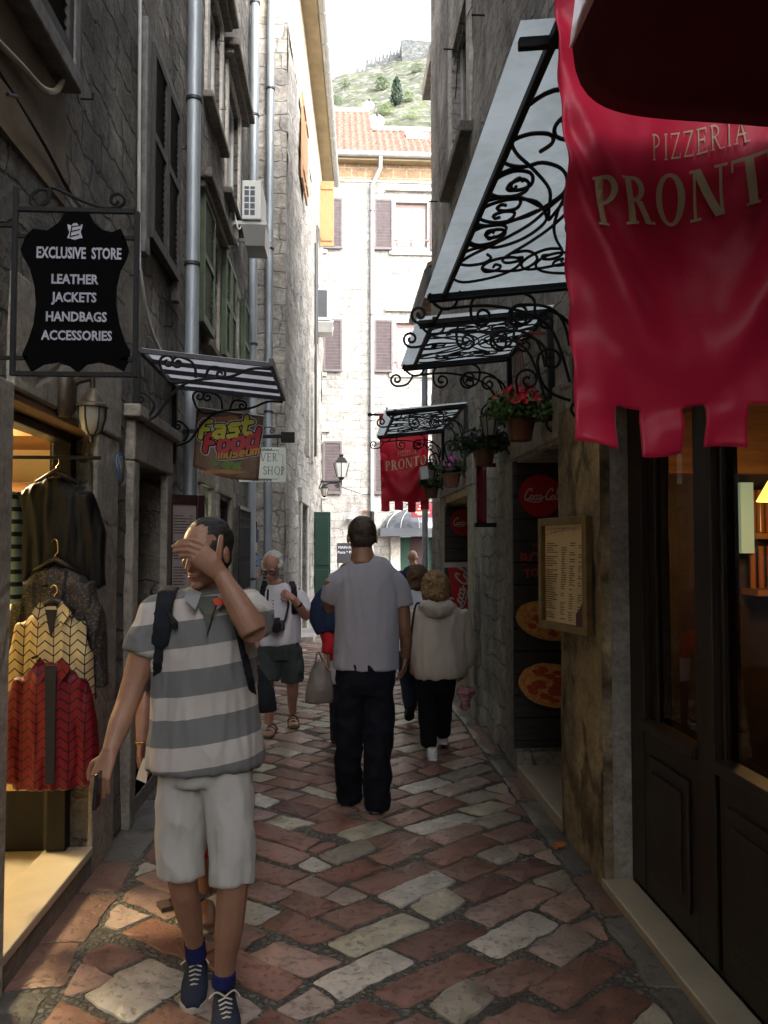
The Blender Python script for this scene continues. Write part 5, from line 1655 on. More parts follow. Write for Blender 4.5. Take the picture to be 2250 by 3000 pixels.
# ================================================================== AIR CONDITIONERS
def ac_unit(x0, x1, y0, y1, z0, z1, label, grille, wallx):
    t = thing('air_conditioner', label, 'air conditioner', ((x0 + x1) / 2, (y0 + y1) / 2, z0), 'outdoor air conditioning units on brackets')
    m = MB(); m.box(x0, x1, y0, y1, z0, z1); m.build('casing', M['white_plastic'], t, bevel=.012)
    w_, h_ = x1 - x0, z1 - z0
    if grille == 'cells':
        m = MB()
        for i in range(2):
            for j in range(5):
                a = x0 + .03 + i * (w_ - .09) / 2; c = z0 + .05 + j * (h_ - .08) / 5
                hh = (h_ - .08) / 5 - .015 if j < 4 else .03
                m.box(a, a + (w_ - .09) / 2 - .015, y0 - .003, y0 - .0005, c, c + hh)
        m.build('grille', mat('dark_grille', (.03, .045, .07), .4, var=.6, vscale=90), t)
    else:
        m = MB(); m.box(x0 + .04, x1 - .09, y0 - .003, y0 - .0005, z0 + .06, z1 - .03); g_ = m.build('grille', mat('black_grille', (.03, .035, .04), .5), t)
        m = MB()
        for k in range(16): zz = z0 + .08 + k * (h_ - .12) / 16; m.box(x0 + .045, x1 - .095, y0 - .008, y0 - .0035, zz, zz + .012)
        m.build('fins', M['iron_grey'], g_)
    m = MB()
    for yy in (y0 + .04, y1 - .08): m.box(wallx - .02, x1 + .06, yy, yy + .04, z0 - .045, z0 - .003)
    m.box(wallx - .01, wallx + .03, y0 + .03, y1 - .03, z0 - .1, z0 + .25)
    m.add([(x0, y0 + .02, z0 - .05), (x1 + .05, y0 + .02, z0 - .05), (x1 + .03, y0 + .12, z0 - .26), (x0 + .03, y0 + .12, z0 - .26), (x0, y1, z0 - .05), (x1 + .05, y1, z0 - .05), (x1 + .03, y1 - .1, z0 - .26), (x0 + .03, y1 - .1, z0 - .26)],
          [(0, 1, 2, 3), (5, 4, 7, 6), (3, 2, 6, 7), (1, 5, 6, 2), (4, 0, 3, 7)])
    m.build('bracket', M['zinc_light'], t)
    m = MB(); m.tube(spline([(x0 + .02, y0 + .1, z0 + .1), (x0 - .04, y0 + .05, z0 - .1), (wallx + .03, y0 + .02, z0 + .2)], 6), .01, 6); m.build('hose', M['white_plastic'], t, smooth=True)
    return t


q0, q1 = W(708, 642, Y=9.2), W(766, 528, Y=9.2)
ac_unit(q0.x, q1.x, 9.2, 9.85, q0.z, q1.z, 'white air conditioner with blue-grey grille cells beside the tall grey downpipe', 'cells', XL)
q0, q1 = W(925, 936, Y=18.6), W(970, 846, Y=18.6)
ac_unit(q0.x, q1.x, 18.6, 19.3, q0.z, q1.z, 'white air conditioner with black grille on the pale corner house', 'fins', PB(7.1, 0, 0).x)

# ================================================================== RIGHT-HAND SMALL THINGS
# menu in a gilt frame on the pillar
mf = thing('framed_menu', 'gilt framed cream menu hanging on the worn pillar beside the shopfront', 'framed menu', (XR - .05, 4.2, 1.5))
ra, la = Vector((XR - .03, 3.99, 0)), Vector((XR - .145, 4.5, 0))
rz0, rz1 = 1.205, 1.815
u = (ra - la).normalized(); wb = (ra - la).length
o = Vector((la.x, la.y, rz0)); nn = u.cross(Z3)
m = MB(); fw = .042
m.obox(o, u * fw, nn * .035, Z3 * (rz1 - rz0)); m.obox(o + u * (wb - fw), u * fw, nn * .035, Z3 * (rz1 - rz0)); m.obox(o + u * fw, u * (wb - 2 * fw), nn * .033, Z3 * fw); m.obox(o + u * fw + Z3 * (rz1 - rz0 - fw), u * (wb - 2 * fw), nn * .033, Z3 * fw)
m.obox(o - nn * .01 + u * .01 + Z3 * .01, u * (wb - .02), nn * .009, Z3 * (rz1 - rz0 - .02))
m.build('frame', mat('gilt_frame', (.2, .13, .05), .38, .35, var=.3, vscale=15), mf, bevel=.009)
m = MB(); m.obox(o + u * fw + Z3 * fw + nn * .001, u * (wb - 2 * fw), nn * .008, Z3 * (rz1 - rz0 - 2 * fw)); m.build('menu_sheet', mat('cream_paper', (.68, .56, .36), .5, var=.08, vscale=6), mf)
p = Pen(o + u * fw + Z3 * fw + nn * .0095, u, Z3)
W_, H_ = wb - 2 * fw, rz1 - rz0 - 2 * fw
for k in range(34):
    y = H_ - .1 - k * .0122
    for (a, c) in ((.02, .16), (.19, .25), (.28, .34), (.37, .41)):
        if random.random() < .85 and c < W_: p.bar(a, y, a + (c - a) * random.uniform(.5, 1), y + .005, 1)
for k in range(26): p.stroke([(random.uniform(.01, W_ - .03), H_ - .01 - .03 * random.random()), (random.uniform(.01, W_ - .03), H_ - .01 - .05 * random.random())], .002, caps=False, smooth=False) if k < 3 else p.bar(.01 + k * (W_ - .03) / 26, H_ - .015 - .04 * random.random(), .013 + k * (W_ - .03) / 26, H_ - .01, 1)
p.done('menu_lines', mat('brown_ink', (.1, .075, .05), .7), mf)
m = MB(); m.prism([(W_ - .1, .0), (W_ - .005, .0), (W_ - .005, .09), (W_ - .03, .13), (W_ - .06, .09), (W_ - .1, .06)], o + u * fw + Z3 * fw + nn * .0125, u, Z3, .0006); m.build('printed_wine', mat('printed_purple', (.1, .03, .06), .6), mf)

# printed boards inside the two doorways
M['print_wood'] = mat('printed_planks', (.032, .025, .021), .55, var=.6, vscale=3, stretch=(1, 6, 9))
M['disc_red'] = mat('red_disc', (.42, .01, .012), .45)
M['white_print'] = mat('white_print', (.5, .47, .45), .5)


def pizza(root, cx, y, cz, rx, rz, seed):
    rnd = random.Random(seed)
    el = lambda a_, b_, n=28, j=0: [(a_ * math.cos(2 * math.pi * k / n) * (1 + j * rnd.uniform(-1, 1)), b_ * math.sin(2 * math.pi * k / n) * (1 + j * rnd.uniform(-1, 1))) for k in range(n)]
    m = MB(); m.prism(el(rx * 1.08, rz * 1.1), (cx, y - .001, cz - .012), (1, 0, -.12), Z3, .0006); pan = m.build('printed_pan', mat('printed_pan', (.012, .01, .009), .5), root)
    m = MB(); m.prism(el(rx, rz, 30, .02), (cx, y - .002, cz), (1, 0, -.12), Z3, .0006); cr = m.build('printed_crust', mat('printed_crust', (.55, .27, .07), .5, var=.35, vscale=40), root)
    m = MB(); m.prism(el(rx * .86, rz * .84, 30, .03), (cx, y - .003, cz + .005), (1, 0, -.12), Z3, .0006); m.build('printed_sauce', mat('printed_sauce', (.5, .08, .02), .5, col2=(.75, .48, .14), vscale=26), root)
    m = MB()
    for k in range(26):
        a, r_ = rnd.uniform(0, 6.28), rnd.random() ** .5 * .74
        m.prism(el(rnd.uniform(.03, .05), rnd.uniform(.014, .024), 9, .2), (cx + rx * r_ * math.cos(a), y - .004 - k * .0002, cz + rz * r_ * math.sin(a) - .12 * rx * r_ * math.cos(a)), (1, 0, -.12), Z3, .0002)
    m.build('printed_topping', mat('printed_topping', (.36, .03, .015), .45, col2=(.55, .1, .03), vscale=60), root)


def disc(root, cx, y, cz, r):
    m = MB(); m.prism([(r * math.cos(2 * math.pi * k / 40), r * math.sin(2 * math.pi * k / 40)) for k in range(40)], (cx, y - .002, cz), (1, 0, 0), Z3, .0008)
    m.build('red_disc', M['disc_red'], root)
    p = Pen((cx, y - .0035, cz), (1, 0, 0), Z3)
    p.cola(0, -r * .2, r * .66, .085)
    p.done('script_lettering', M['white_print'], root)


yb = 5.79
pb = thing('poster_board', 'tall dark plank-print poster with red drink disc and two pizzas in the nearer doorway', 'poster board', (1.6, yb, .2))
q0, q1 = W(1502, 1352, Y=yb), W(1516, 2192, Y=yb)
m = MB(); m.box(XR - .035, 2.3, yb, yb + .03, q1.z, q0.z); m.build('board', M['print_wood'], pb)
m = MB()
for k in range(13): zz = q1.z + .05 + k * (q0.z - q1.z) / 13; m.box(XR - .03, 2.3, yb - .0015, yb - .0002, zz, zz + .008 + .006 * (k % 3))
m.build('plank_lines', M['black'], pb)
c = W(1582, 1452, Y=yb); disc(pb, c.x, yb, c.z, .155)
c = W(1610, 1818, Y=yb); pizza(pb, c.x, yb, c.z, .25, .145, 3)
c = W(1618, 2008, Y=yb); pizza(pb, c.x, yb, c.z, .25, .16, 8)
MR = mat('faded_red_print', (.36, .04, .035), .55)
c = W(1572, 1650, Y=yb)
txt(pb, 'BOX', c, (1, 0, .1), (-.1, 0, 1), .115, MR, bold=.004); txt(pb, 'PIZZA', c + Vector((.04, -.001, .115)), (1, 0, .1), (-.1, 0, 1), .05, MR); txt(pb, 'TO GO', c + Vector((.04, 0, -.09)), (1, 0, .1), (-.1, 0, 1), .08, MR, bold=.003)
yb = 9.66
pb = thing('poster_board', 'narrow dark poster with red drink disc and paper cup in the farther doorway', 'poster board', (1.6, yb, .2))
z0b, z1b = .3, 2.14
m = MB(); m.box(XR - .02, 2.3, yb, yb + .03, z0b, z1b); m.build('board', M['print_wood'], pb)
m = MB()
for k in range(13): zz = z0b + .05 + k * (z1b - z0b) / 13; m.box(XR - .02, 2.3, yb - .0015, yb - .0002, zz, zz + .01)
m.build('plank_lines', M['black'], pb)
c = W(1358, 1530, Y=yb); disc(pb, c.x, yb, c.z, .165)
m = MB()
cc = [W(1313, 1662, Y=yb), W(1400, 1652, Y=yb), W(1394, 1800, Y=yb), W(1330, 1815, Y=yb)]
m.prism([(q.x, q.z) for q in cc], (0, yb - .003, 0), (1, 0, 0), Z3, .001); m.build('printed_cup', M['disc_red'], pb)
p = Pen(W(1356, 1730, Y=yb - .006), (.25, 0, 1), (-1, 0, .25)); p.cola(0, -.03, .2, .09); p.done('script_lettering', M['white_print'], pb)
m = MB(); m.prism([(-.22, -.03), (.25, -.03), (.25, .03), (-.22, .03)], W(1355, 1654, Y=yb - .005), (1, 0, .03), Z3, .001); m.build('printed_lid', M['white_print'], pb)
c = W(1362, 1815, Y=yb - .004); pizza(pb, c.x + .05, yb - .004, c.z - .03, .18, .1, 12)


# lanterns on the right wall
def right_lantern(px, y, zbot, s, label):
    t = thing('wall_lantern', label, 'lantern', (XR, y, zbot + s), 'black iron lanterns on the right wall')
    x = XR - .17
    m = MB(); m.tube(spline([(XR - .01, y, zbot + s * .5), (XR - .08, y, zbot + s * 1.25), (x, y, zbot + s * 1.2), (x, y, zbot + s)], 6), .012, 6)
    flat_curve(m, scroll((.02, zbot + s * .5), (.1, zbot + s * .1), .06, .04), (XR - .01, y, 0), (-1, 0, 0), Z3, .008)
    m.box(XR - .02, XR + .005, y - .03, y + .03, zbot + s * .3, zbot + s * .8)
    m.build('arm', M['iron'], t, smooth=True)
    lantern((x, y, zbot), s, M['iron'], t, M['lamp_glass'])
    return t


right_lantern(0, 5.95, W(1465, 1290, Y=5.95).z, .26, 'black iron lantern half hidden behind the red flower basket')
right_lantern(0, 9.86, W(1280, 1432, Y=9.86).z, .34, 'black iron lantern above the small green hanging pot')

# flower baskets
M['leaf'] = mat('petunia_leaf', (.05, .13, .025), .6, col2=(.1, .21, .045), vscale=18)
M['leaf_dark'] = mat('dark_leaf', (.022, .05, .016), .6, col2=(.04, .085, .025), vscale=18)
M['pot'] = mat('brown_pot', (.13, .045, .03), .5, var=.2)
GF = 'flower pots hanging along the right wall'


def basket(x, y, z, r, fol, m_leaf, m_fl, nfl, label, seed, top, drop=.3):
    rnd = random.Random(seed)
    t = thing('hanging_pot', label, 'flower pot', (x, y, z), GF)
    m = MB(); m.lathe([(r * .72, 0), (r * .98, r * 1.25), (r * 1.08, r * 1.26), (r * 1.1, r * 1.5), (r * .98, r * 1.5), (r * .95, r * 1.3)], (x, y, z), 20); m.build('pot', M['pot'], t, smooth=40)
    m = MB()
    cz = z + r * 1.7
    for k in range(1700 if fol > .17 else 1100):
        a = rnd.uniform(0, 6.283); rr = rnd.random() ** .5
        hz = rnd.uniform(-drop, 1) * fol * .8 * (1 - .55 * rr * rr)
        lump = 1 + .3 * math.sin(a * 3 + seed) + .15 * math.sin(a * 7)
        c = Vector((x + fol * rr * lump * math.cos(a), y + fol * rr * lump * math.sin(a), cz + hz))
        d = Vector((rnd.uniform(-1, 1), rnd.uniform(-1, 1), rnd.uniform(-.5, .8))).normalized()
        e = d.orthogonal().normalized(); e = (e + d.cross(e) * rnd.uniform(-1, 1)).normalized()
        l, w_ = rnd.uniform(.018, .036), rnd.uniform(.008, .016)
        m.add([c - d * l * .5, c + e * w_, c + d * l * .6, c - e * w_], [(0, 1, 2), (0, 2, 3)])
    m.build('foliage', m_leaf, t, uv=False)
    if nfl:
        for k in range(nfl):
            m = MB()
            a = rnd.uniform(0, 6.283); rr = rnd.uniform(.25, 1.05)
            c = Vector((x + fol * rr * math.cos(a), y + fol * rr * math.sin(a), cz + fol * (.75 - .62 * rr * rr) + rnd.uniform(-.03, .05)))
            d = (Vector((math.cos(a), math.sin(a) - .5, .6))).normalized(); e = d.orthogonal().normalized(); f = d.cross(e)
            s_ = rnd.uniform(.016, .024)
            pts = []
            for j in range(10):
                q = s_ * (1 if j % 2 == 0 else .72); an = 2 * math.pi * j / 10
                pts.append(c + e * q * math.cos(an) + f * q * math.sin(an) + d * (.006 if j % 2 == 0 else .003))
            m.add(pts + [c - d * .004], [(j, (j + 1) % 10, 10) for j in range(10)])
            m.build('flower', m_fl, t, uv=False)
    m = MB()
    for k in range(3):
        a = 2 * math.pi * k / 3 + .4
        m.tube([(x + r * math.cos(a), y + r * math.sin(a), z + r * 1.4), (x, y, top)], .003, 5)
    m.tube(spline([(x, y, top), (x + .03, y, top + .03), (XR - .02, y, top + .03)], 4), .008, 6)
    m.build('hanger', mat('basket_hanger', (.3, .03, .03), .5) if nfl == 84 else M['iron'], t)
    return t


basket(1.13, 4.9, W(1546, 1292, Y=4.9).z, .092, .2, M['leaf'], mat('red_petunia', (.62, .014, .03), .5), 84, 'hanging pot overflowing with red petunias', 3, 2.96)
basket(1.14, 6.2, W(1425, 1366, Y=6.2).z, .088, .2, M['leaf_dark'], mat('pale_mauve_flower', (.28, .22, .3), .5), 12, 'hanging pot of dark foliage with few pale flowers, above the furled red pennant', 5, 2.7)
basket(1.16, 8.15, W(1330, 1428, Y=8.15).z, .095, .15, M['leaf_dark'], mat('magenta_petunia', (.45, .09, .36), .5), 40, 'hanging pot of magenta and pink petunias', 9, 2.62, 0)
basket(1.16, 9.95, W(1270, 1460, Y=9.95).z, .095, .17, M['leaf'], None, 0, 'small hanging pot of plain green leaves at the end of the right wall', 14, 2.6, .1)

# furled red pennant on the stone between the doorways
pn = thing('pennant', 'narrow furled dark red pennant against the rough stone between the doorways', 'pennant', (1.2, 6.5, 2))
yp = 6.6
z1p, z0p = W(1408, 1368, Y=yp).z, W(1408, 1532, Y=yp).z
xp = W(1408, 1400, Y=yp).x
m = MB(); m.sheet(lambda u, v: Vector((xp - .032 + .075 * u, yp + .02 * math.sin(u * 6), z1p + (z0p - z1p) * v)), 8, 10, flip=True); m.build('cloth', mat('dark_red_cloth', (.18, .012, .02), .6, var=.2), pn, smooth='all', thick=.01)
m = MB(); m.box(xp - .05, XR, yp - .03, yp + .03, z0p - .035, z0p); m.box(xp - .04, XR, yp - .02, yp + .02, z1p, z1p + .03); m.build('rail', M['iron'], pn)
# security camera
cm = thing('security_camera', 'white security camera in front of the small red banner', 'camera', (1.1, 10.1, 2.4))
c = W(1243, 1390, Y=9.7)
rot = Matrix.Rotation(R(-20), 3, 'Y') @ Matrix.Rotation(R(25), 3, 'X')
m = MB(); m.obox(c + Vector((-.045, -.09, -.075)), (.1, 0, .02), (0, .16, -.03), (-.02, .02, .16)); m.build('housing', mat('camera_white', (.7, .7, .72), .4), cm, bevel=.012)
m = MB(); m.lathe([(.045, 0), (.045, .03), (.03, .032)], c + Vector((-.01, -.04, -.075)), 14, (-.1, -.6, -.8)); m.build('lens', M['black'], cm)
m = MB(); m.tube([c + Vector((.03, .05, .05)), (XR, 9.9, c.z + .1)], .012, 6); m.build('arm', M['white_plastic'], cm)
m = MB(); m.prism([(.04 * math.cos(R(a)), .02 * math.sin(R(a)) * 1.2) for a in range(0, 360, 30)], (1.22, 4.42, .016), (1, .4, 0), (-.4, 1, 0), .01); m.box(1.18, 1.2, 4.38, 4.4, .012, .04)
tag(m.build('wrapper', mat('orange_litter', (.45, .14, .02), .6)), 'crumpled orange scrap lying at the foot of the worn pillar', 'wrapper')
M['leafless'] = M['leaf']

# ================================================================== FAR END OF THE ALLEY
# street lanterns on brackets at the far corner of house B
sl_ = thing('street_lantern', 'four-sided street lantern on an iron bracket in front of the pale far facade', 'lantern', (-.45, 20.4, 3.2), 'street lanterns at the far corner')
yl = 20.2
q = W(1000, 1408, Y=yl); s_ = W(1000, 1330, Y=yl).z - q.z
lantern((q.x, yl, q.z), s_, M['iron'], sl_, mat('clear_lamp_panes', (.45, .47, .45), .1), 4)
m = MB(); m.tube([(PB(8.7, 0).x, yl, q.z - .03), (q.x, yl, q.z - .03)], .025, 6); m.tube([(q.x, yl, q.z - .12), (q.x, yl, q.z + .05)], .02, 6)
flat_curve(m, scroll((PB(8.7, 0).x, q.z - .3), (q.x - .1, q.z - .07), .1, .06), (0, yl, 0), (1, 0, 0), Z3, .018); m.build('bracket', M['iron'], sl_)
sl2 = thing('street_lantern', 'small black lantern hanging close to the far corner of the pale house', 'lantern', (-.4, 19.5, 3), 'street lanterns at the far corner')
yl = 19.6; q = W(950, 1458, Y=yl); lantern((q.x, yl, q.z), .34, M['iron'], sl2, M['lamp_glass'])
m = MB(); m.tube(spline([(PB(8.1, 0).x, yl, q.z + .2), (q.x - .05, yl, q.z + .42), (q.x, yl, q.z + .33)], 5), .015, 6); m.build('bracket', M['iron'], sl2)
wr = MB(); wr.tube([W(980, 1420, Y=20), W(1060, 1448, Y=YE - .1), W(1110, 1450, Y=YE - .1)], .012, 5)
tag(wr.build('overhead_wire', M['iron']), 'thin dark wire strung from the far lantern to the bright facade', 'wire')
# domed glass awning over the far door
dm = thing('dome_awning', 'domed glass door awning with grey band on the bright far house', 'awning', (EX(1215), YE, 2.3))
cxd = EX(1218); rd = EX(1326) - cxd
zb0, zb1, ztop = EZ(1572), EZ(1550), EZ(1488)
yd = YE - .02
m = MB()
hd = ztop - zb1
m.sheet(lambda u, v: Vector((cxd - (rd * .93) * math.cos(math.pi * u) * math.cos(v * math.pi / 2), yd - .9 * math.sin(math.pi * u) * math.cos(v * math.pi / 2), zb1 + hd * math.sin(v * math.pi / 2))), 28, 10)
m.build('dome', mat('grey_dome_glass', (.1, .11, .125), .15, spec=.6, var=.35, vscale=5), dm, smooth='all')
m = MB()
for k in range(7):
    u = k / 6
    m.tube([Vector((cxd - rd * .935 * math.cos(math.pi * u) * math.cos(v * math.pi / 2), yd - .905 * math.sin(math.pi * u) * math.cos(v * math.pi / 2), zb1 + hd * 1.005 * math.sin(v * math.pi / 2))) for v in [i / 8 for i in range(9)]], .012, 5)
m.build('ribs', M['zinc_light'], dm)
m = MB(); m.box(cxd - rd, cxd + rd, yd - 1.0, yd - .96, zb0, zb1 + .01); m.box(cxd - rd, cxd - rd + .04, yd - .955, yd, zb0, zb1 + .01); m.box(cxd + rd - .04, cxd + rd, yd - .955, yd, zb0, zb1 + .01)
m.build('band', mat('grey_band', (.05, .055, .065), .5), dm)
# door and small furniture of the far facade
m = MB(); m.box(dx0 + .01, dx1 - .01, YE + .22, YE + .28, .03, EZ(1573)); fd = m.build('door', M['door_green'], bE)
m = MB(); m.box((dx0 + dx1) / 2 - .2, (dx0 + dx1) / 2 + .2, YE + .2, YE + .218, .05, 2.0); m.build('doorway', mat('dark_red_hall', (.03, .006, .006), .6), fd)
m = MB(); m.box(dx0 - .3, dx0 - .002, YE - .06, YE + .1, 0, EZ(1572)); m.box(dx1 + .002, dx1 + .3, YE - .06, YE + .1, 0, EZ(1572)); m.build('door_jamb', M['trim_light'], bE, bevel=.02)
rs = thing('wall_sign', 'small dark red sign with gold lines hanging above the domed awning', 'sign', (EX(1240), YE - .6, 3.2))
q0, q1 = W(1205, 1516, Y=22.6), W(1272, 1474, Y=22.6)
m = MB(); m.box(q0.x, q1.x, 22.6, 22.63, q0.z, q1.z); m.build('plate', mat('crimson_plate', (.16, .012, .025), .5), rs)
p = Pen(((q0.x + q1.x) / 2, 22.597, (q0.z + q1.z) / 2), (1, 0, 0), Z3)
for k, (h_, w_) in enumerate(((.1, .2), (.02, .28), (-.08, .42), (-.13, .3))): p.bar(-w_ / 2, h_, w_ / 2, h_ + .035, 1)
p.done('lettering', M['gold_print'], rs)
m = MB(); m.tube([(q0.x, 22.61, q1.z + .03), (q0.x, YE, q1.z + .03)], .02, 6); m.tube([(q1.x, 22.61, q1.z + .03), (q1.x, YE, q1.z + .03)], .02, 6); m.tube([(q0.x, 22.61, q1.z + .03), (q1.x, 22.61, q1.z + .03)], .02, 6); m.build('bracket', M['iron'], rs)
np_ = thing('street_plate', 'little brown plate beside the far downpipe', 'sign', (EX(1070), YE, 2.6))
q0, q1 = W(1061, 1507, Y=YE), W(1081, 1495, Y=YE)
m = MB(); m.box(q0.x, q1.x, YE - .03, YE - .012, q0.z, q1.z); m.build('plate', mat('brown_plate', (.17, .09, .06), .6), np_)
p = Pen(((q0.x + q1.x) / 2, YE - .0315, (q0.z + q1.z) / 2 - .03), (1, 0, 0), Z3)
for k in range(3): p.bar(-.07 + k * .05, 0, -.04 + k * .05, .06, 1)
p.done('lettering', M['black'], np_)
ck = thing('chalk_board', 'black chalk menu board with white handwriting at the far end, behind the man in grey', 'menu board', (EX(1010), 22, 1.2))
yk = 21.6
q0, q1 = W(987, 1650, Y=yk), W(1046, 1591, Y=yk)
m = MB(); m.box(q0.x, q1.x, yk, yk + .03, q0.z, q1.z); m.build('board', mat('chalk_black', (.012, .012, .014), .6), ck)
for k, s_ in enumerate(('MAIN-FISH', 'Pasta * Pizza')): txt(ck, s_, ((q0.x + q1.x) / 2, yk - .003, q1.z - .15 - k * .13), (1, 0, 0), Z3, .1, MW, depth=.002)
m = MB(); m.tube([(q0.x + .03, yk + .02, 0), (q0.x + .03, yk + .02, q0.z)], .02, 6); m.tube([(q1.x - .03, yk + .02, 0), (q1.x - .03, yk + .02, q0.z)], .02, 6); m.build('legs', M['wood_dark'], ck)
fp = thing('facade_lamp', 'round grey wall lamp on the bright facade just above the grey-shirted man', 'lamp', (EX(1028), YE, 2.2))
q = W(1028, 1520, Y=YE - .2); m = MB(); m.lathe([(.02, .12), (.1, .06), (.16, 0), (.15, -.03)], (q.x, YE - .2, q.z), 14); m.tube([(q.x, YE, q.z + .08), (q.x, YE - .2, q.z + .12)], .02, 6); m.build('shade', M['zinc_light'], fp, smooth=True)
# planter at B's far end
# satellite dishes
GS = 'white satellite dishes on the tiled roof'
for (px, py, r_, yy, lab) in ((1080, 307, .21, YE + 4.4, 'upper white satellite dish on a mast above the tiled roof'), (1103, 352, .28, YE + 3.0, 'lower white satellite dish resting on the roof step')):
    c = W(px, py, Y=yy)
    t = thing('satellite_dish', lab, 'satellite dish', (c.x, c.y, c.z - .8), GS)
    m = MB(); m.lathe([(.02, .1), (r_ * .5, .075), (r_ * .85, .02), (r_, -.03), (r_ * .99, -.04), (r_ * .5, .06), (.02, .085)], c, 24, (0, -1, .3)); m.build('dish', M['white_plastic'], t, smooth=True)
    m = MB(); m.tube([c + Vector((0, .1, 0)), c + Vector((0, .1, -1.2))], .03, 6); m.tube([c + Vector((0, 0, -r_ * .9)), c + Vector((0, -.5, -.1))], .015, 5); m.ball(c + Vector((0, -.5, -.1)), .05, 8, 6); m.build('mast', M['iron_grey'], t)


# trees and fort on the hill
def tree(px, pyb, pyt, y, wpx, label, kind, n=900, seed=0, mleaf=None):
    rnd = random.Random(seed)
    y = 112.0
    while y < 171:
        b0 = W(px, pyb, Y=y)
        if b0.z <= hill_z(b0.x, y): break
        y += .5
    t0 = W(px, pyt, Y=y)
    gz = hill_z(b0.x, y)
    h = t0.z - b0.z
    base = Vector((b0.x, y, b0.z))
    r_ = wpx / 2 / 2350 * y
    t = thing('cypress_tree' if kind == 'cone' else 'bush_tree', label, 'tree', (base.x, y, min(gz, base.z)), 'trees on the fortress hill')
    m = MB(); m.tube([(base.x, y, min(gz, base.z) - .3), (base.x, y, base.z + h * .6)], [h * .03, h * .012], 6); m.build('trunk', M['beam'], t)
    m = MB()
    for k in range(n):
        v = rnd.random(); a = rnd.uniform(0, 6.283)
        if kind == 'cone': prof = min(1, v * 4) * (1 - v) ** .55 * 1.15
        else: prof = math.sqrt(max(0, 1 - (2 * v - 1) ** 2))
        lump = 1 + .22 * math.sin(a * 4 + v * 9 + seed) + .12 * math.sin(a * 9 + v * 21)
        rr = r_ * prof * lump * rnd.random() ** .35
        c = base + Vector((rr * math.cos(a), rr * math.sin(a), h * v))
        d = Vector((rnd.uniform(-1, 1), rnd.uniform(-1, 1), rnd.uniform(-.3, 1))).normalized(); e = d.orthogonal().normalized()
        l = rnd.uniform(.1, .2) * h ** .6 * .6
        m.add([c - d * l, c + e * l * .5, c + d * l, c - e * l * .5], [(0, 1, 2), (0, 2, 3)])
    m.build('crown', mleaf or M['hill_leaf'], t, uv=False)


M['hill_leaf'] = mat('hill_foliage', (.045, .08, .03), .7, col2=(.09, .13, .05), vscale=1.2)
M['hill_cypress'] = mat('cypress_foliage', (.022, .045, .028), .7, col2=(.045, .075, .045), vscale=1.2)
M['hill_pale'] = mat('pale_scrub_foliage', (.1, .15, .05), .7, col2=(.17, .21, .08), vscale=1)
tree(1162, 310, 226, 150, 42, 'tall dark cypress on the slope below the fort', 'cone', 1300, 1, M['hill_cypress'])
tree(1119, 266, 226, 158, 46, 'rounded dark green tree left of the cypress', 'ball', 900, 2)
tree(1229, 152, 120, 172, 34, 'dark tree on top of the fort tower', 'ball', 700, 3, M['hill_cypress'])
tree(1198, 300, 268, 150, 34, 'small pale tree right of the cypress', 'ball', 500, 4, M['hill_pale'])
tree(1015, 255, 236, 160, 26, 'small round tree far left on the slope', 'ball', 400, 5)
tree(1128, 340, 305, 140, 50, 'pale spreading tree just above the roof', 'ball', 800, 6, M['hill_pale'])
tree(1206, 352, 330, 138, 70, 'low wide green tree above the lower roof', 'ball', 800, 7, M['hill_pale'])
tree(985, 308, 285, 140, 44, 'green scrub tree above the left ridge', 'ball', 600, 8)
tree(1220, 214, 190, 168, 40, 'grey-green tree under the fort wall', 'ball', 600, 9)
ft = thing('fortress', 'pale stone fortress tower and stepped wall along the hill crest', 'fortress', (10, 172, 98))
fm_ = stone('fort_stone', [(.13, .142, .147), (.165, .175, .175)], (.105, .113, .113), 1.2, .6, .4, .06, .5, stain=.3, grain=2)
y = 171
pts = [(1172, 140), (1262, 147), (1300, 149), (1300, 260), (1176, 240)]
m = MB(); q = [W(a, c, Y=y) for a, c in pts]; m.prism([(v.x, v.z) for v in q], (0, y, 0), (1, 0, 0), Z3, 3); m.build('tower', fm_, ft)
m = MB()
stp = [(1040, 212, 262), (1070, 186, 255), (1096, 178, 250), (1118, 170, 248), (1140, 160, 245), (1160, 154, 240)]
for i, (a, t_, b_) in enumerate(stp):
    a1 = stp[i + 1][0] if i + 1 < len(stp) else 1176
    q0, q1 = W(a, b_, Y=y + 1), W(a1, t_, Y=y + 1)
    m.box(q0.x, q1.x - .02, y + 1, y + 3, q0.z, q1.z)
    for k in range(2):
        xx = q0.x + (q1.x - q0.x) * (.1 + .5 * k); m.box(xx, xx + (q1.x - q0.x) * .28, y + 1.002, y + 2.9, q1.z + .002, q1.z + .9)
m.build('wall', fm_, ft)
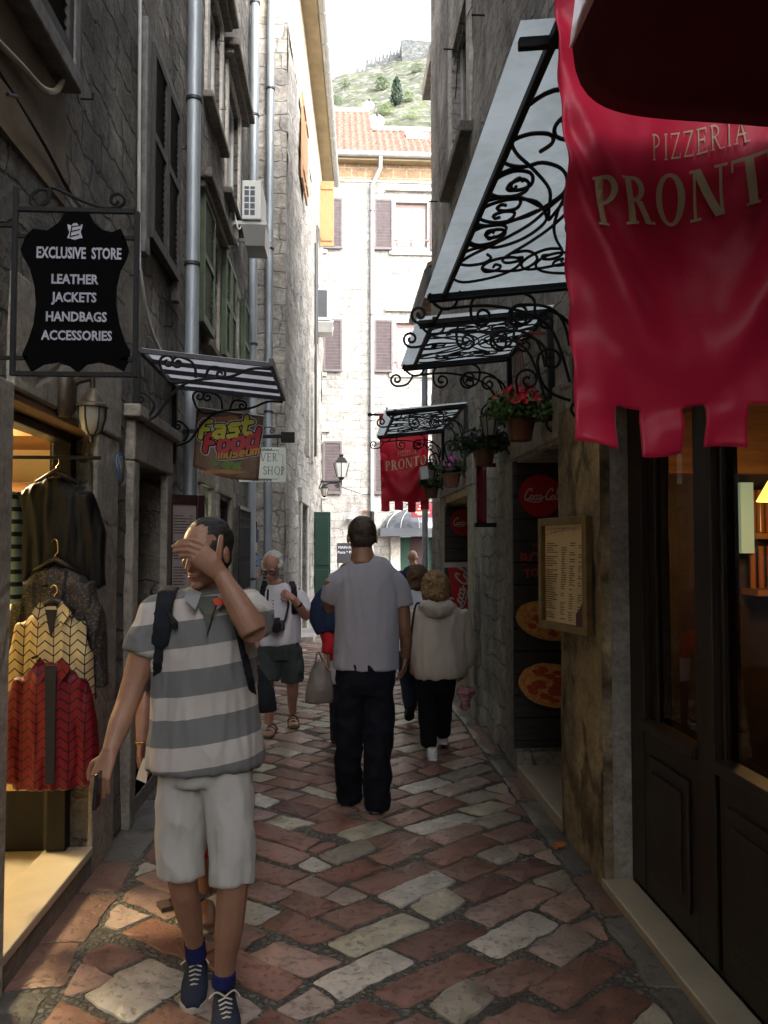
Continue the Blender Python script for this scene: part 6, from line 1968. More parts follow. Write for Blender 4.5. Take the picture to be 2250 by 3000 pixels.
# ================================================================== PEOPLE
def lump(root, name, mt, items, voxel=.01, sm=4, wrinkle=0, wscale=9, stretch=(1, 1, .45), seed=0, label=None, cut=None):
    """closed shapes fused into ONE continuous skin (voxel remesh + smoothing), with folds for cloth"""
    mb = MB()
    for it in items:
        if it[0] == 't': mb.tube(it[1], it[2], it[3] if len(it) > 3 else 14, up=it[4] if len(it) > 4 else None)
        elif it[0] == 'b': mb.ball(it[1], it[2], 16, 10, it[3] if len(it) > 3 else None)
    o = mb.build(name, mt, root, uv=False)
    md = o.modifiers.new('r', 'REMESH'); md.mode = 'VOXEL'; md.voxel_size = voxel
    ms = o.modifiers.new('s', 'SMOOTH'); ms.iterations = sm; ms.factor = .5
    bpy.context.view_layer.update()
    me = bpy.data.meshes.new_from_object(o.evaluated_get(bpy.context.evaluated_depsgraph_get()))
    old = o.data
    o.modifiers.clear()
    o.data = me
    bpy.data.meshes.remove(old)
    me.name = name
    if not me.materials: me.materials.append(mt)
    if wrinkle:
        nr = [v.normal.copy() for v in me.vertices]
        for v, n_ in zip(me.vertices, nr):
            p = Vector((v.co.x * stretch[0], v.co.y * stretch[1], v.co.z * stretch[2])) * wscale + Vector((seed, seed * 2, 0))
            a = noise.noise(p); c = noise.noise(p * 2.3)
            v.co += n_ * (wrinkle * ((1 - abs(a) * 2.2) * .9 + c * .45))
    me.polygons.foreach_set('use_smooth', [True] * len(me.polygons))
    if label: o['label'] = label
    return o


def vr(d):
    """rows of (px, py, rx metres, ry metres[, dy]) -> vertical loft through pixel centres at depth d"""
    def f(rows):
        pts = [W(r_[0], r_[1], Y=d + (r_[4] if len(r_) > 4 else 0)) for r_ in rows]
        return ('t', pts, [(r_[2], r_[3]) for r_ in rows], 20, (0, 1, 0))
    return f


def limb(d, rows, n=12):
    """rows of (px, py, dy, r)"""
    return ('t', [W(r_[0], r_[1], Y=d + r_[2]) for r_ in rows], [r_[3] for r_ in rows], n)


def skin(name, c):
    m = mat(name, c, .5, spec=.4, col2=tuple(min(1, x * 1.3) for x in c), vscale=14, bump=.12, bscale=90)
    b = m.node_tree.nodes['Principled BSDF']
    b.inputs['Subsurface Weight'].default_value = .12; b.inputs['Subsurface Radius'].default_value = (.02, .008, .004); b.inputs['Subsurface Scale'].default_value = .3
    return m


def cloth(name, c, var=.12, rough=.85, weave=500):
    m = mat(name, c, rough, spec=.2, var=var, vscale=6, bump=.25, bscale=weave, sheen=.12 if max(c) > .1 else 0)
    return m


SK = {'tan': skin('tan_skin', (.24, .125, .08)), 'fair': skin('fair_skin', (.38, .21, .145)), 'ruddy': skin('ruddy_skin', (.32, .16, .11)), 'brown': skin('brown_skin', (.15, .075, .045))}
HR = {k: mat(k + '_hair', c, .5, spec=.35, var=.4, vscale=40, bump=.6, bscale=150) for k, c in (('black', (.012, .01, .009)), ('brown', (.09, .045, .02)), ('blond', (.3, .19, .085)), ('white', (.52, .5, .46)), ('dark', (.03, .018, .011)))}


def head_items(c, f, s=1.0, nose=True):
    """skull, jaw, brow, nose, lips, chin and ears round centre c looking along f"""
    c = Vector(c); f = Vector(f).normalized(); r = f.cross(Z3).normalized(); u = r.cross(f)
    P = lambda a, b, h: c + r * (a * s) + f * (b * s) + u * (h * s)
    rot = Matrix((r, f, u)).transposed()
    it = [('b', P(0, -.012, .03), (.074 * s, .094 * s, .088 * s), rot), ('b', P(0, .016, -.03), (.06 * s, .07 * s, .08 * s), rot), ('b', P(0, .035, -.075), (.042 * s, .045 * s, .035 * s), rot),
          ('b', P(0, .062, .03), (.05 * s, .025 * s, .014 * s), rot),
          ('t', [P(0, .078, .018), P(0, .096, -.012), P(0, .104, -.026), P(0, .08, -.033)], [.008 * s, .011 * s, .015 * s, .011 * s], 10),
          ('b', P(0, .078, -.056), (.024 * s, .012 * s, .006 * s), rot), ('b', P(0, .077, -.068), (.021 * s, .012 * s, .007 * s), rot), ('b', P(0, .07, -.096), (.022 * s, .016 * s, .014 * s), rot),
          ('b', P(.04, .052, -.02), (.02 * s, .022 * s, .022 * s), rot), ('b', P(-.04, .052, -.02), (.02 * s, .022 * s, .022 * s), rot)]
    for q in (-1, 1): it.append(('b', P(q * .078, -.012, -.006), (.01 * s, .018 * s, .032 * s), rot))
    return it, P, rot


def face_bits(root, P, s, brow, look=True):
    m = MB()
    for q in (-1, 1): m.ball(P(q * .031, .07, .008), .0125 * s, 10, 8)
    e = m.build('eyes', mat('eye_white', (.5, .48, .45), .2), root, smooth='all')
    m = MB()
    for q in (-1, 1): m.ball(P(q * .031, .0805, .008), .006 * s, 8, 6)
    m.build('iris', M['black'], e, smooth='all')
    m = MB()
    for q in (-1, 1): m.tube([P(q * .014, .085, .028), P(q * .032, .083, .034), P(q * .05, .07, .027)], [.003 * s, .0045 * s, .002 * s], 6)
    m.build('eyebrows', brow, root, smooth='all')
    m = MB(); m.tube([P(-.024, .083, -.061), P(-.008, .0895, -.0615), P(.008, .0895, -.0615), P(.024, .083, -.061)], [.001, .003 * s, .003 * s, .001], 6)
    m.build('lips', mat('lip', (.28, .08, .06), .5), root, smooth='all')


def finger(pts, r0=.0092, r1=.0072): return ('t', [Vector(p) for p in pts], [r0] + [(r0 + r1) / 2] * (len(pts) - 2) + [r1], 8)


def tips(it): return ('b', it[1][-1], it[2][-1] * 1.0)


def hand(wrist, dirv, palm_n, curl=.5, s=1.0, thumb_side=1):
    """palm, four bent fingers of unequal length and a thumb; dirv = fingers' way, palm_n = where the palm looks"""
    w_ = Vector(wrist); d = Vector(dirv).normalized(); n_ = Vector(palm_n); n_ = (n_ - d * n_.dot(d)).normalized(); a = d.cross(n_) * thumb_side
    it = [('t', [w_ - d * .01 * s, w_ + d * .03 * s, w_ + d * .085 * s], [(.026 * s, .02 * s), (.036 * s, .017 * s), (.04 * s, .013 * s)], 14, n_)]
    for k, (off, ln) in enumerate(((.03, .072), (.0105, .08), (-.0095, .074), (-.028, .058))):
        k0 = w_ + d * (.085 - abs(off) * .2) * s + a * off * s
        pts = [k0]; dd = d.copy(); ang = curl * .75 + .06 * k
        for j in range(3):
            dd = (dd * math.cos(ang) + n_ * math.sin(ang)).normalized(); n2 = (n_ - dd * n_.dot(dd))
            pts.append(pts[-1] + dd * ln * s * (.42, .33, .25)[j]); ang = curl * .8
        it.append(finger(pts, .0098 * s, .0076 * s)); it.append(('b', pts[-1], .0076 * s))
    t0 = w_ + d * .025 * s + a * .028 * s
    t1 = t0 + (a * .75 + d * .6 + n_ * .25).normalized() * .035 * s
    t2 = t1 + (a * .25 + d * .9 + n_ * .35).normalized() * .032 * s
    t3 = t2 + (d * .9 + n_ * .45 - a * .05).normalized() * .025 * s
    it.append(finger([t0 - a * .008, t1, t2, t3], .0125 * s, .0085 * s)); it.append(('b', t3, .0085 * s))
    return it


def shoe(root, heel, toe, w_, mt_up, mt_sole, name='shoe', lift=0, toe_lift=0, hgt=.085, laces=None):
    heel, toe = Vector((*heel, lift)), Vector((*toe, toe_lift))
    d = (toe - heel); L_ = d.length; d.normalize(); sd = d.cross(Z3).normalized()
    up = sd.cross(d).normalized()
    P = lambda t, h, a=0: heel + d * (L_ * t) + up * h + sd * a
    it = [('t', [P(.02, .045), P(.1, .05), P(.3, .052), P(.55, .042), P(.8, .034), P(.97, .026)], [(w_ * .3, .03), (w_ * .4, hgt * .5), (w_ * .42, hgt * .52), (w_ * .48, .04), (w_ * .46, .03), (w_ * .22, .016)], 16, up),
          ('t', [P(.16, .03), P(.16, hgt + .012)], [.042, .037], 14)]
    o = lump(root, name, mt_up, it, .008, 3)
    m = MB()
    ol = [(0, -.24), (.03, -.36), (.15, -.42), (.35, -.38), (.6, -.47), (.8, -.46), (.93, -.3), (1.0, -.0)]
    ol = ol + [(t_, -a) for t_, a in ol[::-1]][1:]
    m.prism([(t_ * L_, a * w_) for t_, a in ol], P(0, .001), d, -sd if d.cross(-sd).dot(up) > 0 else sd, .026)
    m.build('sole', mt_sole, o, bevel=.006)
    if laces:
        m = MB()
        for k in range(5):
            t_ = .4 + k * .075
            m.tube([P(t_, .088 - k * .006, -.022 + k * .001), P(t_ + .03, .1 - k * .0065, 0), P(t_, .088 - k * .006, .022 - k * .001)], .0032, 5)
        m.tube(spline([P(.38, .098, 0), P(.34, .11, .03), P(.36, .095, .055)], 5), .003, 5); m.tube(spline([P(.38, .098, 0), P(.34, .11, -.03), P(.38, .092, -.05)], 5), .003, 5)
        m.build('laces', laces, o)
    return o


def hair_mesh(root, c, f, s, mt_, rad=(.08, .1, .09), off=(-.024, .036), extra=(), voxel=.008, rough=.006, wsc=28, label=None):
    c = Vector(c); f = Vector(f).normalized(); r = f.cross(Z3).normalized(); u = r.cross(f)
    rot = Matrix((r, f, u)).transposed()
    it = [('b', c + f * (off[0] * s) + u * (off[1] * s), tuple(q * s for q in rad), rot)]
    for (a, b, h, rr) in extra: it.append(('b', c + r * (a * s) + f * (b * s) + u * (h * s), tuple(q * s for q in rr), rot))
    return lump(root, 'hair', mt_, it, voxel, 2, rough, wsc, (1, 1, 1), label=label)


# ------------------------------------------------------------------ 1. man in the striped polo, hand over his eyes
D1 = 2.92
p1 = thing('person', 'man in grey striped polo shirt and pale shorts walking forward, hand raised over his eyes', 'person', (-.48, D1, 0))
hc = W(602, 1622, Y=2.93); f1 = Vector((-.45, -.87, -.22))
it, HP, hrot = head_items(hc, f1, 1.03)
it.append(('t', [W(612, 1700, Y=2.97), W(606, 1770, Y=2.99), W(606, 1830, Y=3.0)], [.058, .062, .09], 14))
it += [vr(2.98)([(606, 1780, .1, .07), (605, 1850, .14, .09), (605, 2000, .13, .09), (600, 2180, .14, .1), (598, 2280, .13, .1)])]
# image-left arm, hanging, and its hand
it += [limb(2.98, [(460, 1785, 0, .055), (430, 1880, 0, .053), (398, 1990, -.02, .047), (372, 2065, -.05, .041), (352, 2120, -.09, .041), (330, 2180, -.13, .031), (321, 2206, -.15, .027)])]
wl = W(320, 2203, Y=2.83)
it += hand(wl, (W(290, 2290, Y=2.8) - wl), (.35, .9, -.1), .42, 1.02, -1)
# raised arm: elbow towards the viewer, forearm across, hand over the brow
el = W(742, 1848, Y=2.73); wr_ = W(647, 1682, Y=2.77)
it += [('t', [W(712, 1775, Y=3.0), W(735, 1812, Y=2.86), el], [.056, .05, .045], 14),
       ('t', [el + Vector((0, .0, -.008)), el.lerp(wr_, .25), el.lerp(wr_, .55), el.lerp(wr_, .85), wr_], [.043, .047, .041, .031, .028], 14)]
Yh = 2.745
q = lambda a, b, y=Yh: W(a, b + 13, Y=y)
it += [('t', [q(648, 1672, 2.765), q(618, 1640, 2.75), q(582, 1607, 2.745)], [(.028, .02), (.04, .017), (.042, .014)], 14, (0, 1, 0))]
for pts in ([(602, 1582), (570, 1570), (542, 1570), (522, 1576)], [(592, 1596), (556, 1583), (530, 1583), (507, 1588)], [(584, 1611), (552, 1599), (530, 1599), (511, 1602)], [(584, 1627), (560, 1617), (544, 1615), (528, 1616)]):
    P_ = [q(a, b, Yh - .004 * (k == 1) + k * .006) for k, (a, b) in enumerate(pts)]
    it.append(finger(P_, .0092, .007)); it.append(('b', P_[-1], .007))
P_ = [q(638, 1640, 2.755), q(643, 1606, 2.745), q(646, 1580, 2.742), q(648, 1560, 2.742)]
it.append(finger(P_, .0135, .009)); it.append(('b', P_[-1], .009))
# legs
it += [limb(2.97, [(545, 2260, .0, .085), (528, 2430, -.0, .075), (533, 2560, -.03, .056), (540, 2610, -.01, .05), (553, 2670, .05, .049), (567, 2740, .11, .036), (575, 2800, .15, .033)]),
       limb(2.96, [(655, 2250, .0, .085), (676, 2430, -.08, .075), (684, 2570, -.14, .056), (678, 2640, -.14, .052), (671, 2720, -.13, .05), (660, 2810, -.11, .037), (655, 2880, -.1, .034)])]
lump(p1, 'body', SK['tan'], it, .0042, 3)
face_bits(p1, HP, 1.03, HR['black'])
hair_mesh(p1, hc, f1, 1.03, HR['black'], (.079, .1, .088), (-.03, .036), ((.045, -.005, .02, (.034, .055, .05)), (-.045, -.005, .02, (.034, .055, .05)), (0, -.06, -.02, (.06, .04, .06))), .007, .004, 40)
# polo
pm = cloth('striped_polo', (.4, .4, .4), .05)
_t = pm.node_tree; _N = _t.nodes; _L = _t.links
_tc = _N.new('ShaderNodeTexCoord'); _sp = _N.new('ShaderNodeSeparateXYZ'); _L.new(_tc.outputs['Object'], _sp.inputs[0])
_a = _N.new('ShaderNodeMath'); _a.operation = 'MULTIPLY_ADD'; _L.new(_sp.outputs[0], _a.inputs[0]); _a.inputs[1].default_value = -.13; _L.new(_sp.outputs[2], _a.inputs[2])
_b = _N.new('ShaderNodeMath'); _b.operation = 'MULTIPLY_ADD'; _L.new(_a.outputs[0], _b.inputs[0]); _b.inputs[1].default_value = 1 / .1705; _b.inputs[2].default_value = -(1.297 - .13 * -.12) / .1705 + 20
_c = _N.new('ShaderNodeMath'); _c.operation = 'FRACT'; _L.new(_b.outputs[0], _c.inputs[0])
_r = _N.new('ShaderNodeValToRGB'); _r.color_ramp.interpolation = 'CONSTANT'
_r.color_ramp.elements[0].color = (.15, .152, .15, 1); _r.color_ramp.elements[1].position = .54; _r.color_ramp.elements[1].color = (.43, .395, .365, 1)
_L.new(_c.outputs[0], _r.inputs[0]); _L.new(_r.outputs[0], _N['Principled BSDF'].inputs['Base Color'])
it = [vr(2.98)([(606, 1728, .062, .062), (606, 1742, .085, .072), (603, 1756, .125, .085), (600, 1780, .16, .1), (597, 1815, .178, .115), (596, 1860, .18, .125), (600, 1950, .182, .13), (602, 2060, .188, .135), (604, 2160, .198, .145), (606, 2238, .205, .155)]),
      limb(2.98, [(490, 1778, 0, .06), (464, 1802, 0, .068), (438, 1855, 0, .07), (420, 1912, -.01, .073)]),
      ('t', [W(692, 1774, Y=2.99), W(724, 1784, Y=2.95), W(738, 1804, Y=2.87), W(744, 1824, Y=2.82)], [.06, .066, .068, .068], 14),
      limb(2.98, [(700, 2150, 0, .06), (735, 2215, -.02, .035), (757, 2240, -.03, .012)]), limb(2.98, [(490, 2150, 0, .06), (455, 2225, -.02, .035), (440, 2258, -.03, .012)])]
sh = lump(p1, 'polo_shirt', pm, it, .008, 3, .013, 8, (2.1, 2.1, .4), 3)
for (a, b_, c_, d_) in (((590, 1738), (556, 1722), (538, 1752), (572, 1788)), ((642, 1740), (662, 1730), (664, 1762), (634, 1786))):
    m = MB(); P4 = [W(*a, Y=2.885), W(*b_, Y=2.90), W(*c_, Y=2.835), W(*d_, Y=2.83)]
    m.add(P4 + [v + Vector((0, .012, 0)) for v in P4], [(0, 1, 2, 3), (7, 6, 5, 4), (0, 4, 5, 1), (1, 5, 6, 2), (2, 6, 7, 3), (3, 7, 4, 0)])
    m.build('collar', cloth('grey_collar', (.3, .31, .32)), sh)
m = MB(); m.add([W(590, 1748, Y=2.872), W(638, 1746, Y=2.872), W(640, 1768, Y=2.845), W(622, 1800, Y=2.838), W(606, 1860, Y=2.838), W(598, 1798, Y=2.838), W(578, 1772, Y=2.845)], [(6, 5, 4, 3, 2, 1, 0)]); m.build('placket', cloth('olive_grey_placket', (.085, .088, .07)), sh, thick=.006)
m = MB(); m.prism([(-.012, -.012), (.014, -.014), (.02, .004), (.004, .014), (-.02, .008)], W(640, 1762, Y=2.825), (1, 0, 0), Z3, -.006); m.build('badge', mat('red_badge', (.6, .06, .02), .5), sh)
it = [vr(2.97)([(600, 2190, .155, .12), (600, 2240, .165, .125), (600, 2282, .163, .12)]),
      limb(2.97, [(542, 2270, 0, .096), (534, 2360, -.01, .09), (530, 2480, -.02, .084), (531, 2566, -.03, .082)]), limb(2.96, [(660, 2260, -.01, .094), (671, 2350, -.05, .086), (680, 2480, -.11, .076), (678, 2590, -.14, .072)])]
lump(p1, 'shorts', cloth('grey_white_shorts', (.39, .375, .345), .05), it, .007, 2, .009, 13, (1.1, 1.1, .55), 7)
socks = cloth('navy_sock', (.012, .016, .09))
lump(p1, 'sock', socks, [limb(2.97, [(569, 2755, .125, .039), (575, 2805, .15, .041)])], .006, 2); lump(p1, 'sock', socks, [limb(2.96, [(657, 2845, -.105, .041), (654, 2885, -.1, .043)])], .006, 2)
nv = cloth('navy_canvas', (.022, .028, .05)); wsole = mat('off_white_rubber', (.42, .38, .32), .6, var=.1); lc_ = mat('white_lace', (.5, .47, .43), .8)
shoe(p1, (W(576, 2800, Y=3.2).x, 3.215), (W(564, 2920, Y=2.94).x, 2.94), .105, nv, wsole, laces=lc_)
shoe(p1, (W(655, 2880, Y=2.9).x, 2.91), (W(668, 3000, Y=2.63).x, 2.63), .105, nv, wsole, lift=.02, toe_lift=.06, laces=lc_)
ph = thing('phone', 'dark phone held low in the hand of the man in the striped polo', 'phone', tuple(W(285, 2285, Y=2.78)))
m = MB(); c = W(291, 2262, Y=2.775); u = (W(286, 2320, Y=2.76) - c).normalized()
m.obox(c - Vector((.006, .03, 0)), u * .115, Vector((.011, 0, 0)), Vector((0, .06, 0))); m.build('case', mat('phone_black', (.012, .012, .014), .25), ph, bevel=.004)
m = MB(); m.obox(c - Vector((.0075, .026, 0)) + u * .006, u * .1, Vector((.001, 0, 0)), Vector((0, .052, 0))); m.build('screen', M['glass_dark'], ph)
bk = thing('backpack', 'black backpack worn by the man in the striped polo, wide straps showing', 'backpack', (-.48, 3.15, 1.2))
bkm = cloth('black_nylon', (.012, .014, .018), .3)
st = [('t', [W(512, 1738, Y=3.06), W(500, 1722, Y=2.98), W(488, 1735, Y=2.885), W(481, 1775, Y=2.86), W(474, 1840, Y=2.85), W(468, 1890, Y=2.86)], [(.034, .009)] * 6, 10, (0, 1, 0)),
      ('t', [W(468, 1880, Y=2.86), W(461, 1940, Y=2.87), W(462, 2010, Y=2.95), W(478, 2060, Y=3.1)], [(.02, .006)] * 4, 8, (0, 1, 0))]
lump(bk, 'strap', bkm, st, .006, 2)
st = [('t', [W(660, 1738, Y=3.06), W(672, 1726, Y=2.97), W(676, 1750, Y=2.875), W(688, 1810, Y=2.85), W(703, 1870, Y=2.84), W(716, 1930, Y=2.845)], [(.03, .009)] * 6, 10, (0, 1, 0)),
      ('t', [W(716, 1920, Y=2.845), W(733, 1985, Y=2.86), W(742, 2040, Y=2.95), W(730, 2090, Y=3.1)], [(.016, .006)] * 4, 8, (0, 1, 0))]
lump(bk, 'strap', bkm, st, .006, 2)
m = MB(); m.tube([W(492, 1795, Y=2.845), W(510, 1825, Y=2.835), W(516, 1842, Y=2.84)], [.006, .014, .008], 8); m.build('buckle', M['black'], bk)
lump(bk, 'pack', bkm, [('b', (-.48, 3.2, 1.22), (.15, .09, .2)), ('b', (-.48, 3.22, 1.1), (.16, .1, .14))], .012, 4)

# ------------------------------------------------------------------ 2. woman in red behind him
D2 = 3.75
p2 = thing('person', 'woman in red mostly hidden behind the man in striped polo, bare arm and sandal showing', 'person', (-.55, D2, 0))
hc2 = W(606, 1690, Y=D2); f2 = Vector((0, -1, -.1))
it, HP2, _ = head_items(hc2, f2, .94)
it.append(('t', [W(606, 1745, Y=D2), W(602, 1800, Y=D2 + .02)], [.05, .055]))
it += [vr(D2)([(600, 1800, .08, .06), (600, 1850, .14, .09), (600, 2050, .12, .09), (600, 2200, .15, .1)]),
       limb(D2, [(505, 1830, 0, .045), (462, 1920, 0, .041), (428, 2020, -.04, .037), (420, 2090, -.1, .035), (414, 2180, -.17, .024)]),
       limb(D2, [(692, 1830, 0, .045), (718, 1920, 0, .04), (735, 1985, -.08, .035), (740, 2010, -.14, .025)]),
       limb(D2, [(570, 2250, 0, .08), (565, 2420, 0, .055), (560, 2520, .03, .045), (556, 2570, .08, .033)]), limb(D2, [(630, 2250, 0, .08), (618, 2420, -.03, .055), (606, 2540, -.05, .045), (604, 2610, -.03, .033)]),
       ('t', [(W(556, 2570, Y=3.9).x + .03, 3.88, .05), (W(540, 2590, Y=3.86).x, 3.82, .045), (W(520, 2595, Y=3.86).x, 3.78, .03)], [(.032, .03), (.042, .025), (.03, .014)], 12, (0, 0, 1)),
       ('t', [(W(604, 2620, Y=3.7).x, 3.72, .05), (W(604, 2640, Y=3.6).x, 3.64, .04), (W(604, 2660, Y=3.5).x, 3.56, .03)], [(.032, .03), (.042, .025), (.03, .014)], 12, (0, 0, 1))]
w2 = W(414, 2180, Y=D2 - .17)
it += hand(w2, (-.05, -.12, -1), (1, 0, 0), .5, .9, 1)
lump(p2, 'body', SK['tan'], it, .007, 3)
hair_mesh(p2, hc2, f2, .94, HR['dark'])
lump(p2, 'dress', cloth('red_dress', (.36, .02, .02)), [vr(D2)([(600, 1800, .1, .07), (600, 1840, .17, .11), (600, 2000, .15, .11), (600, 2200, .17, .12), (600, 2480, .2, .15)])], .012, 3, .008)
m = MB()
fx = W(540, 2590, Y=3.83).x
m.tube(spline([(fx + .06, 3.86, .06), (fx, 3.79, .085), (fx - .03, 3.85, .05)], 5), .01, 6); m.tube(spline([(fx + .0, 3.86, .05), (fx - .045, 3.77, .062), (fx - .06, 3.82, .03)], 5), .008, 6)
m.obox((fx - .085, 3.75, .004), (.18, .1, 0), (-.04, .075, 0), (0, 0, .02)); m.build('sandal', mat('brown_sandal', (.06, .035, .025), .6), p2)
m = MB(); m.tube([w2 + Vector((.028 * math.cos(R(a)), .028 * math.sin(R(a)), .012)) for a in range(0, 361, 30)], .003, 6); m.build('bracelet', mat('gold', (.6, .4, .12), .25, .9), p2, smooth='all')
hb = thing('shoulder_bag', 'black shoulder bag hanging behind the hem of the striped polo', 'bag', tuple(W(765, 2030, Y=3.7)))
lump(hb, 'bag', bkm, [('t', [W(752, 1960, Y=3.72), W(768, 2030, Y=3.7), W(768, 2085, Y=3.7)], [(.02, .03), (.06, .05), (.07, .05)], 14, (0, 1, 0))], .01, 3)
m = MB(); m.tube([W(752, 1965, Y=3.72), W(725, 1860, Y=3.68), W(660, 1800, Y=3.72)], .008, 6); m.tube([W(452, 1975, Y=3.68), W(432, 2020, Y=3.64), W(470, 1860, Y=3.66)], .012, 6); m.build('strap', M['black'], hb)
pp = MB(); c = W(418, 2262, Y=3.5); pp.prism([(-.03, -.03), (.02, -.045), (.035, .05), (.005, .06), (-.012, .02)], c, (.9, -.3, 0), Z3, .004)
tag(pp.build('paper', mat('white_paper', (.55, .54, .52), .8)), 'crumpled white paper in the hand of the woman behind the striped polo', 'paper')

# ------------------------------------------------------------------ 3. elderly man with a camera
D3 = 7.1
p3 = thing('person', 'white-haired elderly man in white shirt and dark shorts facing the viewer, camera on his chest', 'person', (-.55, D3, 0))
hc3 = W(797, 1664, Y=D3 - .03); f3 = Vector((-.25, -.85, -.45))
it, HP3, r3 = head_items(hc3, f3, 1.08)
it.append(('t', [W(806, 1700, Y=D3), W(812, 1742, Y=D3 + .03)], [.058, .075]))
it += [vr(D3)([(815, 1750, .14, .09), (816, 1830, .14, .11), (816, 1900, .13, .1)]),
       limb(D3, [(880, 1760, 0, .05), (893, 1788, -.05, .047), (896, 1806, -.1, .042), (876, 1776, -.2, .04), (858, 1752, -.25, .028)]),
       limb(D3, [(757, 1765, 0, .05), (744, 1810, .02, .044), (742, 1860, -.04, .038), (748, 1900, -.1, .03)]),
       limb(D3, [(786, 1900, 0, .09), (782, 1985, -.02, .058), (787, 2040, 0, .055), (789, 2085, .02, .045), (787, 2120, .04, .036)]),
       limb(D3, [(848, 1900, 0, .09), (856, 1985, .06, .058), (857, 2030, .15, .053), (856, 2060, .28, .043), (857, 2086, .38, .036)])]
w3 = W(858, 1752, Y=D3 - .25)
it += hand(w3, (-.8, .1, .45), (0, 1, 0), .9, .95, 1)
w3b = W(748, 1900, Y=D3 - .1); it += hand(w3b, (0, -.1, -1), (1, 0, 0), .4, .95, 1)
FT3 = [((W(800, 2110, Y=7.3).x, 7.27), (W(783, 2140, Y=7.05).x, 7.03)), ((W(858, 2085, Y=7.62).x, 7.62), (W(861, 2105, Y=7.4).x, 7.38))]
for (h_, t_) in FT3:
    h3, t3 = Vector((*h_, .04)), Vector((*t_, .035))
    it.append(('t', [h3, h3.lerp(t3, .4), h3.lerp(t3, .8), t3], [(.035, .035), (.042, .035), (.05, .022), (.04, .014)], 12, (0, 0, 1)))
lump(p3, 'body', SK['ruddy'], it, .009, 3)
face_bits(p3, HP3, 1.08, HR['white'])
hair_mesh(p3, hc3, f3, 1.08, HR['white'], (.078, .088, .07), (-.05, .05), ((.062, -.02, .01, (.028, .05, .05)), (-.062, -.02, .01, (.028, .05, .05)), (0, -.07, -.0, (.06, .035, .06))), .009, .009, 34)
m = MB()
for qx in (-1, 1): m.tube([HP3(qx * .034 + .026 * math.cos(R(a)), .094, .006 + .019 * math.sin(R(a))) for a in range(0, 361, 30)], .0035, 5); m.tube([HP3(qx * .06, .09, .01), HP3(qx * .082, .0, .01)], .003, 5)
m.tube([HP3(-.008, .096, .01), HP3(.008, .096, .01)], .003, 5)
m.build('spectacles', M['iron'], p3)
ws = cloth('white_henley', (.56, .53, .56), .05)
it = [vr(D3)([(813, 1712, .075, .07), (814, 1722, .12, .08), (815, 1736, .185, .11), (816, 1775, .19, .135), (816, 1830, .19, .16), (817, 1870, .188, .155), (818, 1886, .186, .15)]),
      limb(D3, [(868, 1742, 0, .07), (884, 1765, -.02, .072), (895, 1795, -.05, .07)]), limb(D3, [(763, 1742, 0, .07), (752, 1775, .01, .07), (746, 1805, .02, .068)])]
s3 = lump(p3, 'shirt', ws, it, .011, 4, .008, 8, (1.4, 1.4, .6), 5)
m = MB()
for k in range(3): m.ball(W(800, 1760 + k * 10, Y=D3 - .135), .006, 6, 4)
m.build('button', M['black'], s3)
it = [vr(D3)([(818, 1872, .17, .14), (818, 1900, .175, .14), (818, 1930, .15, .12)]), limb(D3, [(788, 1900, 0, .105), (783, 1950, -.01, .11), (781, 1993, -.02, .107)]), limb(D3, [(848, 1900, 0, .105), (854, 1950, .03, .108), (857, 1990, .06, .103)]),
      ('b', W(757, 1950, Y=D3), (.03, .07, .08)), ('b', W(882, 1950, Y=D3), (.03, .07, .08))]
lump(p3, 'cargo_shorts', cloth('dark_green_grey_cotton', (.045, .055, .05), .25), it, .011, 3, .009, 9)
for (h_, t_) in FT3:
    h3, t3 = Vector((*h_, 0)), Vector((*t_, 0)); d = (t3 - h3).normalized(); sd = d.cross(Z3)
    m = MB(); m.prism([(-.02, -.035), (.1, -.042), (.2, -.055), (.27, -.03), (.28, 0), (.27, .03), (.2, .055), (.1, .042), (-.02, .035)], h3 + Vector((0, 0, .004)), d, -sd if d.cross(-sd).z > 0 else sd, .022)
    for t_ in (.02, .1, .18): m.tube([h3 + d * t_ + sd * (q_ * .048) + Vector((0, 0, .03 + .055 * (1 - q_ * q_) - t_ * .12)) for q_ in (-1, -.5, 0, .5, 1)], .012, 6)
    m.build('sandal', mat('brown_leather', (.07, .042, .025), .6), p3)
m = MB(); wc = W(874, 1772, Y=D3 - .21); m.lathe([(.034, -.012), (.036, 0), (.034, .012)], wc, 14, (w3 - wc).normalized()); m.build('watch', M['black'], p3)
ca = thing('camera', 'black camera hanging on a neck strap against the white shirt of the elderly man', 'camera', tuple(W(810, 1835, Y=D3 - .2)))
c = W(811, 1832, Y=D3 - .2)
m = MB(); m.box(c.x - .065, c.x + .065, c.y - .03, c.y + .03, c.z - .045, c.z + .04); m.box(c.x - .03, c.x + .03, c.y - .03, c.y + .02, c.z + .041, c.z + .065); m.build('camera_body', M['shutter_dark'], ca, bevel=.01)
m = MB(); m.lathe([(.042, 0), (.044, .05), (.04, .075), (.03, .076)], c + Vector((0, -.03, -.005)), 18, (0, -1, -.15)); ln = m.build('lens', M['iron'], ca, smooth=40)
m = MB(); m.tube([W(785, 1728, Y=D3 - .09), W(783, 1770, Y=D3 - .155), c + Vector((-.066, 0, .03))], .009, 6); m.tube([W(835, 1728, Y=D3 - .09), W(846, 1770, Y=D3 - .16), c + Vector((.066, 0, .03))], .009, 6); m.build('neck_strap', M['black'], ca)
b3 = thing('backpack', 'dark backpack on the elderly man, its two shoulder straps showing', 'backpack', (-.55, 7.3, 1.2))
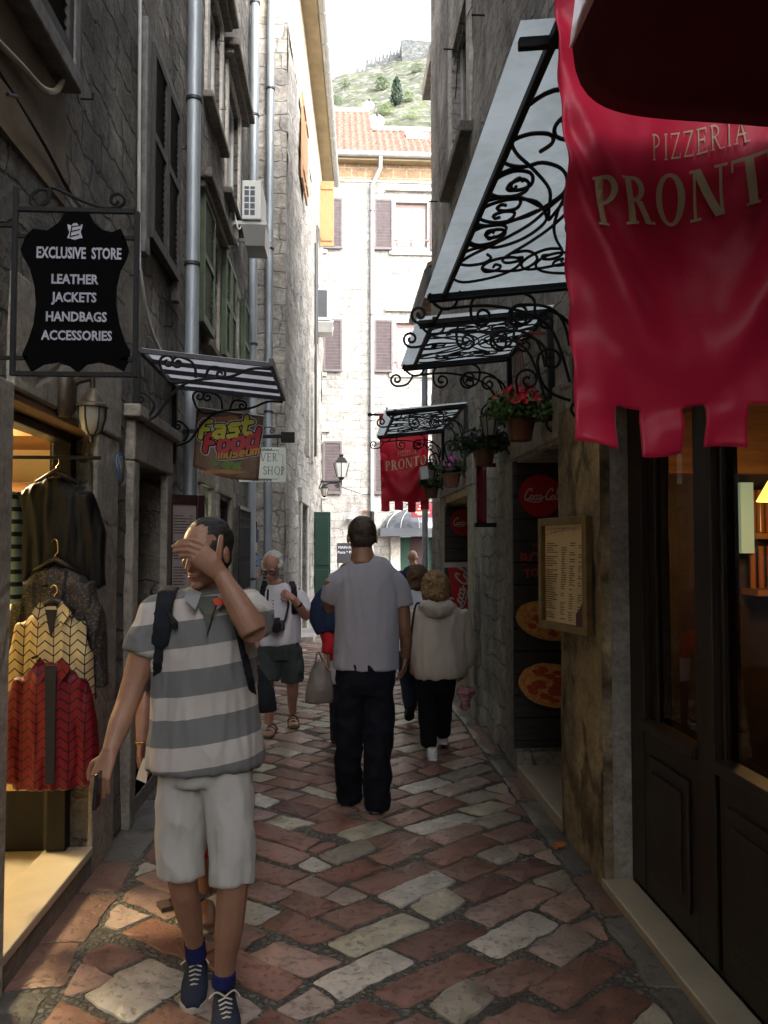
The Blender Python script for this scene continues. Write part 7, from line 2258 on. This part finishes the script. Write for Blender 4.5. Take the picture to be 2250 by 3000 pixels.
for xs_ in ((775, 764), (857, 863)):
    lump(b3, 'strap', bkm, [('t', [W(xs_[0], 1712, Y=D3 + .06), W(xs_[0] + (2 if xs_[0] < 800 else -2), 1705, Y=D3), W(xs_[0] + (-4 if xs_[0] < 800 else 4), 1722, Y=D3 - .1), W(xs_[1], 1762, Y=D3 - .14), W(xs_[1], 1800, Y=D3 - .12)], [(.03, .01)] * 5, 10, (0, 1, 0))], .008, 2)
lump(b3, 'pack', bkm, [('b', (W(815, 1780, Y=D3 + .2).x, D3 + .2, 1.15), (.14, .08, .2))], .015, 3)

# ------------------------------------------------------------------ 4. man in the grey T-shirt, from behind
D4 = 5.05
p4 = thing('person', 'tall man in grey T-shirt and dark jeans walking away in the middle of the alley', 'person', (.17, D4, 0))
hc4 = W(1060, 1577, Y=D4 + .03); f4 = Vector((-.12, .93, -.3))
it, HP4, _ = head_items(hc4, f4, 1.14)
it.append(('t', [W(1060, 1606, Y=D4), W(1064, 1655, Y=D4 - .02)], [.066, .085]))
it += [vr(D4)([(1070, 1665, .14, .08), (1072, 1800, .15, .1), (1072, 1940, .14, .1)]),
       limb(D4, [(1158, 1705, 0, .055), (1178, 1770, 0, .05), (1184, 1835, 0, .043), (1190, 1880, .03, .041), (1187, 1925, .06, .03)]),
       limb(D4, [(975, 1700, 0, .055), (966, 1752, .02, .05), (966, 1778, .06, .043), (990, 1765, .2, .036), (1010, 1745, .3, .028)]),
       limb(D4, [(1040, 1960, 0, .085), (1030, 2130, .02, .06), (1026, 2320, .2, .04)]), limb(D4, [(1105, 1960, 0, .085), (1103, 2150, -.02, .06), (1104, 2340, .0, .04)])]
w4 = W(1187, 1925, Y=D4 + .06); it += hand(w4, (-.05, .1, -1), (-1, 0, 0), .5, 1.0, -1)
w4b = W(1010, 1745, Y=D4 + .3); it += hand(w4b, (.3, .3, .9), (0, -1, 0), .6, 1.0, 1)
lump(p4, 'body', SK['brown'], it, .008, 3)
hair_mesh(p4, hc4, f4, 1.14, HR['dark'], (.08, .1, .09), (-.02, .03), ((0, -.05, -.02, (.07, .05, .05)),), .009, .004, 50)
it = [vr(D4)([(1063, 1632, .07, .066), (1064, 1640, .1, .08), (1068, 1655, .145, .1), (1074, 1682, .19, .118), (1076, 1740, .205, .135), (1076, 1820, .198, .14), (1074, 1900, .2, .14), (1073, 1958, .205, .145)]),
      limb(D4, [(1125, 1690, 0, .075), (1158, 1708, 0, .072), (1175, 1735, 0, .067), (1182, 1776, 0, .064)]), limb(D4, [(1022, 1690, 0, .075), (990, 1708, 0, .072), (976, 1730, .01, .067), (968, 1762, .03, .064)])]
lump(p4, 'shirt', cloth('grey_tshirt', (.235, .232, .265), .04), it, .009, 3, .006, 8, (1.8, 1.8, .5), 9)
m = MB(); m.tube([W(1063, 1632, Y=D4) + Vector((.072 * math.cos(R(a)), .068 * math.sin(R(a)), .01 * math.sin(R(a)))) for a in range(0, 361, 24)], .007, 6); m.build('neck_cord', M['black'], p4, smooth='all')
it = [vr(D4)([(1073, 1935, .18, .13), (1073, 1985, .185, .135), (1073, 2030, .15, .12)]),
      limb(D4, [(1035, 1990, 0, .105), (1022, 2130, .02, .086), (1020, 2240, .1, .078), (1024, 2335, .2, .078)]), limb(D4, [(1110, 1990, 0, .105), (1110, 2140, -.02, .086), (1106, 2260, -.01, .08), (1104, 2362, .02, .08)])]
lump(p4, 'jeans', cloth('dark_denim', (.0035, .0045, .009), .3), it, .01, 3, .014, 8, (1, 1, .9), 11)
bs = mat('black_shoe', (.012, .011, .011), .45)
shoe(p4, (W(1022, 2335, Y=5.22).x, 5.2), (W(1018, 2330, Y=5.48).x, 5.48), .1, bs, bs); shoe(p4, (W(1100, 2372, Y=5.04).x, 5.0), (W(1106, 2360, Y=5.3).x, 5.28), .1, bs, bs)

# ------------------------------------------------------------------ 5. woman in the beige hooded jacket
D5 = 6.3
p5 = thing('person', 'short fair-haired woman in beige hooded jacket, black trousers and white shoes, walking away', 'person', (.76, D5, 0))
hc5 = W(1274, 1722, Y=D5); f5 = Vector((.05, .97, -.2))
it, HP5, _ = head_items(hc5, f5, .98)
it.append(('t', [W(1276, 1760, Y=D5), W(1282, 1800, Y=D5)], [.05, .06]))
it += [vr(D5)([(1285, 1800, .12, .08), (1285, 1900, .12, .1), (1275, 1990, .13, .1)]),
       limb(D5, [(1345, 1810, 0, .05), (1362, 1880, .02, .045), (1362, 1940, .04, .03), (1358, 1958, .05, .025)]),
       limb(D5, [(1218, 1810, 0, .05), (1207, 1880, .02, .045), (1205, 1940, .05, .03)]),
       limb(D5, [(1252, 2000, 0, .075), (1252, 2100, .0, .05), (1256, 2180, .05, .036)]), limb(D5, [(1298, 2000, 0, .075), (1296, 2080, .05, .05), (1297, 2140, .25, .036)])]
w5 = W(1358, 1958, Y=D5 + .05); it += hand(w5, (-.1, 0, -1), (-1, 0, 0), 1.0, .9, -1)
w5b = W(1205, 1940, Y=D5 + .05); it += hand(w5b, (0, .2, -1), (1, 0, 0), .6, .9, 1)
lump(p5, 'body', SK['fair'], it, .009, 3)
hair_mesh(p5, hc5, f5, 1.0, HR['blond'], (.098, .108, .105), (-.02, .02), ((0, -.05, -.04, (.085, .06, .07)), (.05, -.02, -.03, (.05, .06, .07)), (-.05, -.02, -.03, (.05, .06, .07))), .008, .02, 30)
jk = cloth('beige_windbreaker', (.5, .445, .38), .06, .7)
it = [vr(D5)([(1280, 1758, .075, .075), (1281, 1772, .13, .1), (1283, 1792, .185, .115), (1286, 1840, .205, .15), (1286, 1900, .215, .165), (1287, 1945, .215, .17), (1288, 1968, .2, .165), (1289, 1982, .185, .15)]),
      limb(D5, [(1338, 1795, 0, .085), (1354, 1840, .01, .085), (1364, 1890, .03, .08), (1364, 1935, .05, .068), (1360, 1950, .05, .05)]),
      limb(D5, [(1228, 1795, 0, .08), (1214, 1840, .01, .08), (1209, 1890, .03, .075), (1207, 1930, .05, .06)])]
j5 = lump(p5, 'jacket', jk, it, .011, 3, .011, 9, (1.4, 1.4, .5), 15)
lump(p5, 'hood', jk, [('t', [W(1234, 1778, Y=D5 - .03), W(1252, 1775, Y=D5 - .12), W(1285, 1790, Y=D5 - .15), W(1315, 1775, Y=D5 - .11), W(1330, 1780, Y=D5 - .02)], [.025, .045, .06, .045, .025], 12), ('b', W(1284, 1792, Y=D5 - .12), (.11, .05, .05))], .01, 3, .008, 14)
it = [vr(D5)([(1282, 1965, .15, .12), (1278, 2000, .155, .125), (1276, 2030, .12, .1)]), limb(D5, [(1252, 2010, 0, .085), (1252, 2100, 0, .07), (1257, 2182, .05, .062)]), limb(D5, [(1302, 2010, 0, .085), (1298, 2080, .06, .07), (1298, 2148, .27, .06)])]
lump(p5, 'trousers', cloth('black_trousers', (.004, .004, .006), .2), it, .011, 3, .006, 8)
wsh = mat('white_shoe', (.6, .6, .6), .5)
shoe(p5, (W(1266, 2200, Y=6.25).x, 6.22), (W(1262, 2190, Y=6.5).x, 6.47), .09, wsh, wsh); shoe(p5, (W(1297, 2170, Y=6.62).x, 6.58), (W(1297, 2160, Y=6.85).x, 6.83), .09, wsh, wsh, lift=.04)
ub = thing('umbrella', 'folded pink striped umbrella dangling from the hand of the woman in the beige jacket', 'umbrella', tuple(W(1362, 2045, Y=D5)))
c = W(1363, 2080, Y=D5 + .02)
m = MB(); n_ = 20; vs = []; fs = []
prof = [(.02, 0), (.035, .02), (.03, .07), (.05, .1), (.068, .14), (.06, .175), (.03, .19)]
for (r_, h_) in prof:
    for k in range(n_): a = 2 * math.pi * k / n_; rr = r_ * (1 + .25 * math.sin(a * 5 + h_ * 20)); vs.append(c + Vector((rr * math.cos(a), rr * math.sin(a), h_)))
fs = [(i * n_ + k, i * n_ + (k + 1) % n_, (i + 1) * n_ + (k + 1) % n_, (i + 1) * n_ + k) for i in range(len(prof) - 1) for k in range(n_)] + [tuple(range(n_ - 1, -1, -1)), tuple((len(prof) - 1) * n_ + k for k in range(n_))]
m.add(vs, fs)
um = mat('pink_striped_nylon', (.08, .03, .045), .5, col2=(.65, .33, .36), vscale=22, stretch=(.3, .3, 2)); m.build('canopy', um, ub, smooth='all')
m = MB(); m.tube([c + Vector((0, 0, .18)), c + Vector((-.01, 0, .25)), w5 + Vector((0, 0, -.07))], .004, 5); m.build('wrist_loop', M['zinc_light'], ub)
sb = thing('shoulder_strap_bag', 'thin dark bag strap over the shoulder of the woman in the beige jacket', 'bag', tuple(W(1210, 1900, Y=D5)))
m = MB(); m.tube(spline([W(1240, 1772, Y=D5 + .1), W(1222, 1768, Y=D5 - .02), W(1212, 1800, Y=D5 - .11), W(1203, 1880, Y=D5 - .1), W(1198, 1940, Y=D5)], 5), .009, 6); m.build('strap', M['black'], sb)
lump(sb, 'pouch', bkm, [('b', W(1196, 1950, Y=D5 + .12), (.04, .09, .08))], .012, 3)

# ------------------------------------------------------------------ 6. woman with brown hair beyond her
D6 = 7.5
p6 = thing('person', 'brown-haired woman in white top partly hidden between grey T-shirt and beige jacket', 'person', (.72, D6, 0))
hc6 = W(1224, 1694, Y=D6); f6 = Vector((.3, .95, -.1))
it, HP6, _ = head_items(hc6, f6, 1.0)
it.append(('t', [W(1222, 1720, Y=D6), W(1220, 1760, Y=D6)], [.05, .06]))
it += [vr(D6)([(1220, 1755, .13, .08), (1220, 1880, .13, .1)]), limb(D6, [(1196, 1900, 0, .085), (1196, 1990, .05, .055), (1206, 2075, -.02, .037)]), limb(D6, [(1240, 1900, 0, .085), (1240, 2000, -.05, .055), (1242, 2070, .1, .037)]),
       limb(D6, [(1272, 1765, 0, .045), (1280, 1830, .05, .04), (1275, 1890, .15, .03)]), limb(D6, [(1172, 1765, 0, .045), (1166, 1830, .05, .04), (1168, 1890, .15, .03)])]
it += hand(W(1275, 1890, Y=D6 + .15), (0, .3, -1), (-1, 0, 0), .5, .9, -1); it += hand(W(1168, 1890, Y=D6 + .15), (0, .3, -1), (1, 0, 0), .5, .9, 1)
lump(p6, 'body', SK['fair'], it, .011, 3)
hair_mesh(p6, hc6, f6, 1.0, HR['brown'], (.098, .108, .105), (-.02, .02), ((0, -.05, -.05, (.085, .06, .08)),), .011, .012, 24)
lump(p6, 'top', cloth('white_top', (.6, .58, .66)), [vr(D6)([(1221, 1722, .07, .07), (1221, 1735, .14, .1), (1221, 1760, .19, .12), (1221, 1850, .18, .13), (1221, 1905, .185, .14)]), limb(D6, [(1266, 1755, 0, .07), (1277, 1800, .02, .065)]), limb(D6, [(1178, 1755, 0, .07), (1168, 1800, .02, .065)])], .014, 3, .008)
lump(p6, 'trousers', cloth('navy_trousers', (.012, .016, .03)), [vr(D6)([(1220, 1890, .17, .13), (1220, 1940, .16, .13)]), limb(D6, [(1198, 1930, 0, .1), (1194, 2000, .05, .075), (1204, 2075, -.02, .06)]), limb(D6, [(1242, 1930, 0, .1), (1242, 2000, -.05, .075), (1243, 2075, .1, .06)])], .014, 3, .006)
shoe(p6, (W(1207, 2085, Y=7.42).x, 7.46), (W(1205, 2120, Y=7.42).x - .01, 7.56), .1, bs, bs, lift=.16, toe_lift=.02); shoe(p6, (W(1243, 2110, Y=7.6).x, 7.56), (W(1243, 2105, Y=7.85).x, 7.82), .1, bs, bs)

# ------------------------------------------------------------------ 7. bald man in navy by the far door
D7 = 14.0
p7 = thing('person', 'bald man in navy shirt walking away toward the domed awning', 'person', (1.3, D7, 0))
hc7 = W(1209, 1634, Y=D7); f7 = Vector((0, 1, -.1))
it, HP7, _ = head_items(hc7, f7, 1.1)
it.append(('t', [W(1210, 1646, Y=D7), W(1212, 1668, Y=D7)], [.06, .08]))
it += [vr(D7)([(1212, 1670, .15, .09), (1212, 1750, .14, .1)]), limb(D7, [(1200, 1740, 0, .1), (1200, 1800, .05, .06), (1200, 1862, 0, .04)]), limb(D7, [(1224, 1740, 0, .1), (1224, 1800, 0, .06), (1224, 1862, .1, .04)]),
       limb(D7, [(1248, 1690, 0, .06), (1254, 1725, 0, .05), (1254, 1760, .05, .035)]), limb(D7, [(1178, 1690, 0, .06), (1172, 1725, 0, .05), (1172, 1760, .05, .035)])]
it += hand(W(1254, 1760, Y=D7 + .05), (0, .2, -1), (-1, 0, 0), .5, 1, -1); it += hand(W(1172, 1760, Y=D7 + .05), (0, .2, -1), (1, 0, 0), .5, 1, 1)
lump(p7, 'body', SK['fair'], it, .013, 3)
lump(p7, 'shirt', cloth('navy_shirt', (.02, .022, .06)), [vr(D7)([(1211, 1656, .09, .08), (1212, 1666, .19, .12), (1213, 1690, .24, .14), (1213, 1760, .22, .14)]), limb(D7, [(1243, 1675, 0, .09), (1251, 1700, 0, .085), (1253, 1722, 0, .08)]), limb(D7, [(1182, 1675, 0, .09), (1175, 1700, 0, .085), (1173, 1722, 0, .08)])], .018, 3, .01)
lump(p7, 'trousers', cloth('grey_trousers', (.05, .05, .055)), [vr(D7)([(1212, 1745, .19, .13), (1212, 1770, .18, .13)]), limb(D7, [(1200, 1765, 0, .11), (1200, 1860, 0, .08)]), limb(D7, [(1224, 1765, 0, .11), (1224, 1860, .08, .08)])], .018, 3, .008)
for dx_ in (1200, 1224):
    x = W(dx_, 1870, Y=D7).x; shoe(p7, (x, D7 - .02), (x, D7 + .25), .1, bs, bs)

# ------------------------------------------------------------------ 8. person with red sleeve and handbag, in front of the man in grey
D8 = 6.9
p8 = thing('person', 'person in navy jacket with red sleeve holding a handbag, mostly hidden behind the grey T-shirt', 'person', (.04, D8, 0))
hc8 = W(1020, 1690, Y=D8 + .1); f8 = Vector((.2, .9, -.5))
it, HP8, _ = head_items(hc8, f8, .98)
it.append(('t', [W(1018, 1715, Y=D8 + .08), W(1012, 1760, Y=D8)], [.055, .065]))
it += [vr(D8)([(1008, 1750, .14, .09), (1010, 1850, .14, .1), (1010, 1950, .14, .1)]), limb(D8, [(955, 1770, 0, .05), (945, 1830, -.05, .045), (960, 1890, -.08, .036), (955, 1925, -.1, .026)]),
       limb(D8, [(1060, 1770, 0, .05), (1075, 1840, .05, .045), (1070, 1900, .15, .036)]),
       limb(D8, [(990, 1950, 0, .085), (988, 2060, .02, .055), (985, 2170, 0, .037)]), limb(D8, [(1030, 1950, 0, .085), (1035, 2060, -.02, .055), (1038, 2150, .1, .037)])]
w8 = W(955, 1925, Y=D8 - .1); it += hand(w8, (-.15, 0, -1), (1, 0, 0), 1.1, .95, 1)
it += hand(W(1070, 1900, Y=D8 + .15), (0, .2, -1), (-1, 0, 0), .6, .95, -1)
lump(p8, 'body', SK['fair'], it, .011, 3)
hair_mesh(p8, hc8, f8, .98, HR['brown'], (.09, .1, .1), (-.02, .02))
lump(p8, 'red_sweater', cloth('red_sweater', (.42, .012, .02)), [vr(D8)([(1010, 1740, .09, .08), (1010, 1770, .17, .11), (1010, 1930, .175, .13)]), limb(D8, [(955, 1775, 0, .07), (950, 1830, -.05, .066), (964, 1880, -.08, .055), (958, 1915, -.1, .045)])], .013, 3, .008)
lump(p8, 'navy_jacket', cloth('navy_jacket', (.014, .022, .05)), [vr(D8)([(1010, 1728, .09, .08), (1008, 1745, .18, .12), (1004, 1790, .2, .14), (1000, 1850, .19, .15)]), limb(D8, [(965, 1738, -.02, .085), (940, 1775, -.04, .09), (934, 1815, -.07, .085), (945, 1855, -.1, .05)])], .013, 3, .01)
lump(p8, 'skirt', cloth('pale_skirt', (.42, .4, .4)), [vr(D8)([(1010, 1920, .17, .13), (1010, 2000, .16, .13)])], .014, 3)
lump(p8, 'trousers', cloth('dark_leggings', (.02, .02, .028)), [vr(D8)([(1010, 1980, .16, .12), (1010, 2020, .14, .11)]), limb(D8, [(990, 2010, 0, .08), (986, 2170, 0, .055)]), limb(D8, [(1032, 2010, 0, .08), (1038, 2160, .1, .055)])], .014, 3)
shoe(p8, (W(984, 2205, Y=6.85).x, 6.82), (W(986, 2195, Y=7.1).x, 7.06), .09, bs, bs); shoe(p8, (W(1038, 2190, Y=7).x, 6.98), (W(1038, 2180, Y=7.2).x, 7.22), .09, bs, bs)
hbg = thing('handbag', 'taupe leather handbag with two handles hanging left of the man in grey T-shirt', 'handbag', tuple(W(938, 2000, Y=D8 - .1)))
tp = mat('taupe_leather', (.17, .14, .115), .5, var=.15, vscale=8, bump=.3, bscale=30)
lump(hbg, 'bag', tp, [('t', [W(942, 1938, Y=D8 - .1), W(940, 1970, Y=D8 - .1), W(936, 2020, Y=D8 - .1), W(936, 2058, Y=D8 - .1)], [(.055, .03), (.085, .05), (.115, .07), (.12, .065)], 18, (0, 1, 0))], .011, 3, .006, 12)
m = MB()
for dy_ in (-.04, .04): m.tube(spline([W(922, 1955, Y=D8 - .1 + dy_), W(932, 1910, Y=D8 - .1 + dy_ * .5), w8 + Vector((-.005, dy_ * .3, -.07)), W(962, 1915, Y=D8 - .1 + dy_ * .5), W(962, 1955, Y=D8 - .1 + dy_)], 5), .009, 6)
m.build('handle', tp, hbg, smooth='all')

# ================================================================== JACKETS HANGING AT THE LEFT SHOP
def leaf_mat(name, leaf, gap, k=26, gloss=.55):
    """cloth sewn from overlapping leaf shapes: herring-bone leaves in columns"""
    m = bpy.data.materials.new(name); m.use_nodes = True
    t = m.node_tree; N = t.nodes; L = t.links; b = N['Principled BSDF']; b.inputs['Roughness'].default_value = gloss; b.inputs['Specular IOR Level'].default_value = .25
    tc = N.new('ShaderNodeTexCoord'); sp = N.new('ShaderNodeSeparateXYZ'); L.new(tc.outputs['Object'], sp.inputs[0])

    def mt(op, a, c=None, d=None):
        q_ = N.new('ShaderNodeMath'); q_.operation = op
        for i, v in enumerate((a, c, d)):
            if v is None: continue
            if isinstance(v, (int, float)): q_.inputs[i].default_value = v
            else: L.new(v, q_.inputs[i])
        return q_.outputs[0]
    px = mt('PINGPONG', mt('ADD', sp.outputs[0], 5.0), .034)                       # columns mirrored every 3.4 cm
    v = mt('FRACT', mt('MULTIPLY_ADD', sp.outputs[2], k, mt('MULTIPLY', px, -22)))
    e1 = mt('LESS_THAN', v, .17)
    e2 = mt('LESS_THAN', px, .0022)
    e = mt('MAXIMUM', e1, e2)
    mx = N.new('ShaderNodeMix'); mx.data_type = 'RGBA'; L.new(e, mx.inputs[0]); mx.inputs[6].default_value = (*leaf, 1); mx.inputs[7].default_value = (*gap, 1)
    L.new(mx.outputs[2], b.inputs['Base Color'])
    bp = N.new('ShaderNodeBump'); bp.inputs['Strength'].default_value = .8; bp.inputs['Distance'].default_value = .006; L.new(v, bp.inputs['Height']); L.new(bp.outputs[0], b.inputs['Normal'])
    return m


GJ = 'jackets hanging in the left shop doorway'


def jacket(d, cx, ysh, yhem, wpx, mt_, label, sleeves=True, collar=True, open_=True, seed=1, sleeve_end=None):
    t = thing('jacket', label, 'jacket', tuple(W(cx, ysh, Y=d)), GJ)
    wpx = wpx * .9
    k = d / 2350
    hw = wpx / 2 * k
    it = [vr(d)([(cx, ysh - 4, .03, .025), (cx, ysh + 6, hw * .34, .04), (cx, ysh + 24, hw * .58, .052), (cx, ysh + 48, hw * .76, .06), (cx, ysh + 100, hw * .82, .065), (cx, yhem - 60, hw * .86, .06), (cx, yhem, hw * .92, .055)])]
    if sleeves:
        se = sleeve_end or (yhem - 40)
        for q_ in (-1, 1):
            x = cx + q_ * wpx * .34
            it.append(limb(d, [(x, ysh + 42, 0, .042), (x + q_ * wpx * .08, ysh + 120, .0, .046), (x + q_ * wpx * .12, (ysh + se) / 2, 0, .047), (x + q_ * wpx * .15, se, 0, .042)]))
    j = lump(t, 'cloth', mt_, it, .009, 4, .011, 9, (2.2, 1.5, .35), seed)
    if collar:
        for q_ in (-1, 1):
            m = MB(); P4 = [W(cx + q_ * 16, ysh - 2, Y=d - .03), W(cx + q_ * 32, ysh - 24, Y=d - .035), W(cx + q_ * 58, ysh + 10, Y=d - .06), W(cx + q_ * 26, ysh + 52, Y=d - .078)]
            m.add(P4 + [v + Vector((0, .01, 0)) for v in P4], [(0, 1, 2, 3), (7, 6, 5, 4), (0, 4, 5, 1), (1, 5, 6, 2), (2, 6, 7, 3), (3, 7, 4, 0)])
            m.build('collar', mt_, j)
    if open_:
        m = MB(); P3_ = [W(cx - 18, ysh, Y=d - .079), W(cx + 18, ysh, Y=d - .079), W(cx + (16 if open_ == 2 else 6), ysh + 60, Y=d - .082), W(cx + (11 if open_ == 2 else 1), (yhem - 8) if open_ == 2 else ysh + 80, Y=d - .075), W(cx - (15 if open_ == 2 else 1), (yhem - 8) if open_ == 2 else ysh + 80, Y=d - .075), W(cx - (16 if open_ == 2 else 6), ysh + 60, Y=d - .082)]
        m.add(P3_, [(5, 2, 1, 0), (3, 2, 5, 4)])
        m.build('lining', M['black'], j, thick=.004)
    return t


def hanger(d, cx, ysh, yhook, label):
    t = thing('hanger', label, 'hanger', tuple(W(cx, ysh, Y=d)), 'hangers at the left shop')
    m = MB(); m.tube([W(cx - 62, ysh + 12, Y=d), W(cx - 20, ysh - 12, Y=d), W(cx, ysh - 22, Y=d), W(cx + 20, ysh - 12, Y=d), W(cx + 62, ysh + 12, Y=d)], [.008, .012, .014, .012, .008], 8); m.build('shoulder_bar', M['wood_dark'], t, smooth='all')
    m = MB(); y0_ = ysh - 22
    m.tube(spline([W(cx, y0_, Y=d), W(cx, y0_ - 12, Y=d), W(cx + 8, y0_ - 22, Y=d), W(cx + 6, yhook + 6, Y=d), W(cx - 3, yhook, Y=d), W(cx - 11, yhook + 8, Y=d)], 5), .003, 6); m.build('hook', mat('brass', (.6, .42, .16), .25, .9), t, smooth='all')


jacket(3.95, 158, 1408, 1760, 290, leaf_mat('dark_leaf_leather', (.004, .0035, .003), (.0015, .0015, .002)), 'dark brown leaf-pattern jacket with navy sleeve, highest of those hanging', seed=1, collar=False, open_=False)
hanger(3.95, 165, 1402, 1338, 'wooden hanger with brass hook above the topmost dark jacket')
spk = mat('dark_speckled_cloth', (.01, .009, .009), .6, bump=.6, bscale=90)
_t = spk.node_tree; _tc = _t.nodes.new('ShaderNodeTexCoord'); _v = _t.nodes.new('ShaderNodeTexVoronoi'); _v.inputs['Scale'].default_value = 170; _r = _t.nodes.new('ShaderNodeValToRGB'); _s = _t.nodes.new('ShaderNodeSeparateColor')
_t.links.new(_tc.outputs['Object'], _v.inputs['Vector']); _t.links.new(_v.outputs['Color'], _s.inputs[0]); _t.links.new(_s.outputs[0], _r.inputs[0])
_r.color_ramp.elements[0].position = .72; _r.color_ramp.elements[0].color = (.005, .0045, .0045, 1); _r.color_ramp.elements[1].position = .95; _r.color_ramp.elements[1].color = (.1, .06, .035, 1)
_t.links.new(_r.outputs[0], _t.nodes['Principled BSDF'].inputs['Base Color'])
jacket(3.86, 165, 1668, 2050, 275, spk, 'black speckled jacket below the dark leaf-pattern one', seed=4, collar=False, open_=False)
hanger(3.86, 162, 1660, 1580, 'hanger hook above the black speckled jacket')
jacket(3.76, 150, 1786, 2010, 225, leaf_mat('gold_leaf_leather', (.4, .32, .17), (.012, .01, .008), 24), 'pale gold leaf-pattern jacket with upright collar above the red one', seed=7, sleeve_end=2060)
hanger(3.76, 160, 1778, 1714, 'hanger hook above the pale gold jacket')
jacket(3.66, 148, 1950, 2305, 250, leaf_mat('crimson_leaf_leather', (.12, .004, .009), (.014, .001, .002), 24), 'crimson leaf-pattern jacket, lowest and nearest of those hanging', open_=2, seed=11, sleeve_end=2290)
sd_ = mat('teal_striped_cloth', (.2, .33, .33), .7)
_t = sd_.node_tree; _tc = _t.nodes.new('ShaderNodeTexCoord'); _w = _t.nodes.new('ShaderNodeTexWave'); _w.bands_direction = 'Z'; _w.inputs['Scale'].default_value = 5.6; _r = _t.nodes.new('ShaderNodeValToRGB')
_t.links.new(_tc.outputs['Object'], _w.inputs['Vector']); _t.links.new(_w.outputs['Color'], _r.inputs[0]); _r.color_ramp.interpolation = 'CONSTANT'
_r.color_ramp.elements[0].color = (.01, .012, .014, 1); _r.color_ramp.elements[1].position = .3; _r.color_ramp.elements[1].color = (.2, .33, .33, 1); _t.links.new(_r.outputs[0], _t.nodes['Principled BSDF'].inputs['Base Color'])
t = thing('jacket', 'pale teal top with thin black stripes at the left edge of the doorway', 'jacket', tuple(W(30, 1500, Y=4.0)), GJ)
lump(t, 'cloth', sd_, [limb(3.72, [(30, 1440, 0, .025), (34, 1500, 0, .04), (34, 1650, 0, .042), (32, 1765, 0, .042)])], .009, 3, .008)
rl = thing('clothes_rail', 'dark iron rail the jackets hang from, at the head of the left shop doorway', 'rail', (-1.4, 3.95, 2.1))
m = MB(); z_ = W(160, 1338, Y=3.95).z - .004
m.tube([(-1.75, 3.95, z_), (-1.15, 3.95, z_)], .009, 8)
xc = W(165, 1500, Y=3.9).x
m.tube([(xc, 3.95, z_), (xc, 3.96, 1.3)], .006, 6); m.tube([(xc, 3.96, W(162, 1582, Y=3.86).z), (xc, 3.84, W(162, 1582, Y=3.86).z)], .006, 6); m.tube([(xc, 3.96, W(160, 1716, Y=3.76).z), (xc, 3.73, W(160, 1716, Y=3.76).z)], .006, 6)
m.tube([(xc, 3.96, W(150, 1925, Y=3.66).z), (xc, 3.63, W(150, 1925, Y=3.66).z)], .006, 6)
m.build('rod', M['iron'], rl)
